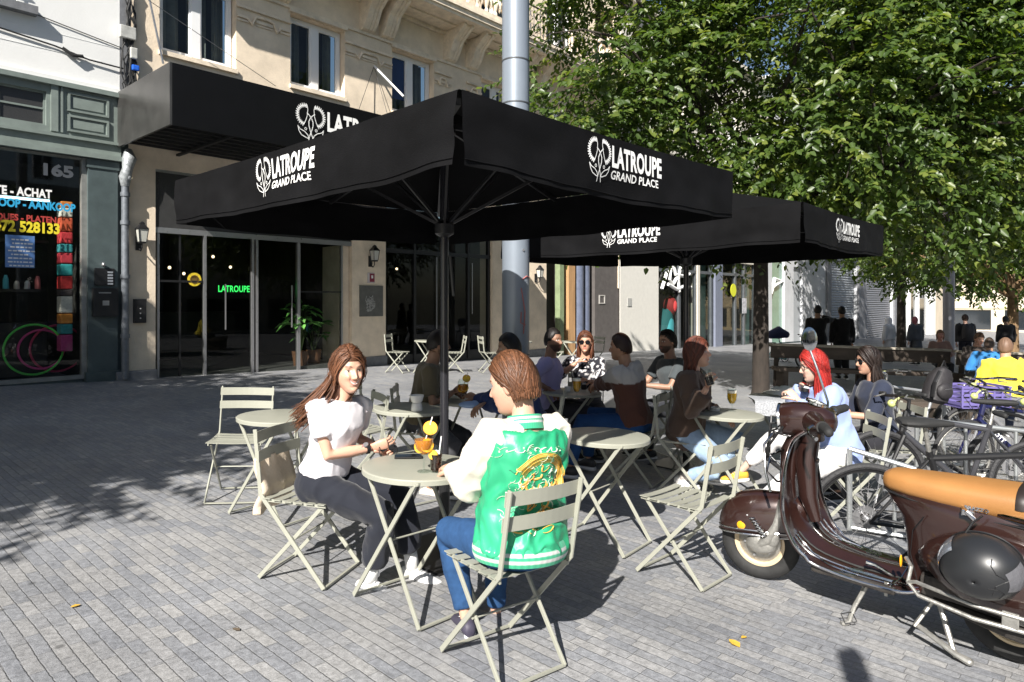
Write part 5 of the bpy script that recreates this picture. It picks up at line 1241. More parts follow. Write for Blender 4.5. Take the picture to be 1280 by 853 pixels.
    ls = mb.build('leg_shield', M_brown, S, smooth=True, sharp=70); mo = ls.modifiers.new('s', 'SOLIDIFY'); mo.thickness = .014; mo.offset = -1
    for s in (0, NU):
        mb = MB(); mb.tube([Vector(vs[i*(NU+1)+s])+Vector((0, 0, 0)) for i in range(1, NV+1)], .0075, 8); mb.build('edge_trim', M_chrome, ls, smooth=True)
    # floor runners
    for yy in (-.19, -.155, -.10, .10, .155, .19):
        mb = MB(); pts = []
        for i in range(30, NV-3, 2):
            j = int(round((yy/interp(i/NV*(len(P_)-1)*.9999)[2]+1)/2*NU)); pts.append(Vector(vs[i*(NU+1)+j])+Vector((0, 0, .006)))
        mb.tube(pts, .0055, 6); mb.build('floor_runner', M_chrome if abs(yy) > .12 else M_rub, ls, smooth=True)
    mb = MB(); mb.bx(-.16, .24, .196, .226, .225, .262, bev=.01); mb.bx(-.16, .24, -.226, -.196, .225, .262, bev=.01); mb.bx(-.5, .3, -.06, .06, .20, .255); mb.build('floor_frame', M_grime, S)
    # steering column cover and horn cover
    mb = MB(); mb.tube([(.335, 0, .93), (.36, 0, .75), (.345, 0, .55), (.30, 0, .42)], [.055, .06, .05, .03], 16, flat=(1.0, .8)); mb.build('column_cover', M_brown, S, smooth=True)
    mb = MB(); mb.tube([(.40, 0, .92), (.452, 0, .78), (.462, 0, .62), (.43, 0, .52)], [.04, .05, .045, .02], 14); mb.build('horn_cover', M_brown, S, smooth=True)
    mb = MB(); mb.box((.318, .0, .70), (.03, .02, .05)); mb.lathe([(.014, 0), (.014, .01)], (.30, .0, .76), 12, axis=(-1, 0, 0)); mb.build('ignition_lock', M_chrome, S)
    # headset
    Hs = empty('headset'); Hs.parent = S; Hs.location = (.345, 0, .985); Hs.rotation_euler = (0, R(6), st); Hs.scale = (1.22, 1.12, 1.22)
    rings = [xring(-.115, 0, -.012, .03, .02), xring(-.105, 0, -.012, .062, .045), xring(-.06, 0, -.005, .083, .066), xring(0, 0, 0, .088, .074), xring(.06, 0, .0, .086, .078), xring(.11, 0, -.002, .079, .076), xring(.118, 0, -.002, .073, .070)]
    mb = MB(); mb.loft(rings); mb.tube([(0, 0, -.05), (.0, 0, -.10)], [.062, .055], 16)
    for s in (-1, 1): mb.tube([(-.02, s*.05, -.005), (-.045, s*.12, -.004), (-.065, s*.18, -.002), (-.07, s*.20, 0)], [.055, .04, .028, .022], 14)
    mb.build('headset_shell', M_brown, Hs, smooth=True, sharp=60)
    mb = MB(); mb.lathe([(.060, 0), (.074, .0), (.076, .012), (.062, .018)], (.116, 0, -.002), 28, axis=(1, 0, 0), closed=True); mb.build('headlight_ring', M_chrome, Hs, smooth=True)
    mb = MB(); mb.lathe([(0, .02), (.03, .018), (.062, .006), (.062, 0), (0, 0)], (.116, 0, -.002), 24, axis=(1, 0, 0)); mb.build('headlight', mat('lamp_lens', (.5, .53, .55), .12, spec=.8, bump=.3, bscale=120), Hs, smooth=True)
    mb = MB(); mb.lathe([(0, .006), (.040, .006), (.044, 0)], (-.035, 0, .068), 24, axis=(-.45, 0, 1)); sp = mb.build('speedometer', mat('dial_white', (.68, .68, .64), .25), Hs, smooth=True)
    mb = MB(); mb.lathe([(.040, .004), (.047, 0), (.047, .01), (.041, .011)], (-.035, 0, .068), 24, axis=(-.45, 0, 1), closed=True); mb.build('dial_ring', M_chrome, sp, smooth=True)
    mb = MB(); mb.bar((-.035, 0, .078), (-.030, .025, .080), .003, .002); [mb.bar((-.035+.03*math.sin(t), .03*math.cos(t), .0765+.013*math.sin(t)*.9), (-.035+.036*math.sin(t), .036*math.cos(t), .0765+.016*math.sin(t)), .003, .002) for t in [k*math.pi/6 for k in range(12)]]; mb.build('dial_marks', M_black, sp)
    for s in (-1, 1):
        mb = MB(); mb.tube([(-.07, s*.20, 0), (-.085, s*.235, .0)], .017, 12); mb.build('handlebar', M_chrome, Hs, smooth=True)
        mb = MB(); mb.tube([(-.083, s*.232, 0), (-.105, s*.30, -.0), (-.118, s*.355, -.002)], [.021, .020, .019], 14, round_caps=True); mb.tube([(-.08+.0, s*.232, 0), (-.082, s*.238, 0)], .026, 14); mb.build('grip', M_rub, Hs, smooth=True)
        mb = MB(); mb.tube([(-.04, s*.19, -.005), (-.02, s*.22, -.01), (-.03, s*.28, -.02), (-.06, s*.34, -.028), (-.068, s*.35, -.03)], [.009, .007, .006, .006, .009], 8); mb.build('brake_lever', M_chrome, Hs, smooth=True)
    # mirror on the right handlebar (far side), stem rising
    for s, hh, lean_ in ((-1, .30, -.04),):
        mb = MB(); mb.tube([(-.06, s*.17, .01), (-.065, s*.175, .05), (-.03, s*.19+lean_*.4, .2), (-.0, s*.20+lean_, hh)], .0055, 8); mb.build('mirror_stem', M_chrome, Hs, smooth=True)
        mb = MB(); mb.lathe([(0, -.016), (.035, -.012), (.056, 0), (.058, .006), (.054, .008), (0, .006)], (.0, s*.20+lean_-.0, hh+.05), 28, axis=(-1, .55*s*-1, .0)); mb.build('mirror', M_chrome, Hs, smooth=True)
    # cables and front guard loops
    mb = MB()
    for k in range(5): mb.tube([(.02+.02*k, -.10+.05*k, -.02), (.18, -.09+.045*k, .0-.03*k), (.20, -.04+.02*k, -.18), (.10, .0, -.28)], .006, 6)
    mb.build('control_cable', M_black, Hs, smooth=True)
    for k, s in enumerate((-1, 1)):
        mb = MB(); mb.tube([(.43, s*.05, .88), (.50, s*.10, .90), (.52, s*.18, .84), (.49, s*.225, .70), (.455, s*.235, .60)], .008, 8); mb.tube([(.46, s*.06, .80), (.50, s*.14, .78), (.49, s*.21, .70), (.47, s*.12, .63), (.455, s*.05, .62)], .006, 8); mb.build('shield_guard', M_chrome, S, smooth=True)
    # rear body
    lv = [(.275, -.33, .17, .16), (.34, -.43, .27, .13), (.42, -.50, .345, .135), (.50, -.515, .37, .145), (.58, -.50, .375, .15), (.64, -.465, .385, .145), (.69, -.435, .385, .13), (.715, -.43, .37, .115)]
    mb = MB(); mb.loft([sring(cx, 0, z, a, b, 40, 2.3) for z, cx, a, b in lv]); mb.build('body_shell', M_brown, S, smooth=True, sharp=60)
    mb = MB(); mb.loft([xring(-.80, 0, .45, .09, .17), xring(-.90, 0, .42, .085, .15), xring(-.98, 0, .36, .07, .12), xring(-1.03, 0, .30, .04, .07)]); mb.build('tail', M_brown, S, smooth=True)
    mb = MB(); mb.box((-1.0, 0, .50), (.05, .07, .06), bev=.015); mb.build('tail_light', mat('red_lens', (.5, .01, .01), .2, spec=.7), S)
    for s in (-1, 1):
        rings = []
        for i in range(15):
            t = i/14; xx = -.235-.70*t; sh = math.sin(math.pi*min(1, t*1.02))**.62
            wv = .112*sh*(1-.15*t); hv = .185*sh*(1-.12*t); rings.append(xring(xx, s*(.135+.035*sh), .445-.02*t, max(.004, wv), max(.006, hv), 26, 2.35))
        mb = MB(); mb.loft(rings); cw = mb.build('side_cowl', M_brown, S, smooth=True, sharp=60)
        # crash bar: a loop below the cowl
        mb = MB(); z0 = .30
        pts = [(-.235, s*.245, .40), (-.23, s*.275, .335), (-.28, s*.30, .295), (-.50, s*.325, .275), (-.75, s*.31, .275), (-.90, s*.25, .28), (-.96, s*.18, .29)]
        mb.tube(pts, .0095, 10); mb.tube([(-.23, s*.275, .335), (-.27, s*.30, .355), (-.50, s*.33, .335), (-.75, s*.315, .33), (-.92, s*.24, .31)], .0085, 10); mb.tube([(-.20, s*.20, .42), (-.235, s*.245, .40)], .0095, 8); mb.build('crash_bar', M_alu, S, smooth=True)
        mb = MB(); mb.bx(-.66, -.60, s*.318-.006, s*.318+.006, .27, .345, bev=.003); mb.bx(-.12, -.105, s*.19-.004, s*.19+.004, .2, .27); mb.build('bar_plate', M_alu, S)
    # seat
    sp_ = [(-.045, .735, .035, .022), (-.055, .738, .065, .040), (-.09, .740, .092, .054), (-.18, .738, .118, .062), (-.32, .735, .134, .072), (-.50, .735, .144, .080), (-.66, .738, .148, .084), (-.80, .742, .144, .080), (-.87, .745, .12, .066), (-.90, .748, .07, .03)]
    mb = MB(); mb.loft([xring(a, 0, b, c, d, 32, 2.7) for a, b, c, d in sp_]); se = mb.build('seat', M_tan, S, smooth=True, sharp=70)
    mb = MB(); mb.loft([xring(a, 0, b-d*.93, c*.95, .008, 24, 3) for a, b, c, d in sp_[1:-1]]); mb.build('seat_rim', M_black, se)
    mb = MB(); mb.tube([xring(-.63, 0, .7375, .1495, .0855, 32, 2.7)[j] for j in range(0, 17)], .011, 6, flat=(1.6, .3)); mb.build('strap', mat('black_strap', (.02, .014, .012), .5), se, smooth=True)
    v, f = text_mesh('BRAZZO', .021, .0012, 1.1, align='CENTER', spacing=1.05)
    mb = MB(); mb.add([(-.47-p.x*-1*-1, .1425+.002, .700+p.y) for p in v], f); mb.build('name_badge', M_chrome, se)
    mb = MB(); mb.tube([(-.40, .10, .70), (-.44, .17, .69), (-.47, .17, .66)], .012, 8); mb.box((-.44, .155, .685), (.05, .03, .03), bev=.005); mb.build('helmet_hook', M_chrome, S)
    mb = MB(); mb.tube([(-.55, .13, .70), (-.75, .17, .70), (-1.02, .15, .73)], .011, 8); mb.tube([(-.55, -.13, .70), (-.75, -.17, .70), (-1.02, -.15, .73)], .011, 8); mb.tube([(-1.02, .15, .73), (-1.05, 0, .735), (-1.02, -.15, .73)], .011, 8); mb.build('rear_rack', M_chrome, S, smooth=True)
    # underside: engine, exhaust, stand
    mb = MB(); mb.ell((-.60, -.10, .24), (.18, .10, .12)); mb.tube([(-.25, 0, .24), (-.50, .02, .23), (-.60, .04, .23)], [.05, .07, .06], 10); mb.tube([(-.3, .12, .22), (-.6, .14, .19), (-.88, .12, .17)], [.02, .035, .04], 10); mb.box((-.45, .05, .30), (.4, .24, .1), bev=.02); mb.build('engine', M_grime, S, smooth=True)
    mb = MB(); mb.tube([(-.02, .13, .235), (.03, .20, .10), (.045, .235, .025)], [.013, .011, .012], 8); mb.tube([(.045, .235, .028), (.07, .262, .020)], .013, 8); mb.box((-.02, .12, .24), (.07, .05, .02), bev=.004); mb.build('side_stand', M_alu, S, smooth=True)
    mb = MB(); mb.tube([(.035, .215, .075), (.005, .235, .045), (.05, .265, .03), (.08, .24, .06), (.035, .225, .08)], .0035, 6); mb.build('stand_spring', M_black, S)
    mb = MB(); mb.tube([(-.33, .14, .22), (-.40, .21, .06), (-.42, .23, .035)], .013, 8); mb.tube([(-.25, .18, .10), (-.42, .23, .045), (-.47, .235, .035)], [.012, .014, .018], 8, round_caps=True); mb.tube([(-.30, .13, .22), (-.24, .2, .1)], .01, 6); mb.tube([(-.33, -.14, .22), (-.42, -.2, .03)], .013, 8); mb.build('centre_stand', M_alu, S, smooth=True)
    for s in (-1, 1):   # panel seams of the cowl and the tail
        mb = MB(); mb.tube([(-.235, s*.142, .30), (-.20, s*.13, .42), (-.21, s*.135, .54), (-.26, s*.148, .62)], .0022, 4); mb.build('panel_seam', M_black, S)
    mb = MB(); mb.tube([(-.14, .224, .267), (-.16, .12, .285), (-.17, .0, .33), (-.16, -.12, .285), (-.14, -.224, .267)], .004, 6); mb.build('floor_trim', M_chrome, S)
    mb = MB(); mb.bx(.02, .10, -.215, .215, .262, .264); mb.tube([(.05, .195, .285), (-.14, .19, .28)], .009, 6); mb.build('runner_end', M_chrome, S)
    mb = MB(); mb.ell((-.18, .207, .40), (.006, .012, .03)); mb.build('side_reflector', M_amber, S, smooth=True)
    mb = MB(); mb.tube([(-.11, .10, .275), (-.04, .12, .31), (.0, .13, .315)], [.01, .01, .014], 8); mb.build('brake_pedal', M_chrome, S)
    return S
S = make_scooter(1.90, 3.53, (-.70, .714))
# helmet hanging on the left cowl
he = empty('helmet', 'matt black helmet hanging at the side of the brown scooter below the tan seat', 'helmet')
he.matrix_world = S.matrix_world @ Matrix.Translation((-.525, .325, .52)) @ Matrix.Rotation(R(-14), 4, 'X') @ Matrix.Rotation(R(8), 4, 'Y') @ Matrix.Scale(.94, 4)
M_hel = mat('matt_black_shell', (.017, .018, .020), .36, spec=.55)
def hel_pt(th, ph, k=1.0):
    # dome towards +y (out), opening towards the cowl
    x, y, z = .168*math.sin(th)*math.cos(ph), .155*math.cos(th), .142*math.sin(th)*math.sin(ph)
    x *= 1+.08*math.cos(th); z *= 1+.06*(ph > math.pi)
    return Vector((x*k, y*k, z*k))
mb = MB(); rings = [[hel_pt(R(2+i*8.4), 2*math.pi*j/40) for j in range(40)] for i in range(14)]; mb.loft(rings, cap=False); o = mb.build('shell', M_hel, he, smooth=True); mo = o.modifiers.new('s', 'SOLIDIFY'); mo.thickness = .012; mo.offset = -1
mb = MB(); mb.ell((0, -.02, 0), (.135, .09, .115), 20, 12); mb.build('lining', mat('helmet_lining', (.02, .02, .02), .95), he, smooth=True)
mb = MB(); mb.tube([hel_pt(R(111), 2*math.pi*j/40, 1.01) for j in range(40)], .006, 6, close=True, cap=False); mb.build('edge_trim', M_black, he, smooth=True)
mb = MB(); rr = [[hel_pt(R(60+i*5), R(-62+j*6.2), 1.015+.06*math.sin(math.pi*i/9)*math.sin(math.pi*j/20)) for j in range(21)] for i in range(10)]; mb.loft([r for r in rr], cap=False)
mb2 = MB(); vs = [p for r in [[hel_pt(R(58+i*5.0), R(-58+j*5.8), 1.025) for j in range(21)] for i in range(9)] for p in r]; mb2.add(vs, [(i*21+j, i*21+j+1, (i+1)*21+j+1, (i+1)*21+j) for i in range(8) for j in range(20)]); o = mb2.build('visor', mat('visor_chrome', (.55, .60, .68), .14, metal=.8), he, smooth=True)
for sgn in (1,):
    for pts in (((40, 170), (34, 150), (40, 128), (52, 122)), ((30, 230), (26, 190), (38, 178), (48, 176)), ((46, 236), (42, 214), (30, 205), (18, 208))):
        mb = MB(); mb.tube([hel_pt(R(a), R(b), 1.003) for a, b in pts], .0022, 5); mb.build('shell_groove', M_black, he)
mb = MB(); vs = [p for r in [[hel_pt(R(44+i*8), R(158+j*7), 1.012) for j in range(8)] for i in range(6)] for p in r]; mb.add(vs, [(i*8+j, i*8+j+1, (i+1)*8+j+1, (i+1)*8+j) for i in range(5) for j in range(7)]); o = mb.build('air_vent', mat('vent_grey', (.10, .10, .11), .35, bump=.5, bscale=40), he, smooth=True)
mb = MB(); mb.tube([hel_pt(R(108), R(70), .97), hel_pt(R(125), R(80), .8)+Vector((0, 0, .08)), Vector((0, -.16, .16))], .006, 6); mb.build('chin_strap', M_black, he)

# ============================================================ BICYCLES
def make_bike(x, y, fwd, label, frame_m, lean=6, rack=False, basket=None, drop=False, steer=0, s=1.03, thick=False, fenders=False):
    B = empty('bicycle', label, 'bicycle', 'parked bicycles')
    B.matrix_world = on_ground(x, y, math.atan2(fwd[1], fwd[0])) @ Matrix.Rotation(math.pi/2, 4, 'Z') @ Matrix.Rotation(R(lean), 4, 'X') @ Matrix.Scale(s, 4)
    RW = .335; fx, rx = .54, -.50
    def whl(px, parent):
        w_ = empty('wheel'); w_.parent = parent; w_.location = (px, 0, RW)
        tr = .020 if thick else .017
        mb = MB(); mb.tube([((RW-tr)*math.cos(t*math.pi/28), 0, (RW-tr)*math.sin(t*math.pi/28)) for t in range(56)], tr, 8, close=True, cap=False); mb.build('tyre', mat('bike_tyre', (.03, .03, .032), .7, bump=.8, bscale=60), w_, smooth=True)
        mb = MB(); mb.tube([((RW-.045)*math.cos(t*math.pi/28), 0, (RW-.045)*math.sin(t*math.pi/28)) for t in range(56)], .010, 6, close=True, cap=False); mb.build('rim', M_alu if not thick else M_black, w_, smooth=True)
        mb = MB()
        for k in range(28):
            t = k*math.pi/14; t2 = t+(.5 if k % 4 < 2 else -.5); yy = .028 if k % 2 else -.028; mb.tube([(.018*math.cos(t2), yy, .018*math.sin(t2)), ((RW-.05)*math.cos(t), 0, (RW-.05)*math.sin(t))], .0014, 3, cap=False)
        mb.build('spokes', M_steel, w_)
        mb = MB(); mb.tube([(0, -.045, 0), (0, .045, 0)], .019, 12); mb.lathe([(.03, 0), (.07, 0), (.07, .003), (.03, .003)], (0, .03, 0), 24, axis=(0, 1, 0), closed=True); mb.build('hub', M_steel, w_, smooth=True)
        return w_
    Fk = empty('fork'); Fk.parent = B; Fk.location = (.36, 0, .72); Fk.rotation_euler = (0, 0, R(steer))
    whl(fx-.36, Fk).location = (fx-.36, 0, RW-.72)
    hx, hz = .0, .0
    mb = MB(); mb.tube([(.0, 0, .10), (.035, 0, -.06)], .022, 10)
    for q in (-1, 1): mb.tube([(.035, 0, -.06), (.045, q*.048, -.08), (fx-.36, q*.052, RW-.72)], [.02, .018 if thick else .012, .010], 8)
    mb.build('fork_blades', M_black if thick else frame_m, Fk, smooth=True)
    mb = MB(); mb.tube([(-.01, 0, .10), (-.02, 0, .18), (.05, 0, .215)], .014, 8)
    if drop: mb.tube([(.05, -.29, .21), (.05, .29, .21)], .012, 8)
    else: mb.tube([(-.06, -.30, .23), (.0, -.2, .235), (.05, -.06, .22), (.05, .06, .22), (.0, .2, .235), (-.06, .30, .23)], .011, 8)
    mb.build('handlebar', M_black if thick else M_chrome, Fk, smooth=True)
    for q in (-1, 1):
        xx = .05 if drop else -.06; mb = MB(); mb.tube([(xx+.02*0, q*.22, .225), (xx-.01, q*.31, .225)], .016, 10, round_caps=True); mb.build('grip', M_rub, Fk, smooth=True)
        mb = MB(); mb.tube([(xx+.03, q*.16, .22), (xx+.07, q*.2, .20), (xx+.05, q*.28, .195)], .006, 6); mb.build('brake_lever', M_alu, Fk)
    mb = MB(); mb.ell((.11, 0, .15), (.03, .03, .03), 10, 8); mb.tube([(.05, 0, .2), (.1, 0, .16)], .008, 6); mb.build('headlamp', mat('bike_lamp', (.5, .55, .2), .25), Fk, smooth=True)
    mb = MB(); mb.tube([(.04, .05, .22), (.12, .1, .3-.1), (.1, .03, .02), (-.02, .02, -.05)], .003, 5); mb.tube([(.04, -.05, .22), (.14, -.08, .14), (.06, -.02, 0)], .003, 5); mb.build('cable', M_cable, Fk)
    H1, H0 = Vector((.355, 0, .80)), Vector((.385, 0, .66)); BBp = Vector((-.04, 0, .29)); SP = Vector((-.19, 0, .76)); RX = Vector((rx, 0, RW))
    r = .020 if thick else .017
    mb = MB(); mb.tube([H1+Vector((-.01, 0, .03)), H0-Vector((-.01, 0, .03))], r*1.1, 10); mb.tube([H0, BBp], r*1.15, 12); mb.tube([H1-Vector((0, 0, .02)), SP-Vector((0, 0, .04))], r*.95, 10); mb.tube([SP, BBp], r*.95, 10)
    for q in (-1, 1): mb.tube([SP-Vector((0, 0, .05)), RX+Vector((0, q*.055, 0))], .009, 8); mb.tube([BBp, RX+Vector((0, q*.055, 0))], .010, 8)
    mb.tube([BBp-Vector((0, .04, 0)), BBp+Vector((0, .04, 0))], .024, 12); mb.build('frame', frame_m, B, smooth=True)
    whl(rx, B)
    mb = MB(); mb.tube([SP, SP+Vector((-.03, 0, .14))], .013, 8); mb.build('seat_post', M_alu, B)
    mb = MB(); mb.loft([xring(a, 0, .925, b, c, 14) for a, b, c in ((-.36, .05, .012), (-.34, .075, .022), (-.28, .08, .026), (-.20, .05, .024), (-.10, .022, .018), (-.07, .012, .01))]); mb.build('saddle', M_rub, B, smooth=True)
    mb = MB(); mb.lathe([(.075, 0), (.092, 0), (.092, .003), (.075, .003)], BBp+Vector((0, .05, 0)), 28, axis=(0, 1, 0), closed=True)
    for k in range(5): t = k*2*math.pi/5; mb.bar(BBp+Vector((0, .051, 0)), BBp+Vector((.08*math.cos(t), .051, .08*math.sin(t))), .004, .012, up=(0, 1, 0))
    mb.build('chainring', M_black, B)
    for q, an in ((1, -.6), (-1, -.6+math.pi)):
        a = BBp+Vector((0, q*.06, 0)); b = a+Vector((.165*math.cos(an), q*.015, .165*math.sin(an))); mb = MB(); mb.tube([a, b], .009, 8); mb.box(b+Vector((0, q*.05, 0)), (.09, .08, .02), bev=.005); mb.build('crank', M_alu, B)
    mb = MB(); mb.tube([BBp+Vector((0, .053, .09)), RX+Vector((0, .05, .04))], .004, 5); mb.tube([BBp+Vector((0, .053, -.09)), RX+Vector((0.03, .05, -.1)), RX+Vector((0, .05, -.04))], .004, 5); mb.lathe([(0.01, 0), (.045, 0), (.03, .02), (.01, .02)], RX+Vector((0, .035, 0)), 16, axis=(0, 1, 0)); mb.build('chain', M_grime, B)
    if rack:
        mb = MB(); mb.tube([(-.28, -.05, .72), (-.75, -.06, .70)], .006, 6); mb.tube([(-.28, .05, .72), (-.75, .06, .70)], .006, 6)
        for i in range(5): mb.tube([(-.34-.09*i, -.055, .715), (-.34-.09*i, .055, .715)], .005, 5)
        for q in (-1, 1): mb.tube([(-.70, q*.06, .70), RX+Vector((0, q*.06, 0))], .006, 6)
        mb.build('luggage_rack', M_black, B)
    if fenders:
        for px_ in (rx,):
            vs = []
            for i in range(20):
                t = R(20+i*8.5)
                for yy in (-.03, -.015, .015, .03): rr_ = RW+.02-(.008 if abs(yy) > .02 else 0); vs.append((px_+rr_*math.cos(t), yy, RW+rr_*math.sin(t)))
            mb = MB(); mb.add(vs, [(i*4+j, i*4+j+1, (i+1)*4+j+1, (i+1)*4+j) for i in range(19) for j in range(3)]); mb.build('mudguard', M_black, B, smooth=True)
    return B
M_bk1 = mat('frame_black_white', (.04, .04, .045), .3, coat=.6, var=.2); M_bk2 = mat('frame_navy', (.01, .012, .06), .3, coat=.8); M_bk3 = mat('frame_grey', (.35, .36, .37), .3, metal=.5, coat=.5); M_bk4 = mat('frame_teal', (.05, .25, .26), .35, coat=.5); M_bk5 = mat('frame_silver', (.5, .5, .52), .3, metal=.7)
bikes = []
g = P(1100, 375, 163); bikes.append(make_bike(g.x+.55, g.y-.12, (-.97, .24), 'black mountain bike with knobbly tyres standing behind the scooter seat', M_bk1, thick=True, drop=True, steer=12))
g = P(1078, 375, 208); bikes.append(make_bike(g.x+.53, g.y-.06, (.985, -.17), 'bicycle with disc brakes directly behind the scooter floor', M_black, thick=True, lean=4))
g = P(1200, 375, 140); bikes.append(make_bike(g.x+.55, g.y, (-.98, .12), 'navy framed bicycle with a black backpack on its bars', M_bk2, rack=True, steer=20, lean=-5))
g = P(1185, 375, 125); bikes.append(make_bike(g.x+.8, g.y+.1, (-.95, -.10), 'silver bicycle carrying the purple crate', M_bk5, rack=True, lean=5, fenders=True))
g = P(1250, 375, 150); bikes.append(make_bike(g.x+.65, g.y-.1, (-.92, .30), 'grey bicycle at the right edge with flat handlebar', M_bk3, drop=True, lean=-4, thick=True))
g = P(1105, 375, 118); bikes.append(make_bike(g.x+.55, g.y+.3, (-.97, -.05), 'dark city bicycle in the second row beyond the rack', M_bk3, lean=4, fenders=True, rack=True))
g = P(976, 440, 45); bikes.append(make_bike(g.x+.15, g.y, (.9, -.3), 'teal city bicycle parked by the far shop windows', M_bk4, rack=True, lean=3))
tb = MB().tube([Vector((-.2, 0, .0)), Vector((0, 0, .06)), Vector((.2, 0, 0))], [.12, .18, .10], 10, round_caps=True).build('rain_cover', mat('navy_cover', (.02, .025, .09), .6, bump=.4), smooth=True); tb.location = (g.x-.1, g.y-.1, gz(g.x, g.y)+.98); tag(tb, 'dark blue bag lying over the teal bicycle', 'bag')
# writing on the navy down tube
v, f = text_mesh('SCOTT', .05, .003, .9, spacing=1.25)
B3 = bikes[2]; H0 = Vector((.385, 0, .66)); BBp = Vector((-.04, 0, .29)); d = (BBp-H0).normalized()
for sgn in (1,):
    n_ = Vector((0, 1, 0)); up_ = n_.cross(d)*1.0
    mb = MB(); mb.add([H0+d*(.10+p.x)+up_*(p.y-.018)+n_*.0215 for p in v], f); mb.build('frame_lettering', mw, B3)
# crate
g = P(1218, 492, 122); e = empty('crate', 'purple plastic crate behind the bicycles in front of the yellow jacket', 'crate'); e.matrix_world = Matrix.Translation((g.x, g.y, g.z-.12)) @ Matrix.Rotation(.05, 4, 'Z')
M_pur = mat('purple_plastic', (.15, .125, .33), .45)
mb = MB(); W2, D2, H2 = .25, .16, .19
for s in (-1, 1):
    for k in range(4): z = .02+k*.045; mb.bx(-W2, W2, s*D2-.004, s*D2+.004, z, z+.028); mb.bx(s*W2-.004, s*W2+.004, -D2, D2, z, z+.028)
    for k in range(7): xx = -W2+k*W2/3; mb.bx(xx-.008, xx+.008, s*(D2+.003)-.004, s*(D2+.003)+.004, 0, H2)
    mb.bx(-W2-.01, W2+.01, s*D2-.012, s*D2+.012, H2, H2+.02); mb.bx(s*W2-.012, s*W2+.012, -D2+.013, D2-.013, H2, H2+.02)
mb.bx(-W2, W2, -D2, D2, -.01, .0); mb.build('crate_body', M_pur, e)
mb = MB(); mb.tube([(-.1, -.17, .22), (-.02, -.18, .16), (.05, -.18, .1), (.06, -.18, .02)], .010, 6); mb.build('strap', M_black, e)
# backpack on the bars
g = P(1172, 480, 140); e = empty('backpack', 'black backpack slung over the handlebar of the navy bicycle', 'backpack'); e.matrix_world = Matrix.Translation(g) @ Matrix.Rotation(.2, 4, 'Z') @ Matrix.Rotation(.25, 4, 'Y') @ Matrix.Scale(.72, 4)
mb = MB(); mb.loft([sring(0, 0, -.24, .10, .08, 20), sring(0, 0, -.20, .15, .12, 20), sring(.01, 0, -.05, .16, .13, 20), sring(.02, 0, .1, .14, .12, 20), sring(.03, 0, .19, .09, .08, 20), sring(.03, 0, .22, .03, .03, 20)])
mb.v = [tuple(Vector(p)*(1+.10*noise.noise(Vector(p)*9))) for p in mb.v]; mb.build('bag', mat('black_nylon', (.022, .02, .022), .6, bump=.5, bscale=20), e, smooth=True)
mb = MB(); mb.ell((0, -.13, -.08), (.11, .05, .10)); mb.build('pocket', mat('black_nylon', (.022, .02, .022)), e, smooth=True)
mb = MB(); mb.tube([(-.1, -.1, .15), (-.18, -.14, .0), (-.15, -.12, -.18)], .016, 6, flat=(1.5, .4)); mb.tube([(0, 0, .2), (.02, 0, .3), (.08, 0, .2)], .012, 6); mb.build('shoulder_strap', M_black, e)
mb = MB(); mb.bar((-.05, -.175, -.06), (.05, -.18, -.03), .008, .004); mb.build('zip', M_steel, e)
# bicycle rack
def rack(p0, p1, z, label, legs=3):
    a, b = P(*p0), P(*p1); e = empty('bicycle_rack', label, 'bicycle rack', 'galvanised bicycle racks'); o = Vector((a.x, a.y, gz(a.x, a.y))); e.location = o
    A_, B_ = a-o, b-o; mb = MB(); d = (B_-A_).normalized(); drop_ = Vector((0, 0, -.06))
    mb.tube([A_, B_-d*.08, B_+Vector((0, 0, -.03)), Vector((B_.x, B_.y, gz(b.x, b.y)-o.z))], .019, 10); mb.tube([A_, A_+Vector((0, 0, -A_.z))], .019, 10)
    mb.build('rail', mat('galvanised', (.48, .50, .50), .38, metal=.75, rvar=.1, vscale=15, var=.12), e, smooth=True)
    for i in range(1, legs):
        q = A_.lerp(B_, i/legs); gq = gz(o.x+q.x, o.y+q.y)-o.z; mb = MB(); mb.tube([q+Vector((0, 0, -.01)), (q.x, q.y, gq)], .014, 8); mb.build('post', MATS['galvanised'], e, smooth=True)
    mb = MB(); q0, q1 = Vector((A_.x, A_.y-.5, .02)), Vector((B_.x, B_.y-.5, gz(b.x, b.y)-o.z+.02)); mb.tube([(A_.x, A_.y, .03), (B_.x, B_.y, gz(b.x, b.y)-o.z+.03)], .016, 8); mb.build('ground_rail', MATS['galvanised'], e, smooth=True)
rack((1062, 561, 172), (1178, 597, 182), .5, 'galvanised rack rail just beyond the scooter seat', 2)
rack((1146, 524, 150), (1400, 552, 158), .6, 'galvanised rack rail running behind the bicycles to the right edge', 4)
rack((1180, 492, 118), (1400, 508, 118), .6, 'galvanised rack rail in the second row of bicycles', 4)
# ============================================================ PEOPLE
def remesh(mb, voxel, smooth=4, name='m'):
    me = bpy.data.meshes.new(name); me.from_pydata(mb.v, [], mb.f); me.update()
    o = bpy.data.objects.new('tmp_'+name, me); COL.objects.link(o)
    bm = bmesh.new(); bm.from_mesh(me); bmesh.ops.recalc_face_normals(bm, faces=bm.faces); bm.to_mesh(me); bm.free()
    r = o.modifiers.new('r', 'REMESH'); r.mode = 'VOXEL'; r.voxel_size = voxel; r.adaptivity = 0
    s = o.modifiers.new('s', 'SMOOTH'); s.iterations = smooth; s.factor = .6
    out = bpy.data.meshes.new_from_object(o.evaluated_get(bpy.context.evaluated_depsgraph_get()))
    bpy.data.objects.remove(o); bpy.data.meshes.remove(me)
    vs = [v.co.copy() for v in out.vertices]; ns = [v.normal.copy() for v in out.vertices]; fs = [tuple(p.vertices) for p in out.polygons]
    bpy.data.meshes.remove(out)
    return vs, ns, fs
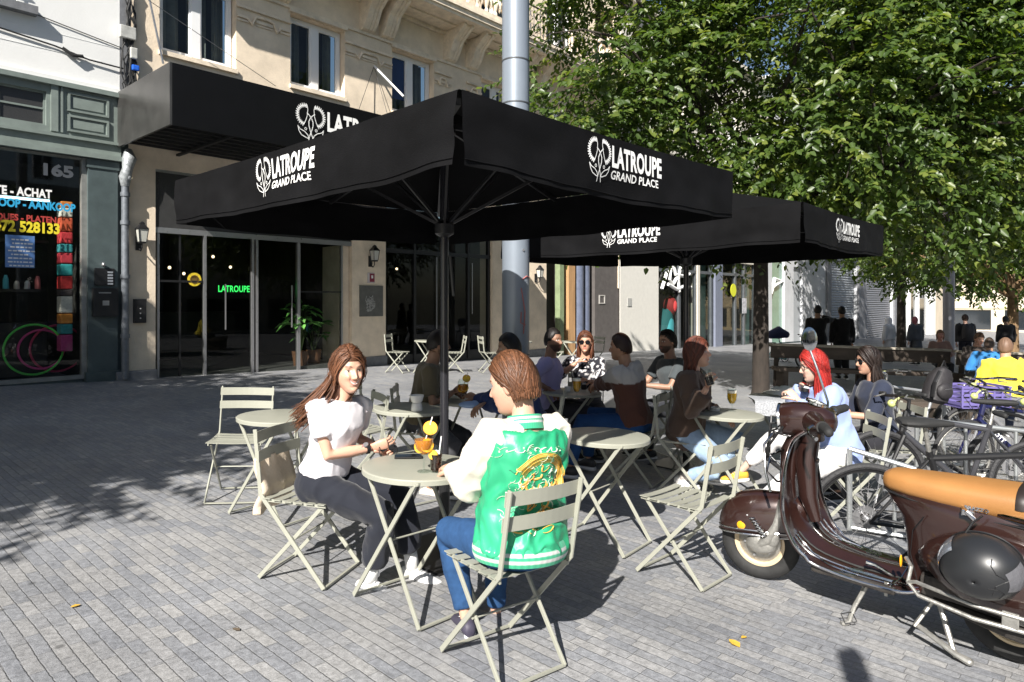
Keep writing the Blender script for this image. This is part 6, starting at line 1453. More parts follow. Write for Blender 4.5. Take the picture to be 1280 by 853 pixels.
def col_obj(name, vs, fs, cols, m, parent):
    me = bpy.data.meshes.new(name); me.from_pydata([tuple(v) for v in vs], [], fs); me.update(); me.shade_smooth()
    if cols is not None:
        at = me.color_attributes.new('col', 'FLOAT_COLOR', 'POINT')
        flat = []
        for c in cols: flat += [c[0], c[1], c[2], 1]
        at.data.foreach_set('color', flat)
    o = bpy.data.objects.new(name, me); COL.objects.link(o); me.materials.append(m)
    if parent: o.parent = parent
    return o
def folds(vs, ns, amp, sc, seed, st=(1, 1, .45)):
    out = []
    for v, n in zip(vs, ns):
        q = Vector((v.x*st[0], v.y*st[1], v.z*st[2]))*sc+Vector((seed*3.1, seed, 0))
        w = q+Vector((noise.noise(q*.5), noise.noise(q*.5+Vector((5, 0, 0))), 0))*.8
        a = 1-abs(noise.noise(w))*2.0; b = noise.noise(w*2.3)
        out.append(v+n*amp*(.75*a*abs(a)-.25+.45*b))
    return out
def ik(a, b, l1, l2, hint):
    d = b-a; L = d.length
    if L > (l1+l2)*.995: b = a+d*((l1+l2)*.995/L); d = b-a; L = d.length
    dn = d.normalized(); x = (l1*l1-l2*l2+L*L)/(2*L); h = math.sqrt(max(0, l1*l1-x*x))
    hv = Vector(hint); hv = hv-dn*hv.dot(dn)
    hv = hv.normalized() if hv.length > 1e-4 else dn.orthogonal().normalized()
    return a+dn*x+hv*h, b
M_skin = vcol_mat('skin', .48, spec=.4, sss=.12, bump=.06, bscale=300)
M_hair = vcol_mat('hair', .48, spec=.35, bump=.25, bscale=160, stretch=(1, 1, .15))
M_cloth = vcol_mat('cloth', .85, spec=.25, bump=.18, bscale=260, sheen=.15)
M_denim = vcol_mat('denim', .85, spec=.2, bump=.3, bscale=420)
M_satin = vcol_mat('satin', .40, spec=.40, bump=.22, bscale=34, stretch=(1, 1, .5))
M_shoe = vcol_mat('shoe', .55, spec=.4, bump=.1)
def sm(a, b, x): t = max(0, min(1, (x-a)/(b-a))); return t*t*(3-2*t)
def gs(x, s): return math.exp(-(x/s)**2)
def mixc(a, b, t): return tuple(a[i]*(1-t)+b[i]*t for i in range(3))
def head_grid(nu, nv, skin, lips, brow, smile=0.0, female=True, beard=None, squint=0.0):
    vs = []; cs = []; fs = []
    for i in range(nv+1):
        t = -math.pi/2*.985+math.pi*.985*i/nv
        for j in range(nu):
            a = -math.pi+2*math.pi*j/nu; a = a-.42*math.sin(a)
            ct = math.cos(t); ctl = ct**(.82 if t < 0 else .95)
            x = .0735*ctl*math.sin(a); y = .093*ctl*math.cos(a); z = .118*math.sin(t)
            fr = sm(-.1, .75, math.cos(a))
            if z < -.005:
                q = min(1, (-.005-z)/.11); x *= 1-(.30 if female else .22)*q**1.35
                y += .030*q**1.6*fr
                if math.cos(a) < 0: y += .045*q*(-math.cos(a))
            y -= .006*fr*sm(.02, .09, z)*0
            ax = abs(x)
            if fr > 0:
                y = y-.5*max(0, y-.082)*fr
                y += fr*(.024*gs(ax, .0125)*(sm(.028, -.024, z)*sm(-.042, -.028, z))+.004*gs(ax, .006)*gs(z+.022, .010))
                y += fr*.006*gs(ax-.011, .007)*gs(z+.031, .007)
                y -= fr*.0115*gs(ax-.031, .017)*gs(z-.008, .013)
                y += fr*.0055*gs(ax-.031, .011)*gs(z-.006, .008)
                y += fr*.005*gs(ax-.028, .022)*gs(z-.031, .008)
                y += fr*.007*gs(ax-.040, .018)*gs(z+.020+.003*smile, .018)*(1+.8*smile)
                lw = .022+.006*smile; lz = .004*smile*(ax/.022)**2*3
                y += fr*.0065*gs(ax, lw)*(gs(z+.052-lz, .0045)+gs(z+.064-lz, .0055))
                y -= fr*.004*gs(ax, lw)*gs(z+.0575-lz, .0025)
                y += fr*.008*gs(ax, .020)*gs(z+.098, .016); y -= fr*.004*gs(ax, .02)*gs(z+.079, .006)
            vs.append(Vector((x, y, z)))
            c = skin
            if fr > .3:
                c = mixc(c, (skin[0]*1.02, skin[1]*.72, skin[2]*.68), .35*gs(ax-.042, .018)*gs(z+.025, .02))
                lw = .023+.006*smile; lz = .004*smile*(ax/.022)**2*3
                lm_ = sm(lw+.004, lw-.004, ax)*sm(.0125, .0085, abs(z+.058-lz)); c = mixc(c, lips, lm_*.85)
                if smile: c = mixc(c, (.75, .70, .64), sm(lw-.002, lw-.007, ax)*sm(.0050, .0028, abs(z+.0575-lz)))
                else: c = mixc(c, (lips[0]*.35, lips[1]*.3, lips[2]*.3), sm(lw, lw-.005, ax)*sm(.0022, .0010, abs(z+.0575-lz)))
                ez = z-.0085; ex = ax-.031; eh = (.0062-.0028*squint)*max(0, 1-(ex/.0155)**2)
                if eh > 0 and abs(ez) < eh+.0035:
                    lid = sm(eh+.0035, eh+.0010, abs(ez)) if ez > 0 else sm(eh+.002, eh, abs(ez))*.6
                    c = mixc(c, (.06, .035, .025), lid*.85)
                    if abs(ez) < eh: c = (.62, .58, .54) if abs(ex) > .0058 else (.035, .022, .014)
                bz = z-.029-.004*(1-((ax-.033)/.02)**2); c = mixc(c, brow, .85*sm(.0042, .0018, abs(bz))*sm(.052, .046, ax)*sm(.012, .016, ax))
                c = mixc(c, (skin[0]*.4, skin[1]*.3, skin[2]*.25), .8*gs(ax-.007, .003)*gs(z+.0385, .0025))
            if beard is not None and math.cos(a) > -.2:
                bm_ = sm(-.030, -.045, z)*sm(.0, .5, math.cos(a)+.3)*(1-gs(ax, .02)*gs(z+.058, .009)); c = mixc(c, beard, .8*bm_)
            cs.append(c)
    for i in range(nv):
        for j in range(nu): fs.append((i*nu+j, i*nu+(j+1) % nu, (i+1)*nu+(j+1) % nu, (i+1)*nu+j))
    fs.append(tuple(range(nu-1, -1, -1))); fs.append(tuple(nv*nu+j for j in range(nu)))
    return vs, fs, cs
def hand(mb, wrist, d, pn, side, curl=.5, s=1.0, thumb_out=.6):
    """palm and five fingers; d forearm direction, pn palm normal (the side the fingers close to), side +1: thumb on d x pn side"""
    d = d.normalized(); pn = (pn-d*pn.dot(d)).normalized(); sd = d.cross(pn).normalized()*side
    w_ = wrist; L = .085*s
    mb.tube([w_-d*.02*s, w_+d*.012*s, w_+d*L*.5, w_+d*L, w_+d*(L+.008*s)], [.024*s, .029*s, .038*s, .040*s, .034*s], 12, flat=(1.0, .40), up=tuple(pn))
    for k, (off, ln) in enumerate(((.028, .070), (.0095, .079), (-.0095, .073), (-.027, .058))):
        b = w_+d*(L-.004*s)+sd*off*s; dr = d+sd*off*1.2; dr.normalize(); pts = [b]; ang = 0; seg = [ln*.44*s, ln*.30*s, ln*.26*s]
        cc = curl*(1+.12*k)
        for q, sg in enumerate(seg):
            ang += cc*(.75 if q == 0 else .95); v = dr*math.cos(ang)+pn*math.sin(ang); pts.append(pts[-1]+v*sg)
        mb.tube(pts, [.0088*s, .0084*s, .0076*s, .0066*s], 8, round_caps=True)
    b = w_+d*.022*s+sd*.026*s; v1 = (d*.6+sd*thumb_out+pn*.35).normalized(); v2 = (d*.85+sd*thumb_out*.25+pn*(.35+.5*curl)).normalized(); p1 = b+v1*.036*s; p2 = p1+v2*.030*s; p3 = p2+(v2+pn*.2).normalized()*.024*s
    mb.tube([b-d*.012*s, p1, p2, p3], [.014*s, .0115*s, .0098*s, .0080*s], 8, round_caps=True)
def shoe(parent, ankle, fwd, col, sole, high=.0, s=1.0, cells=None):
    e = ankle.copy(); f = Vector((fwd.x, fwd.y, fwd.z)).normalized(); up = Vector((0, 0, 1)); sd = f.cross(up).normalized(); up2 = sd.cross(f)
    o = e-up2*.085*s
    def T_(p): return o+f*p[0]*s+sd*p[1]*s+up2*p[2]*s
    mb = MB(); rings = []
    for x, w_, z0, h in ((-.072, .016, .03, .03), (-.065, .028, .026, .06), (-.04, .036, .024, .075+high), (-.005, .038, .024, .082+high), (.035, .038, .024, .068), (.08, .043, .024, .045), (.125, .045, .024, .034), (.16, .036, .024, .026), (.178, .018, .026, .014)):
        r = []
        for j in range(16):
            t = 2*math.pi*j/16; r.append(T_((x, w_*math.copysign(abs(math.cos(t))**.8, math.cos(t)), z0+(h/2)+(h/2)*math.sin(t)*(1.0))))
        rings.append(r)
    mb.loft(rings); so = col_obj('shoe', [Vector(v) for v in mb.v], mb.f, [col]*len(mb.v), M_shoe, parent)
    mb = MB(); rr = []
    for x, w_ in ((-.078, .014), (-.07, .032), (-.03, .040), (.03, .039), (.09, .047), (.135, .047), (.17, .034), (.184, .014)):
        rr.append([T_((x, -w_, 0)), T_((x, w_, 0)), T_((x, w_, .026)), T_((x, -w_, .026))])
    mb.loft(rr); col_obj('sole', [Vector(v) for v in mb.v], mb.f, [sole]*len(mb.v), M_shoe, so)
    mb = MB()
    for k in range(5): x = .035+k*.017; z = .098-.010*k; mb.tube([T_((x, -.018, z-.004)), T_((x, 0, z+.001)), T_((x, .018, z-.004))], .0022*s, 4)
    col_obj('laces', [Vector(v) for v in mb.v], mb.f, [mixc(sole, (.8, .8, .8), .5)]*len(mb.v), M_shoe, so)
def hair_build(parent, HM, style, col, seed, n=150, flow=(0, -.3, -1), length=.3, hs=1.0, part=.02, detail=1.0, fringe=0, hr=1.0):
    rs = random.Random(seed); vs = []; fs = []; cs = []
    def scalp(u, k=1.0):   # u unit direction -> point on an ellipsoid a little outside the skull
        return Vector((u.x*.0795, u.y*.097-.003, u.z*.124+.001))*k
    nu, nv = 48, 26
    hl = {'long': (.060, -.05), 'short': (.062, -.045), 'bob': (.060, -.06), 'crop': (.068, -.03), 'hood': (.05, -.08)}[style]
    idx = {}
    for i in range(nv+1):
        t = -math.pi/2+math.pi*i/nv
        for j in range(nu):
            a = 2*math.pi*j/nu
            u = Vector((math.cos(t)*math.sin(a), math.cos(t)*math.cos(a), math.sin(t)))
            p = scalp(u); f = math.cos(a)
            # hair line height by direction: forehead high, temples, in front of the ear low, neck
            if f > .75: lim = hl[0]
            elif f > .12: lim = hl[0]-(.75-f)/.63*(hl[0]-(.0))
            elif f > -.25: lim = .0+(f-.12)/.37*.035
            else: lim = -.035-(-.25-f)/.75*(-hl[1]-.0)+.0
            edge = p.z-lim
            th = max(-.012, min(1, edge/.018)*.010)+.0045*noise.noise(Vector((a*4.5, t*1.2, seed)))*min(1, max(0, edge/.03))
            q = p*(1+th/.1); idx[(i, j)] = len(vs); vs.append(q)
            k = .5+.5*noise.noise(Vector((a*9, t*1.6, seed+3))); cs.append(mixc(tuple(c*.5 for c in col), tuple(min(1, c*1.1) for c in col), k))
    for i in range(nv):
        for j in range(nu):
            q = [idx[(i, j)], idx[(i, (j+1) % nu)], idx[(i+1, (j+1) % nu)], idx[(i+1, j)]]
            if max(vs[v].length for v in q) > 0 and all((vs[v]/1).length > 0 for v in q):
                if sum(1 for v in q if (vs[v].x/.0795)**2+((vs[v].y+.003)/.097)**2+((vs[v].z-.001)/.124)**2 > .985) >= 3: fs.append(tuple(q))
    mb = MB()
    fl = HM.to_3x3().inverted() @ Vector(flow)    # flow is in body space
    fl.normalize()
    lens = {'long': length, 'bob': .10, 'short': .026, 'crop': .012, 'hood': .0}[style]
    if style not in ('crop', 'hood'):
        for k in range(int(n*detail)):
            sgn = rs.choice((-1, 1)); a0 = rs.uniform(-2.9, -.0)
            # start on the parting (a line over the top), run down the side
            y0 = rs.uniform(-.75, .80); x0 = part*8*.5+.04*sgn
            u = Vector((x0 if abs(x0) > .02 else .04*sgn, y0, math.sqrt(max(.05, 1-y0*y0)))).normalized()
            ae = rs.uniform(.20, 1.0)*math.pi if style != 'short' else rs.uniform(.56, 1.0)*math.pi   # end azimuth from the face, on that side
            ue = Vector((math.sin(ae)*sgn, math.cos(ae), -.38 if style != 'short' else rs.uniform(-.36, .10))).normalized()
            if style == 'short' and ae < .45*math.pi: ue.z = rs.uniform(.05, .3); ue.normalize()
            if style in ('long', 'bob') and ae < .42*math.pi: ue = Vector((sgn*.99, .10 if style == 'bob' else -.08, -.05)).normalized()
            pts = []; m_ = 8; kk = 1.065+.045*rs.random()
            for q in range(m_+1):
                t = q/m_; w_ = u.lerp(ue, t).normalized(); pts.append(scalp(w_, kk+.02*math.sin(math.pi*t)))
            L_ = lens*rs.uniform(.75, 1.1); v = (pts[-1]-pts[-2]).normalized(); p = pts[-1]
            for q in range(6):
                v = (v*.55+fl*.45+Vector((rs.uniform(-1, 1), rs.uniform(-1, 1), 0))*.07).normalized(); p = p+v*L_/6
                if style == 'bob' and q > 3: v = (v+Vector((-sgn*.35, .1, 0))).normalized()
                pts.append(p)
            r0 = rs.uniform(.005, .0095)*hr; m2 = len(pts); rad = [r0*(.5+.5*sm(0, .25, q/m2))*(1-.75*sm(.6, 1, q/m2)) for q in range(m2)]
            if hr < .8 and style != 'short' and k % 5 == 0:   # loose fly-away hairs
                rad = [.0012]*len(pts); pts = [p_*(1.02+.03*rs.random())+Vector((rs.uniform(-1, 1), rs.uniform(-1, 1), rs.uniform(-1, 1)))*.004*(1+i_*.35) for i_, p_ in enumerate(pts)]
            n0 = len(mb.v); mb.tube(pts, rad, 5, flat=(1.5, .7)); c = mixc(tuple(x*.6 for x in col), tuple(min(1, x*1.7) for x in col), rs.random()**1.3); cs2 = [c]*(len(mb.v)-n0)
            cs += cs2
        base = len(vs); vs += [Vector(v) for v in mb.v]; fs += [tuple(i+base for i in f) for f in mb.f]
    vs = [HM @ (v*hs) for v in vs]
    return col_obj('hair', vs, fs, cs, M_hair, parent)
def person(label, x, y, fwd, P_, category='person', group=None, z=None):
    """P_: dict of pose and looks. Local frame: +Y forward, +X right, z up from the ground."""
    g = P_.get
    s = g('s', 1.0); yaw = math.atan2(fwd[1], fwd[0])-math.pi/2
    e = empty('person', label, category, group); M = Matrix.Translation((x, y, gz(x, y) if z is None else z)) @ Matrix.Rotation(yaw, 4, 'Z'); e.matrix_world = M
    Mi = M.inverted()
    near = g('near', 0); female = g('female', True); seed = g('seed', 1)
    vox = (.009, .011)[0] if near else .014
    stand = g('stand', False)
    def L_(v): return (Mi @ v[1]) if isinstance(v, tuple) and v[0] == 'w' else Vector(v)
    hipz = (.93 if stand else .545)
    P0 = Vector((0, 0, hipz))*1.0; P0.z = hipz*s if stand else hipz
    lean, side, tw = R(g('lean', 5)), R(g('side', 0)), R(g('twist', 0))
    Q = Matrix.Rotation(-lean, 3, 'X') @ Matrix.Rotation(side, 3, 'Y')
    QT = Q @ Matrix.Rotation(tw, 3, 'Z')
    N0 = P0+Q @ Vector((0, 0, .49*s))
    shw = (.158 if female else .185)*s
    Sh = {k: N0+QT @ Vector((k*shw, 0, -.045*s)) for k in (-1, 1)}
    hy, hpch, hr = R(g('hyaw', 0)), R(g('hpitch', 0)), R(g('hroll', 0))
    HR = Matrix.Rotation(hy, 3, 'Z') @ Matrix.Rotation(-hpch, 3, 'X') @ Matrix.Rotation(hr, 3, 'Y')
    hc = N0+Q @ Vector((0, .012, .075))*s+HR @ Vector((0, .022, .098))*s
    hs = s*g('hscale', .98)
    HM = Matrix.Translation(hc) @ HR.to_4x4()
    UA, FA, TH, SH = .285*s, .25*s, .43*s, .415*s
    arms = {}
    for k, nm in ((-1, 'lh'), (1, 'rh')):
        tgt = L_(g(nm, (k*.12, .32, .72) if not stand else (k*.24, .05, .82*s)))
        el, w_ = ik(Sh[k], tgt, UA, FA, g(nm+'_hint', (k*.6, -.5, -.6))); arms[k] = (el, w_)
    legs = {}
    for k, nm in ((-1, 'lf'), (1, 'rf')):
        hp = P0+Vector((k*.088*s, .02, -.02)); tgt = L_(g(nm, (k*.11, .40, .085) if not stand else (k*.09, 0, .085)))
        kn, an = ik(hp, tgt, TH, SH, g(nm+'_hint', (k*.15, .8, 1) if not stand else (0, 1, 0))); legs[k] = (hp, kn, an)
    def torso(mb, k=0.0, bot=-.10, top=.50, hipw=1.0, chest=1.0):
        rings = []
        W_ = [(-.10, .150, .105, 0), (-.03, .168, .125, -.005), (.05, .160, .120, 0), (.13, .138, .105, .004), (.20, .128, .100, .006), (.28, .140, .110, .010), (.36, .155, .118 if not female else .125, .010), (.42, .165, .105, 0), (.46, .145, .085, -.004), (.49, .085, .065, 0), (.53, .056, .055, .008)]
        if not female: W_ = [(a, (b*1.10 if a > .2 else b*1.06), c*1.04, d) for a, b, c, d in W_]
        for a, b, c, d in W_:
            if a < bot-1e-6 or a > top+1e-6: continue
            tt = a/.49; Qa = Q @ Matrix.Rotation(tw*max(0, min(1, tt)), 3, 'Z')
            cen = P0+Q @ Vector((0, d, a*s)); f1 = 1 if a > .1 else hipw
            rings.append([cen+Qa @ Vector(((b*s*f1+k)*math.cos(2*math.pi*j/20), (c*s*(chest if .2 < a < .45 else 1)+k)*math.sin(2*math.pi*j/20), 0)) for j in range(20)])
        mb.loft(rings)
    def arm(mb, q, k, upto=1.0, r=None):
        el, w_ = arms[q]; sh = Sh[q]; rr = r or (.050, .044, .040, .036, .024)
        pts = [sh-(el-sh).normalized()*.0+Vector((-q*.04, 0, .0))*s, sh, sh.lerp(el, .5), el, el.lerp(w_, .45), w_]
        rad = [(rr[0]*1.0)*s+k, (rr[0])*s+k, rr[1]*s+k, rr[2]*s+k, rr[3]*s+k, rr[4]*s+k]
        if upto <= 1.0:   # portion of the upper arm
            n = 3; cut = sh.lerp(el, upto); mb.tube([pts[0], sh, sh.lerp(cut, .5), cut], [rad[0], rad[1]*.97, rad[2]+.001, rad[2]+.003], 14, round_caps=False)
        else:
            cut = el.lerp(w_, min(1, upto-1)); mb.tube([pts[0], sh, pts[2], el, el.lerp(cut, .5), cut], [rad[0], rad[1], rad[2], rad[3], rad[4], (rad[5] if upto >= 1.9 else rad[4])+.002], 14, round_caps=False)
    def leg(mb, q, k, upto=2.0, flare=0.0):
        hp, kn, an = legs[q]; f = min(1, upto-1)
        cut = kn.lerp(an, f)
        mb.tube([hp-(kn-hp).normalized()*.05, hp, hp.lerp(kn, .5), kn, kn.lerp(cut, .3), kn.lerp(cut, .65), cut], [.080*s+k, .086*s+k, .074*s+k, .056*s+k*1.1, .055*s+k+flare*.3, .044*s+k+flare*.7, .034*s+k+flare], 16)
    # ---- body (skin), one mesh
    skin = g('skin', (.56, .34, .24)); mb = MB(); torso(mb, -.012)
    for q in (-1, 1):
        arm(mb, q, -.002, 2.0); leg(mb, q, -.008)
    nb = N0+Q @ Vector((0, .0, -.03))*s; mb.tube([nb, N0+Q @ Vector((0, .006, .05))*s, hc+HR @ Vector((0, -.022, -.055))*s], [.062*s, .050*s if female else .058*s, .052*s if female else .060*s], 16)
    v, nrm, f = remesh(mb, vox, 3); cs = [skin]*len(v)
    hv, hf, hcs = head_grid(*((110, 84) if near else (56, 44)), skin, g('lips', (.42, .14, .11)), g('brow', (.06, .035, .022)), g('smile', 0.0), female, g('beard'), g('squint', 0))
    b0 = len(v); v += [HM @ (p*hs) for p in hv]; f += [tuple(i+b0 for i in q) for q in hf]; cs += hcs
    m2 = MB()
    for q in (-1, 1): m2.ell(HM @ (Vector((q*.0745, -.006, -.002))*hs), (.009*hs, .019*hs, .032*hs), 12, 8, rot=HR @ Matrix.Rotation(q*.25, 3, 'Z'))
    for q, nm in ((-1, 'lh'), (1, 'rh')):
        el, w_ = arms[q]; d = (w_-el).normalized(); hd = g(nm+'_dir'); d2 = L3(Mi, hd) if hd is not None else d
        pn = g(nm+'_palm', (-q*.5, 0, -1)); m3 = MB(); hand(m2, w_+d2.normalized()*.01*s, d2, Vector(pn), g(nm+'_thumb', -q), g(nm+'_curl', .4), s*(.95 if female else 1.05))
    b0 = len(v); v += [Vector(p) for p in m2.v]; f += [tuple(i+b0 for i in q) for q in m2.f]; cs += [mixc(skin, (skin[0], skin[1]*.85, skin[2]*.8), .3)]*len(m2.v)
    body = col_obj('body', v, f, cs, M_skin, e)
    # ---- trousers
    tc = g('trouser', (.02, .022, .028)); tk = g('trouser_k', .012)
    if tc is not None:
        mb = MB(); torso(mb, tk*.9, top=g('trouser_top', .10)+.0001)
        for q in (-1, 1): leg(mb, q, tk, g('trouser_len', 1.93), g('flare', 0))
        v, nrm, f = remesh(mb, vox*1.1, 3); v = folds(v, nrm, g('trouser_fold', .007), 9, seed+5, (1, 1, .7))
        tf = g('trouser_col'); cs = [tf(p) if tf else tc for p in v]
        col_obj('trousers', v, f, cs, g('trouser_mat', M_cloth), e)
    # ---- top
    kc = g('top_k', .012); col = g('top', (.7, .7, .7)); lim = g('sleeve', .55)
    mb = MB(); torso(mb, kc, bot=g('top_bot', -.03)-.0001, top=g('top_top', .49)+.0001, hipw=g('hipw', 1.0))
    if not g('raglan'):
        for q in (-1, 1): arm(mb, q, kc*1.0+.001, lim)
    if g('hood'): mb.ell(N0+Q @ Vector((0, -.085, -.03))*s, (.11*s, .055*s, .07*s))
    if g('coat_len'):
        c = P0+Vector((0, -.06, -.02)); mb.tube([P0+Q @ Vector((0, 0, .12)), P0+Vector((0, -.02, -.05)), P0+Vector((0, -.07, -g('coat_len')))], [.16*s, .175*s, .17*s], 18, flat=(1, .75))
    v, nrm, f = remesh(mb, vox, 3); v = folds(v, nrm, g('fold', .007), g('fold_sc', 8), seed, g('fold_st', (1, 1, .6)))
    tf = g('top_col'); cs = [tf(p) if tf else col for p in v]
    top = col_obj(g('top_name', 'shirt'), v, f, cs, g('top_mat', M_cloth), e)
    info = dict(e=e, M=M, P0=P0, Q=Q, QT=QT, N0=N0, Sh=Sh, arms=arms, legs=legs, HM=HM, HR=HR, hc=hc, hs=hs, s=s, top=top, tv=v, tf=f, body=body, torso=torso, arm=arm, vox=vox)
    # ---- shoes
    sc = g('shoe', (.02, .02, .02)); so = g('sole', (.6, .6, .6))
    if sc is not None:
        for q, nm in ((-1, 'lf'), (1, 'rf')):
            hp, kn, an = legs[q]; d = g(nm+'_dir', None)
            fw = L3(Mi, d) if d is not None else Vector((q*.15, 1, 0))
            shoe(e, an, fw, sc, so, s=s*(.92 if female else 1.02)*g('shoe_s', 1))
    if g('sock') is not None:
        for q in (-1, 1):
            mb = MB(); hp, kn, an = legs[q]; mb.tube([kn.lerp(an, .70), an], .040*s, 12)
            col_obj('sock', [Vector(p) for p in mb.v], mb.f, [g('sock')]*len(mb.v), M_cloth, e)
    # ---- hair
    st = g('hair_style', 'long')
    if st: hair_build(e, HM, st, g('hair', (.06, .03, .018)), seed+9, n=g('hair_n', 170 if near else 90), flow=g('flow', (0, -.25, -1)), length=g('hair_len', .28), hs=hs, part=g('part', .02), hr=g('hair_r', 1.0))
    if g('glasses'):
        lens = mat('sunglass_lens', (.008, .008, .01), .08, spec=.7); mb = MB(); m2 = MB(); big = g('glasses') == 'sun'
        for q in (-1, 1):
            c = Vector((q*.032, .094, .006)); rx_, rz_ = (.028, .023) if big else (.022, .018)
            ring = [Vector((c.x+rx_*math.cos(t), c.y-.010*abs((c.x+rx_*math.cos(t))/.06)**2, c.z+rz_*math.sin(t))) for t in [2*math.pi*j/20 for j in range(20)]]
            m2.tube([HM @ (p*hs) for p in ring], .0020, 5, close=True, cap=False)
            if big: mb.add([HM @ (p*hs) for p in ring], [tuple(range(20))])
            m2.tube([HM @ (Vector(p)*hs) for p in ((q*.058, .082, .010), (q*.076, .04, .010), (q*.080, -.01, .004))], .0022, 5)
        m2.tube([HM @ (Vector(p)*hs) for p in ((-.008, .098, .010), (.008, .098, .010))], .002, 5)
        fr_ = m2.build('glasses', M_black, e)
        if big: mb.build('lens', lens, fr_)
    return info
def L3(Mi, d): return Mi.to_3x3() @ Vector(d)
NAVYJ = (.025, .07, .17); 
def denim_col(base):
    return lambda p: mixc(base, tuple(min(1, c*2.2) for c in base), .5*max(0, noise.noise(p*5))+.15*noise.noise(p*60))
# ---- 1 woman in the white T-shirt
hp = P(468, 560, 224)
w1 = person('smiling woman with long brown hair in a white T-shirt sitting at the front table', -1.07, 3.81, (.96, -.25), dict(
    near=1, s=.965, hscale=1.07, shoe_s=1.30, lean=14, twist=-26, hyaw=-38, hpitch=3, hroll=0, smile=1.0, squint=.7, skin=(.62, .36, .255), top=(.74, .71, .74), top_k=.017, sleeve=.60, top_bot=.05, fold=.007, fold_sc=8,
    rh=('w', P(464, 560, 222)), lh=('w', P(472, 561, 216)), rh_hint=(.55, -.45, -.8), lh_hint=(-.5, -.4, -.8), rh_dir=(.55, .10, .12), lh_dir=(.70, -.35, .16), rh_palm=(-.9, .2, .3), lh_palm=(.9, .1, -.2), rh_curl=.45, lh_curl=.7,
    trouser=(.014, .016, .024), trouser_k=.020, sock=(.72, .72, .72), trouser_len=1.72, flare=.018, trouser_top=.10, trouser_fold=.012,
    rf=('w', P(462, 728, 228)), lf=('w', P(516, 712, 219)), rf_dir=(.93, -.35, 0), lf_dir=(.85, -.45, 0), rf_hint=(.1, .8, 1), shoe=(.72, .72, .72), sole=(.78, .78, .78),
    hair=(.115, .048, .024), hair_len=.30, flow=(.45, -.75, -.75), hair_r=.58, hair_n=620, part=.05, seed=3, lips=(.48, .19, .16)))
e = w1['e']; el, wr = w1['arms'][1]
d = (wr-el).normalized(); mb = MB(); mb.tube([wr-d*.030, wr-d*.012], .0305, 16, flat=(1, 1)); mb.build('watch_strap', M_black, e); mb = MB(); u = d.orthogonal().normalized(); mb.tube([wr-d*.021+Vector((.02, 0, .02)), wr-d*.021+Vector((.026, 0, .028))], .016, 16); mb.build('watch_face', M_steel, e)
mb = MB(); mb.tube([wr-d*.045+Vector((.028*math.cos(t), .006*math.sin(t), .028*math.sin(t))) for t in [k*math.pi/8 for k in range(16)]], .003, 5, close=True, cap=False); mb.build('bracelet', mat('pink_cord', (.4, .12, .14), .6), e)
# sunglasses held in her hands
hw = w1['M'] @ ((w1['arms'][1][1]+w1['arms'][-1][1])/2)
sg = empty('sunglasses', 'folded dark sunglasses held by the woman in the white T-shirt', 'sunglasses', loc=hw+Vector((.085, -.04, .012)), rz=.2)
mb = MB()
for q in (-1, 1): mb.tube([(q*.026+.021*math.cos(t), 0, .018*math.sin(t)) for t in [k*math.pi/8 for k in range(16)]], .0028, 5, close=True, cap=False); mb.tube([(q*.048, 0, .008), (q*.05, -.06, .0), (q*.046, -.10, -.012)], .0025, 5)
mb.build('frame', M_black, sg); mb = MB()
for q in (-1, 1): mb.lathe([(0, 0), (.019, 0), (.019, .001), (0, .001)], (q*.026, 0, 0), 16, axis=(0, 1, 0))
mb.build('lens', mat('sunglass_lens', (.008, .008, .01), .08), sg)
# cream jacket hanging over her chair seat
mb = MB(); Mc = on_ground(-1.15, 3.83, math.atan2(-.25, .96)); vs = []
for i in range(22):
    for j in range(12):
        u, v_ = i/21, j/11; t = u*1.0
        path = [(-.245, .67), (-.235, .60), (-.20, .50), (-.215, .42), (-.235, .36)]
        k = t*4; a = int(min(3, k)); f_ = k-a; yy = path[a][0]*(1-f_)+path[a+1][0]*f_; zz = path[a][1]*(1-f_)+path[a+1][1]*f_
        p = Vector((-.13+.33*v_, yy+.022*noise.noise(Vector((u*3, v_*5, 1)))+.012*math.sin(v_*14+u*3), zz+.02*noise.noise(Vector((v_*4, u, 3)))*u)); vs.append(Mc @ p)
mb.add(vs, [(i*12+j, i*12+j+1, (i+1)*12+j+1, (i+1)*12+j) for i in range(21) for j in range(11)])
o = mb.build('jacket', mat('cream_cloth', (.62, .52, .40), .9, var=.08, bump=.3), smooth=True); mo = o.modifiers.new('s', 'SOLIDIFY'); mo.thickness = .018; tag(o, 'cream jacket tucked behind the woman in the white T-shirt on her chair', 'jacket')

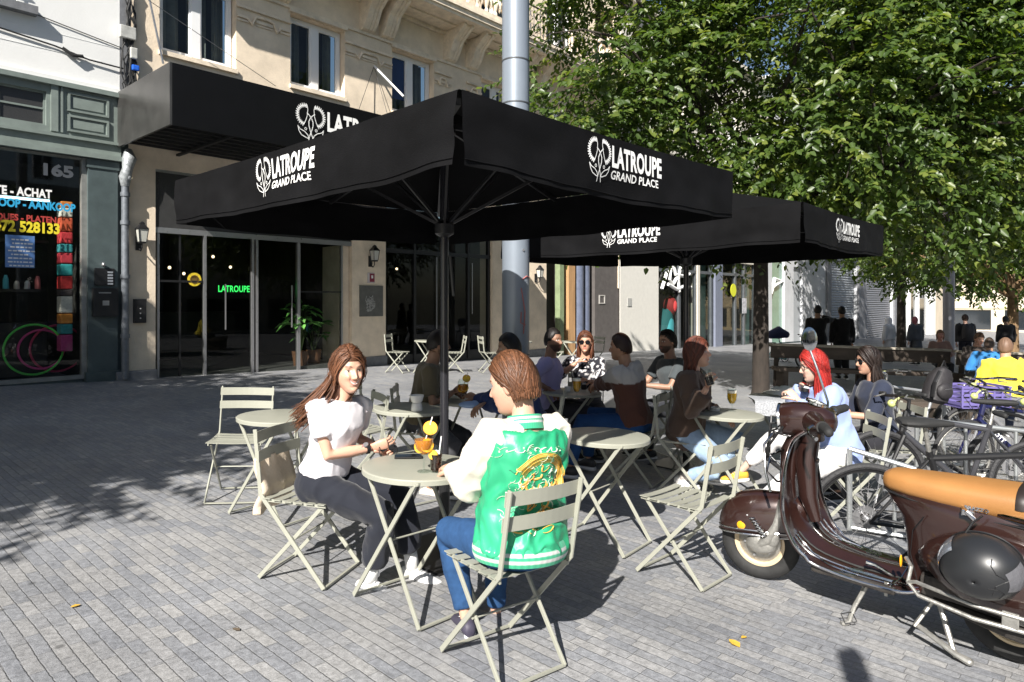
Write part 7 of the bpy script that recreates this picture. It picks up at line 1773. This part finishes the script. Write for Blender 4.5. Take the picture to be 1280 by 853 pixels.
# ---- 2 woman in the green satin jacket
w2 = person('woman with short brown hair in a shiny green jacket, her back to the camera', .04, 2.93, (-.62, .78), dict(
    near=1, s=1.02, hscale=1.10, lean=4, side=5, hyaw=26, hpitch=14, hroll=0, skin=(.60, .36, .26), top=(.03, .40, .19), top_k=.060, top_bot=-.03, top_top=.47, hipw=.92, raglan=True, fold=.021, fold_sc=8, fold_st=(1.2, 1.2, .9), top_mat=M_satin, top_name='jacket_body',
    top_col=lambda p: mixc((.012, .25, .105), (.04, .40, .21), .5+.5*noise.noise(p*4)),
    lh=('w', Vector((-.285, 3.25, .765))), rh=('w', Vector((-.12, 3.40, .77))), lh_hint=(-.35, -.6, -1), rh_hint=(.9, -.2, -.75), lh_palm=(.2, 0, -1), rh_palm=(-.2, 0, -1),
    trouser=NAVYJ, trouser_col=denim_col(NAVYJ), trouser_mat=M_denim, trouser_k=.012, trouser_len=1.86,
    lf=('w', P(583, 775, 262)), rf=('w', P(620, 770, 245)), lf_dir=(-.35, .9, 0), lf_hint=(-.1, .8, 1), shoe=(.05, .045, .07), sole=(.75, .75, .75),
    hair_style='short', hair=(.105, .045, .022), hair_r=.55, hair_n=700, part=.05, seed=12))
e = w2['e']; Q, P0_, N0_, s = w2['Q'], w2['P0'], w2['N0'], w2['s']
# sleeves (raglan, off white)
for q in (-1, 1):
    mb = MB(); el, wr = w2['arms'][q]; sh = w2['Sh'][q]
    mb.tube([N0_+Q @ Vector((q*.05, -.012, -.035)), sh+Vector((0, 0, .0)), sh.lerp(el, .5)+Vector((q*.02, -.01, -.01)), el+Vector((q*.012, -.012, -.01)), el.lerp(wr, .5), el.lerp(wr, .86)], [.062, .095, .092, .086, .076, .052], 18)
    v, n, f = remesh(mb, .009, 3); v = folds(v, n, .020, 8, 21+q, (1, 1, .8))
    col_obj('sleeve', v, f, [mixc((.62, .57, .47), (.70, .67, .60), .5+.5*noise.noise(p*5)) for p in v], M_satin, e)
    mb = MB(); mb.tube([el.lerp(wr, .84), el.lerp(wr, .97)], [.044, .034], 14); c1 = []; col_obj('cuff', [Vector(p) for p in mb.v], mb.f, [(.05, .38, .2)]*len(mb.v), M_cloth, e)
# ribbed collar and hem with stripes
def ribband(path_fn, z0, z1, bands, name):
    vs, fs, cs = [], [], []; nz, na = 18, 96
    for i in range(nz+1):
        t = i/nz
        for j in range(na):
            p = path_fn(t, 2*math.pi*j/na); vs.append(p)
            c = (.05, .42, .23)
            for b0_, b1_ in bands:
                if b0_ < t < b1_: c = (.62, .62, .60)
            if j % 2: c = tuple(x*.82 for x in c)
            cs.append(c)
    fs = [(i*na+j, i*na+(j+1) % na, (i+1)*na+(j+1) % na, (i+1)*na+j) for i in range(nz) for j in range(na)]
    return col_obj(name, vs, fs, cs, M_cloth, e)
def hem(t, a):
    zz = -.07+.085*t; k = 1.0+.07*math.sin(math.pi*t)
    r = 1+.025*math.sin(a*3+1)+.004*math.cos(a*48)
    return P0_+Q @ Vector((.205*s*k*r*math.cos(a), .172*s*k*r*math.sin(a)-.005, zz*s))
ribband(hem, 0, 1, ((.22, .36), (.55, .69)), 'hem')
def collar(t, a):
    zz = .448+.060*t+.012*math.sin(a)*-1; k = 1-.16*t; r = 1+.004*math.cos(a*48)
    return N0_+Q @ Vector((.094*s*k*r*math.cos(a), .080*s*k*r*math.sin(a)-.004, (zz-.475)*s))
ribband(collar, 0, 1, ((.42, .56), (.72, .86)), 'collar')
# embroidery on the back: swirls of gold, pale and green thread lying on the cloth
bvh = BVHTree.FromPolygons([Vector(p) for p in w2['tv']], w2['tf'])
def onback(u, v_, lift=.0015):
    o_ = P0_+Q @ Vector((u*1.30-.055, -.6, (v_-.25)*1.18+.255)); h = bvh.ray_cast(o_, Q @ Vector((0, 1, 0)), 1.2)
    return h[0]-(Q @ Vector((0, 1, 0)))*lift if h[0] is not None else None
rs = random.Random(5)
def thread(name, curves, rad, m):
    mb = MB()
    for c in curves:
        pts = [onback(u, v_) for u, v_ in c]; pts = [p for p in pts if p is not None]
        if len(pts) > 2: mb.tube(pts, rad, 4, flat=(1.6, .5))
    mb.build(name, m, e)
gold, pale, org, dgr = [], [], [], []
for k in range(9):      # big gold ring
    r_ = .060+.0042*k; a0, a1 = R(-35+rs.uniform(-12, 12)), R(165+rs.uniform(-12, 12)); gold.append([(.03+r_*math.cos(t)*1.1, .27+r_*math.sin(t)) for t in [a0+(a1-a0)*i/24 for i in range(25)]])
for k in range(90):
    cx, cy = rs.gauss(0, .055), rs.gauss(.24, .06); r_ = rs.uniform(.006, .018); a0_ = rs.uniform(0, 6.28); pale.append([(cx+r_*math.cos(a0_+i*.3), cy+r_*math.sin(a0_+i*.3)) for i in range(8)])
for k in range(22):
    cx, cy = rs.uniform(-.06, .07), rs.uniform(.10, .33); org.append([(cx+.03*i/8+.006*math.sin(i+k), cy+.012*math.sin(i*.8+k)) for i in range(9)])
for k in range(14): cx, cy = rs.uniform(-.08, .08), rs.uniform(.10, .2); gold.append([(cx+.022*math.cos(i*.4+k), cy+.012*math.sin(i*.4)) for i in range(14)])
for k in range(12): cx = -.12+.02*k; pale.append([(cx+.012*math.cos(i*.5), .375+.008*math.sin(i*.5+k)) for i in range(9)])
for k in range(16): cx, cy = rs.uniform(-.10, .10), rs.uniform(.12, .36); dgr.append([(cx+.02*i/5, cy+.02*i/5*rs.uniform(-1, 1)) for i in range(6)])
thread('embroidery', gold, .0021, mat('gold_thread', (.68, .40, .07), .5)); thread('embroidery', pale, .0019, mat('pale_thread', (.55, .64, .50), .5)); thread('embroidery', org, .0028, mat('orange_thread', (.72, .36, .08), .5)); thread('embroidery', dgr, .0022, mat('dark_thread', (.05, .18, .12), .6))

# ---- 3 .. people further back
def seatp(key): (x, y), f = SEATS[key]; return x, y, f
x, y, f = seatp('brown')
person('man in an olive T-shirt seen from behind the parasol pole, holding a cocktail', x, y, f, dict(female=False, s=1.0, lean=12, hyaw=10, hpitch=5, skin=(.30, .17, .11), top=(.115, .095, .06), top_k=.022, sleeve=.75, fold=.012, trouser=(.05, .05, .055), hair_style='crop', hair=(.015, .010, .008), beard=(.02, .014, .01),
    rh=('w', t8+Vector((-.10, -.20, .10))), lh=('w', t8+Vector((-.16, .05, .06))), rf=('w', P(535, 612, 153)), lf=('w', P(552, 600, 146)), rf_dir=(.9, -.3, 0), lf_dir=(.9, -.2, 0), shoe=(.62, .55, .45), sole=(.7, .68, .62), seed=31, rh_curl=.8))
x, y, f = seatp('navy')
person('man in a navy jacket and grey trousers facing left, in front of the mast', x, y, f, dict(female=False, s=1.02, lean=14, hyaw=12, hpitch=8, skin=(.34, .20, .13), top=(.018, .035, .11), top_k=.03, sleeve=1.95, fold=.014, trouser=(.17, .165, .19), trouser_k=.02, hair_style='crop', hair=(.012, .010, .010),
    lh=('w', P(596, 498, 148)), rh=('w', P(604, 505, 152)), lf=('w', P(556, 606, 150)), rf=('w', P(572, 610, 158)), lf_dir=(-.9, -.3, 0), shoe=(.05, .05, .05), seed=32))
mb = MB(); mb.ell((0, 0, 0), (.10, .07, .03)); mb.ell((.06, .02, .01), (.06, .05, .03)); o = mb.build('cloth', mat('pale_blue_cloth', (.30, .42, .65), .8, bump=.4), smooth=True); o.location = P(588, 506, 150); tag(o, 'pale blue cloth on the lap of the man in the navy jacket', 'cloth')
x, y, f = seatp('lilac')
person('bearded man in a lilac T-shirt sitting in half shade', x, y, f, dict(female=False, s=1.0, lean=4, hyaw=-30, hpitch=0, skin=(.26, .14, .09), top=(.36, .33, .56), top_k=.018, sleeve=.7, trouser=(.04, .04, .05), hair_style='crop', hair=(.012, .009, .008), beard=(.015, .01, .008), rh=('w', t7+Vector((-.22, -.05, .03))), lh=('w', t7+Vector((-.24, .1, .03))), seed=33))
x, y, f = seatp('floral')
def floral(p):
    k = noise.noise(p*26); k2 = noise.noise(p*31+Vector((9, 0, 0))); return (.60, .58, .58) if (k > .16 or k2 > .30) else (.018, .018, .025)
person('woman with sunglasses in a black and white floral blouse facing the camera', x, y, f, dict(female=True, s=.97, lean=6, hyaw=-8, skin=(.50, .28, .19), top=(.5, .5, .5), top_col=floral, top_k=.02, sleeve=1.3, trouser=(.03, .03, .04), hair=(.085, .03, .015), hair_len=.26, glasses='sun',
    rh=(.10, .24, .98), rh_hint=(.8, 0, -.6), rh_curl=.7, lh=(-.02, .36, .80), seed=34, vox=.01))
x, y, f = seatp('hoodie')
def hood_col(p): return (.40, .385, .37) if p.z > .93+.10*sm(-.15, .2, p.x)*0+.03*math.sin(p.x*9) else (.085, .035, .024)
person('man in a grey and maroon hoodie with blue jeans, seen from behind', x, y, f, dict(female=False, s=1.02, lean=10, hyaw=6, hpitch=4, skin=(.34, .19, .12), top=(.4, .4, .4), top_k=.032, sleeve=1.9, fold=.014, hood=True,
    top_col=hood_col, trouser=(.015, .06, .17), trouser_col=denim_col((.012, .045, .13)), trouser_mat=M_denim, trouser_k=.018, hair_style='crop', hair=(.03, .014, .009), lh=('w', t7+Vector((.20, -.10, .04))), rh=('w', t7+Vector((.26, .05, .04))), lf=('w', P(712, 585, 138)), rf=('w', P(735, 575, 133)), shoe=(.04, .04, .04), seed=35))
x, y, f = seatp('beard')
person('dark haired bearded man in a dark T-shirt in the shade behind the brown coat', x, y, f, dict(female=False, s=1.03, lean=8, hyaw=8, skin=(.33, .19, .13), top=(.06, .07, .075), top_k=.018, sleeve=.7, hair_style='short', hair=(.012, .009, .008), hair_n=60, beard=(.015, .01, .01), lh=(-.1, .45, .78), rh=(.1, .45, .78), seed=36))
x, y, f = seatp('coat')
hd = P(893, 472, 152)
cw = person('woman in a brown coat and light jeans drinking from a glass', x, y, f, dict(female=True, s=1.0, hscale=1.04, lean=7, hyaw=0, hpitch=-4, skin=(.55, .33, .24), top=(.085, .055, .040), top_k=.036, sleeve=1.75, fold=.014, coat_len=.12, top_name='coat', trouser=(.32, .42, .55), trouser_col=denim_col((.28, .38, .52)), trouser_mat=M_denim, trouser_k=.020, trouser_len=1.82,
    rh=('w', P(884, 484, 156)), rh_hint=(.5, .2, -1), rh_palm=(-.6, .7, .2), rh_curl=.8, rh_dir=(.05, -.05, 1), lh=(-.12, .28, .66), rf=('w', P(852, 597, 146)), lf=('w', P(882, 592, 142)), rf_dir=(.7, -.7, 0), lf_dir=(.85, -.5, 0), shoe=(.68, .67, .64), sole=(.75, .75, .73), sock=(.6, .55, .5),
    hair_style='bob', hair=(.075, .022, .013), hair_n=200, seed=37))
# coat lapel and blouse
mb = MB(); c = cw['N0']; Qc = cw['Q']
for q in (-1, 1): mb.loft([[c+Qc @ Vector((q*.03, .05, .03)), c+Qc @ Vector((q*.10, .04, .03)), c+Qc @ Vector((q*.10, .055, .02)), c+Qc @ Vector((q*.03, .07, .02))], [c+Qc @ Vector((q*.05, .145, -.12)), c+Qc @ Vector((q*.15, .13, -.10)), c+Qc @ Vector((q*.15, .145, -.11)), c+Qc @ Vector((q*.05, .16, -.13))], [c+Qc @ Vector((q*.03, .175, -.28)), c+Qc @ Vector((q*.06, .17, -.28)), c+Qc @ Vector((q*.06, .18, -.28)), c+Qc @ Vector((q*.03, .185, -.28))]])
mb.build('lapel', mat('lapel_brown', (.15, .11, .085), .85), cw['e'])
g_ = empty('cola_glass', 'glass of dark cola raised to the mouth of the woman in the brown coat', 'drink', loc=P(889, 482, 158)); g_.rotation_euler = (0, R(-18), 0)
mb = MB(); mb.lathe([(0, 0), (.030, 0), (.036, .13), (.034, .13), (.029, .008), (0, .008)], n=24); mb.build('glass', M_gl, g_, smooth=True); mb = MB(); mb.lathe([(0, .009), (.0275, .009), (.0315, .075), (0, .075)], n=20); mb.build('drink', mat('cola', (.018, .006, .004), .06), g_, smooth=True)
x, y, f = seatp('red')
rw = person('woman with long bright red hair and glasses in a pale blue shirt and white trousers', x, y, f, dict(female=True, s=1.0, lean=15, hyaw=2, hpitch=14, skin=(.62, .42, .33), trouser_top=.0, top=(.28, .36, .64), top_k=.024, sleeve=1.9, fold=.016, trouser=(.74, .73, .72), trouser_k=.022, trouser_len=1.72, top_bot=-.10, glasses='clear',
    rh=('w', P(1003, 484, 158)), lh=('w', P(998, 500, 168)), rf=('w', P(925, 590, 152)), lf=('w', P(934, 640, 168)), lf_dir=(-.9, -.3, 0), rf_dir=(-1, -.1, -.05), rh_curl=.8, lh_curl=.7, shoe=(.70, .40, .05), sole=(.78, .76, .72), lf_hint=(0, .8, 1), rf_hint=(0, .6, 1),
    hair=(.28, .020, .016), hair_len=.34, flow=(0, -.15, -1), hair_r=.65, hair_n=420, seed=38))
cup = empty('travel_cup', 'dark can with a red and blue band held by the red haired woman', 'drink', loc=P(1006, 490, 160)); cup.rotation_euler = (0, R(12), 0)
mb = MB(); mb.lathe([(0, 0), (.030, 0), (.036, .13), (.036, .15), (0, .15)], n=20); mb.build('can', M_black, cup, smooth=True)
for z0_, c_ in ((.055, (.55, .05, .04)), (.08, (.1, .3, .5)), (.03, (.5, .5, .5))): mb = MB(); mb.lathe([(.0335, z0_), (.0345, z0_+.016)], n=20); mb.build('band', mat('band_%d' % int(z0_*1000), c_, .5), cup)
x, y, f = seatp('dark')
person('woman with long black hair and sunglasses in a navy top behind the red haired woman', x, y, f, dict(female=True, s=.98, lean=6, hyaw=4, hpitch=6, skin=(.50, .29, .20), top=(.022, .028, .05), top_k=.024, sleeve=1.2, trouser=(.02, .02, .025), hair=(.018, .012, .010), hair_len=.34, glasses='sun', hair_n=150, lh=(-.12, .4, .75), rh=(.1, .35, .72), seed=39))
# ---- right edge: seated on the benches
g = P(1262, 375, 96)
person('person in a bright yellow jacket with cropped hair, seen from behind', g.x, g.y, (.35, .94), dict(female=False, s=1.03, lean=16, hyaw=-25, skin=(.48, .28, .19), top=(.74, .60, .05), top_k=.045, sleeve=1.95, fold=.022, hood=True, trouser=(.03, .04, .07), hair_style='crop', hair=(.20, .12, .08), seed=40))
g = P(1236, 375, 70)
person('person in a blue jacket bent forward, left of the yellow jacket', g.x, g.y, (.6, .8), dict(female=False, s=.98, lean=30, skin=(.4, .24, .16), top=(.03, .17, .42), top_k=.04, sleeve=1.95, trouser=(.03, .03, .04), hair_style='crop', hair=(.06, .04, .03), seed=41, fold=.016))
g = P(1248, 375, 66)
person('brown haired person behind the yellow jacket', g.x, g.y+.6, (-.2, -1), dict(female=False, s=1.0, lean=5, hpitch=20, skin=(.42, .24, .17), top=(.06, .05, .045), top_k=.03, sleeve=1.9, trouser=(.03, .03, .04), hair_style='short', hair=(.10, .055, .035), hair_n=60, seed=42))
g = P(1174, 375, 52)
person('person with a pinkish face seated far behind the bench, left of the mast', g.x, g.y, (-.3, -1), dict(female=True, s=.95, lean=5, skin=(.60, .30, .24), top=(.28, .18, .16), sleeve=1.9, top_k=.03, hair_style='bob', hair=(.25, .14, .08), hair_n=40, seed=43))
# ---- standing, further off
def standing(label, px, k, fwd, **kw):
    g = P(px, 375, k); d = dict(stand=True, lean=2); d.update(kw); return person(label, g.x, g.y, fwd, d)
standing('man in black with a cap standing with a hand at his face', 1022, 52, (.5, .85), female=False, s=1.04, skin=(.3, .18, .12), top=(.010, .010, .012), top_k=.026, sleeve=1.95, trouser=(.012, .012, .014), trouser_k=.03, hair_style='crop', hair=(.015, .012, .012), coat_len=.25, rh=(.08, .16, 1.52), rh_hint=(1, 0, -.6), seed=50)
standing('man in a black hooded jacket standing beside the man with the cap', 1053, 51, (.15, 1), female=False, s=1.04, skin=(.3, .18, .12), top=(.010, .010, .012), top_k=.028, sleeve=1.95, trouser=(.012, .012, .014), trouser_k=.03, hair_style='crop', hair=(.012, .01, .01), hood=True, coat_len=.12, seed=51)
hj = standing('person in a white headscarf and pale coat walking by the grey shutters', 1112, 37, (-.4, .9), female=True, s=.90, skin=(.4, .25, .18), top=(.55, .55, .56), top_k=.05, sleeve=1.95, trouser=(.50, .50, .52), trouser_k=.04, hair_style='hood', hair=(.72, .72, .72), coat_len=.45, seed=52)
mb = MB(); c = hj['hc']; mb.loft([sring(c.x, c.y-.01, c.z+dz, rx_, ry_, 16) for dz, rx_, ry_ in ((.125, .03, .04), (.09, .085, .10), (0, .10, .11), (-.08, .10, .10), (-.18, .17, .13), (-.30, .20, .15))]); mb.build('headscarf', mat('white_scarf', (.72, .72, .74), .85), hj['e'], smooth=True)
standing('person in a dark grey coat with a pink scarf by the white framed shop', 1145, 38, (-.2, .9), female=True, s=.93, skin=(.4, .25, .2), top=(.07, .075, .085), top_k=.06, sleeve=1.95, trouser=(.05, .05, .06), hair_style='bob', hair=(.32, .10, .12), coat_len=.3, seed=53, hair_n=40)
bpk = standing('person with a big black backpack right of the second mast', 1207, 40, (.3, 1), female=False, s=1.0, skin=(.42, .26, .2), top=(.03, .03, .032), top_k=.04, sleeve=1.95, trouser=(.02, .02, .03), hair_style='short', hair=(.06, .035, .025), seed=54, hair_n=40)
mb = MB(); c = bpk['M'] @ (bpk['N0']+Vector((0, -.24, -.22))); mb.loft([sring(0, 0, z_, a_, b_, 18) for z_, a_, b_ in ((-.28, .12, .07), (-.22, .17, .12), (0, .18, .14), (.16, .15, .12), (.24, .06, .05))]); o = mb.build('backpack', MATS['black_nylon'], smooth=True); o.location = c; tag(o, 'big round black backpack worn by the person right of the second mast', 'backpack')
standing('person in black standing far off in front of the yellow house', 1258, 38, (0, 1), female=False, s=1.0, skin=(.2, .12, .08), top=(.010, .010, .011), top_k=.05, sleeve=1.95, trouser=(.012, .012, .014), hair_style='crop', hair=(.01, .01, .01), seed=55)
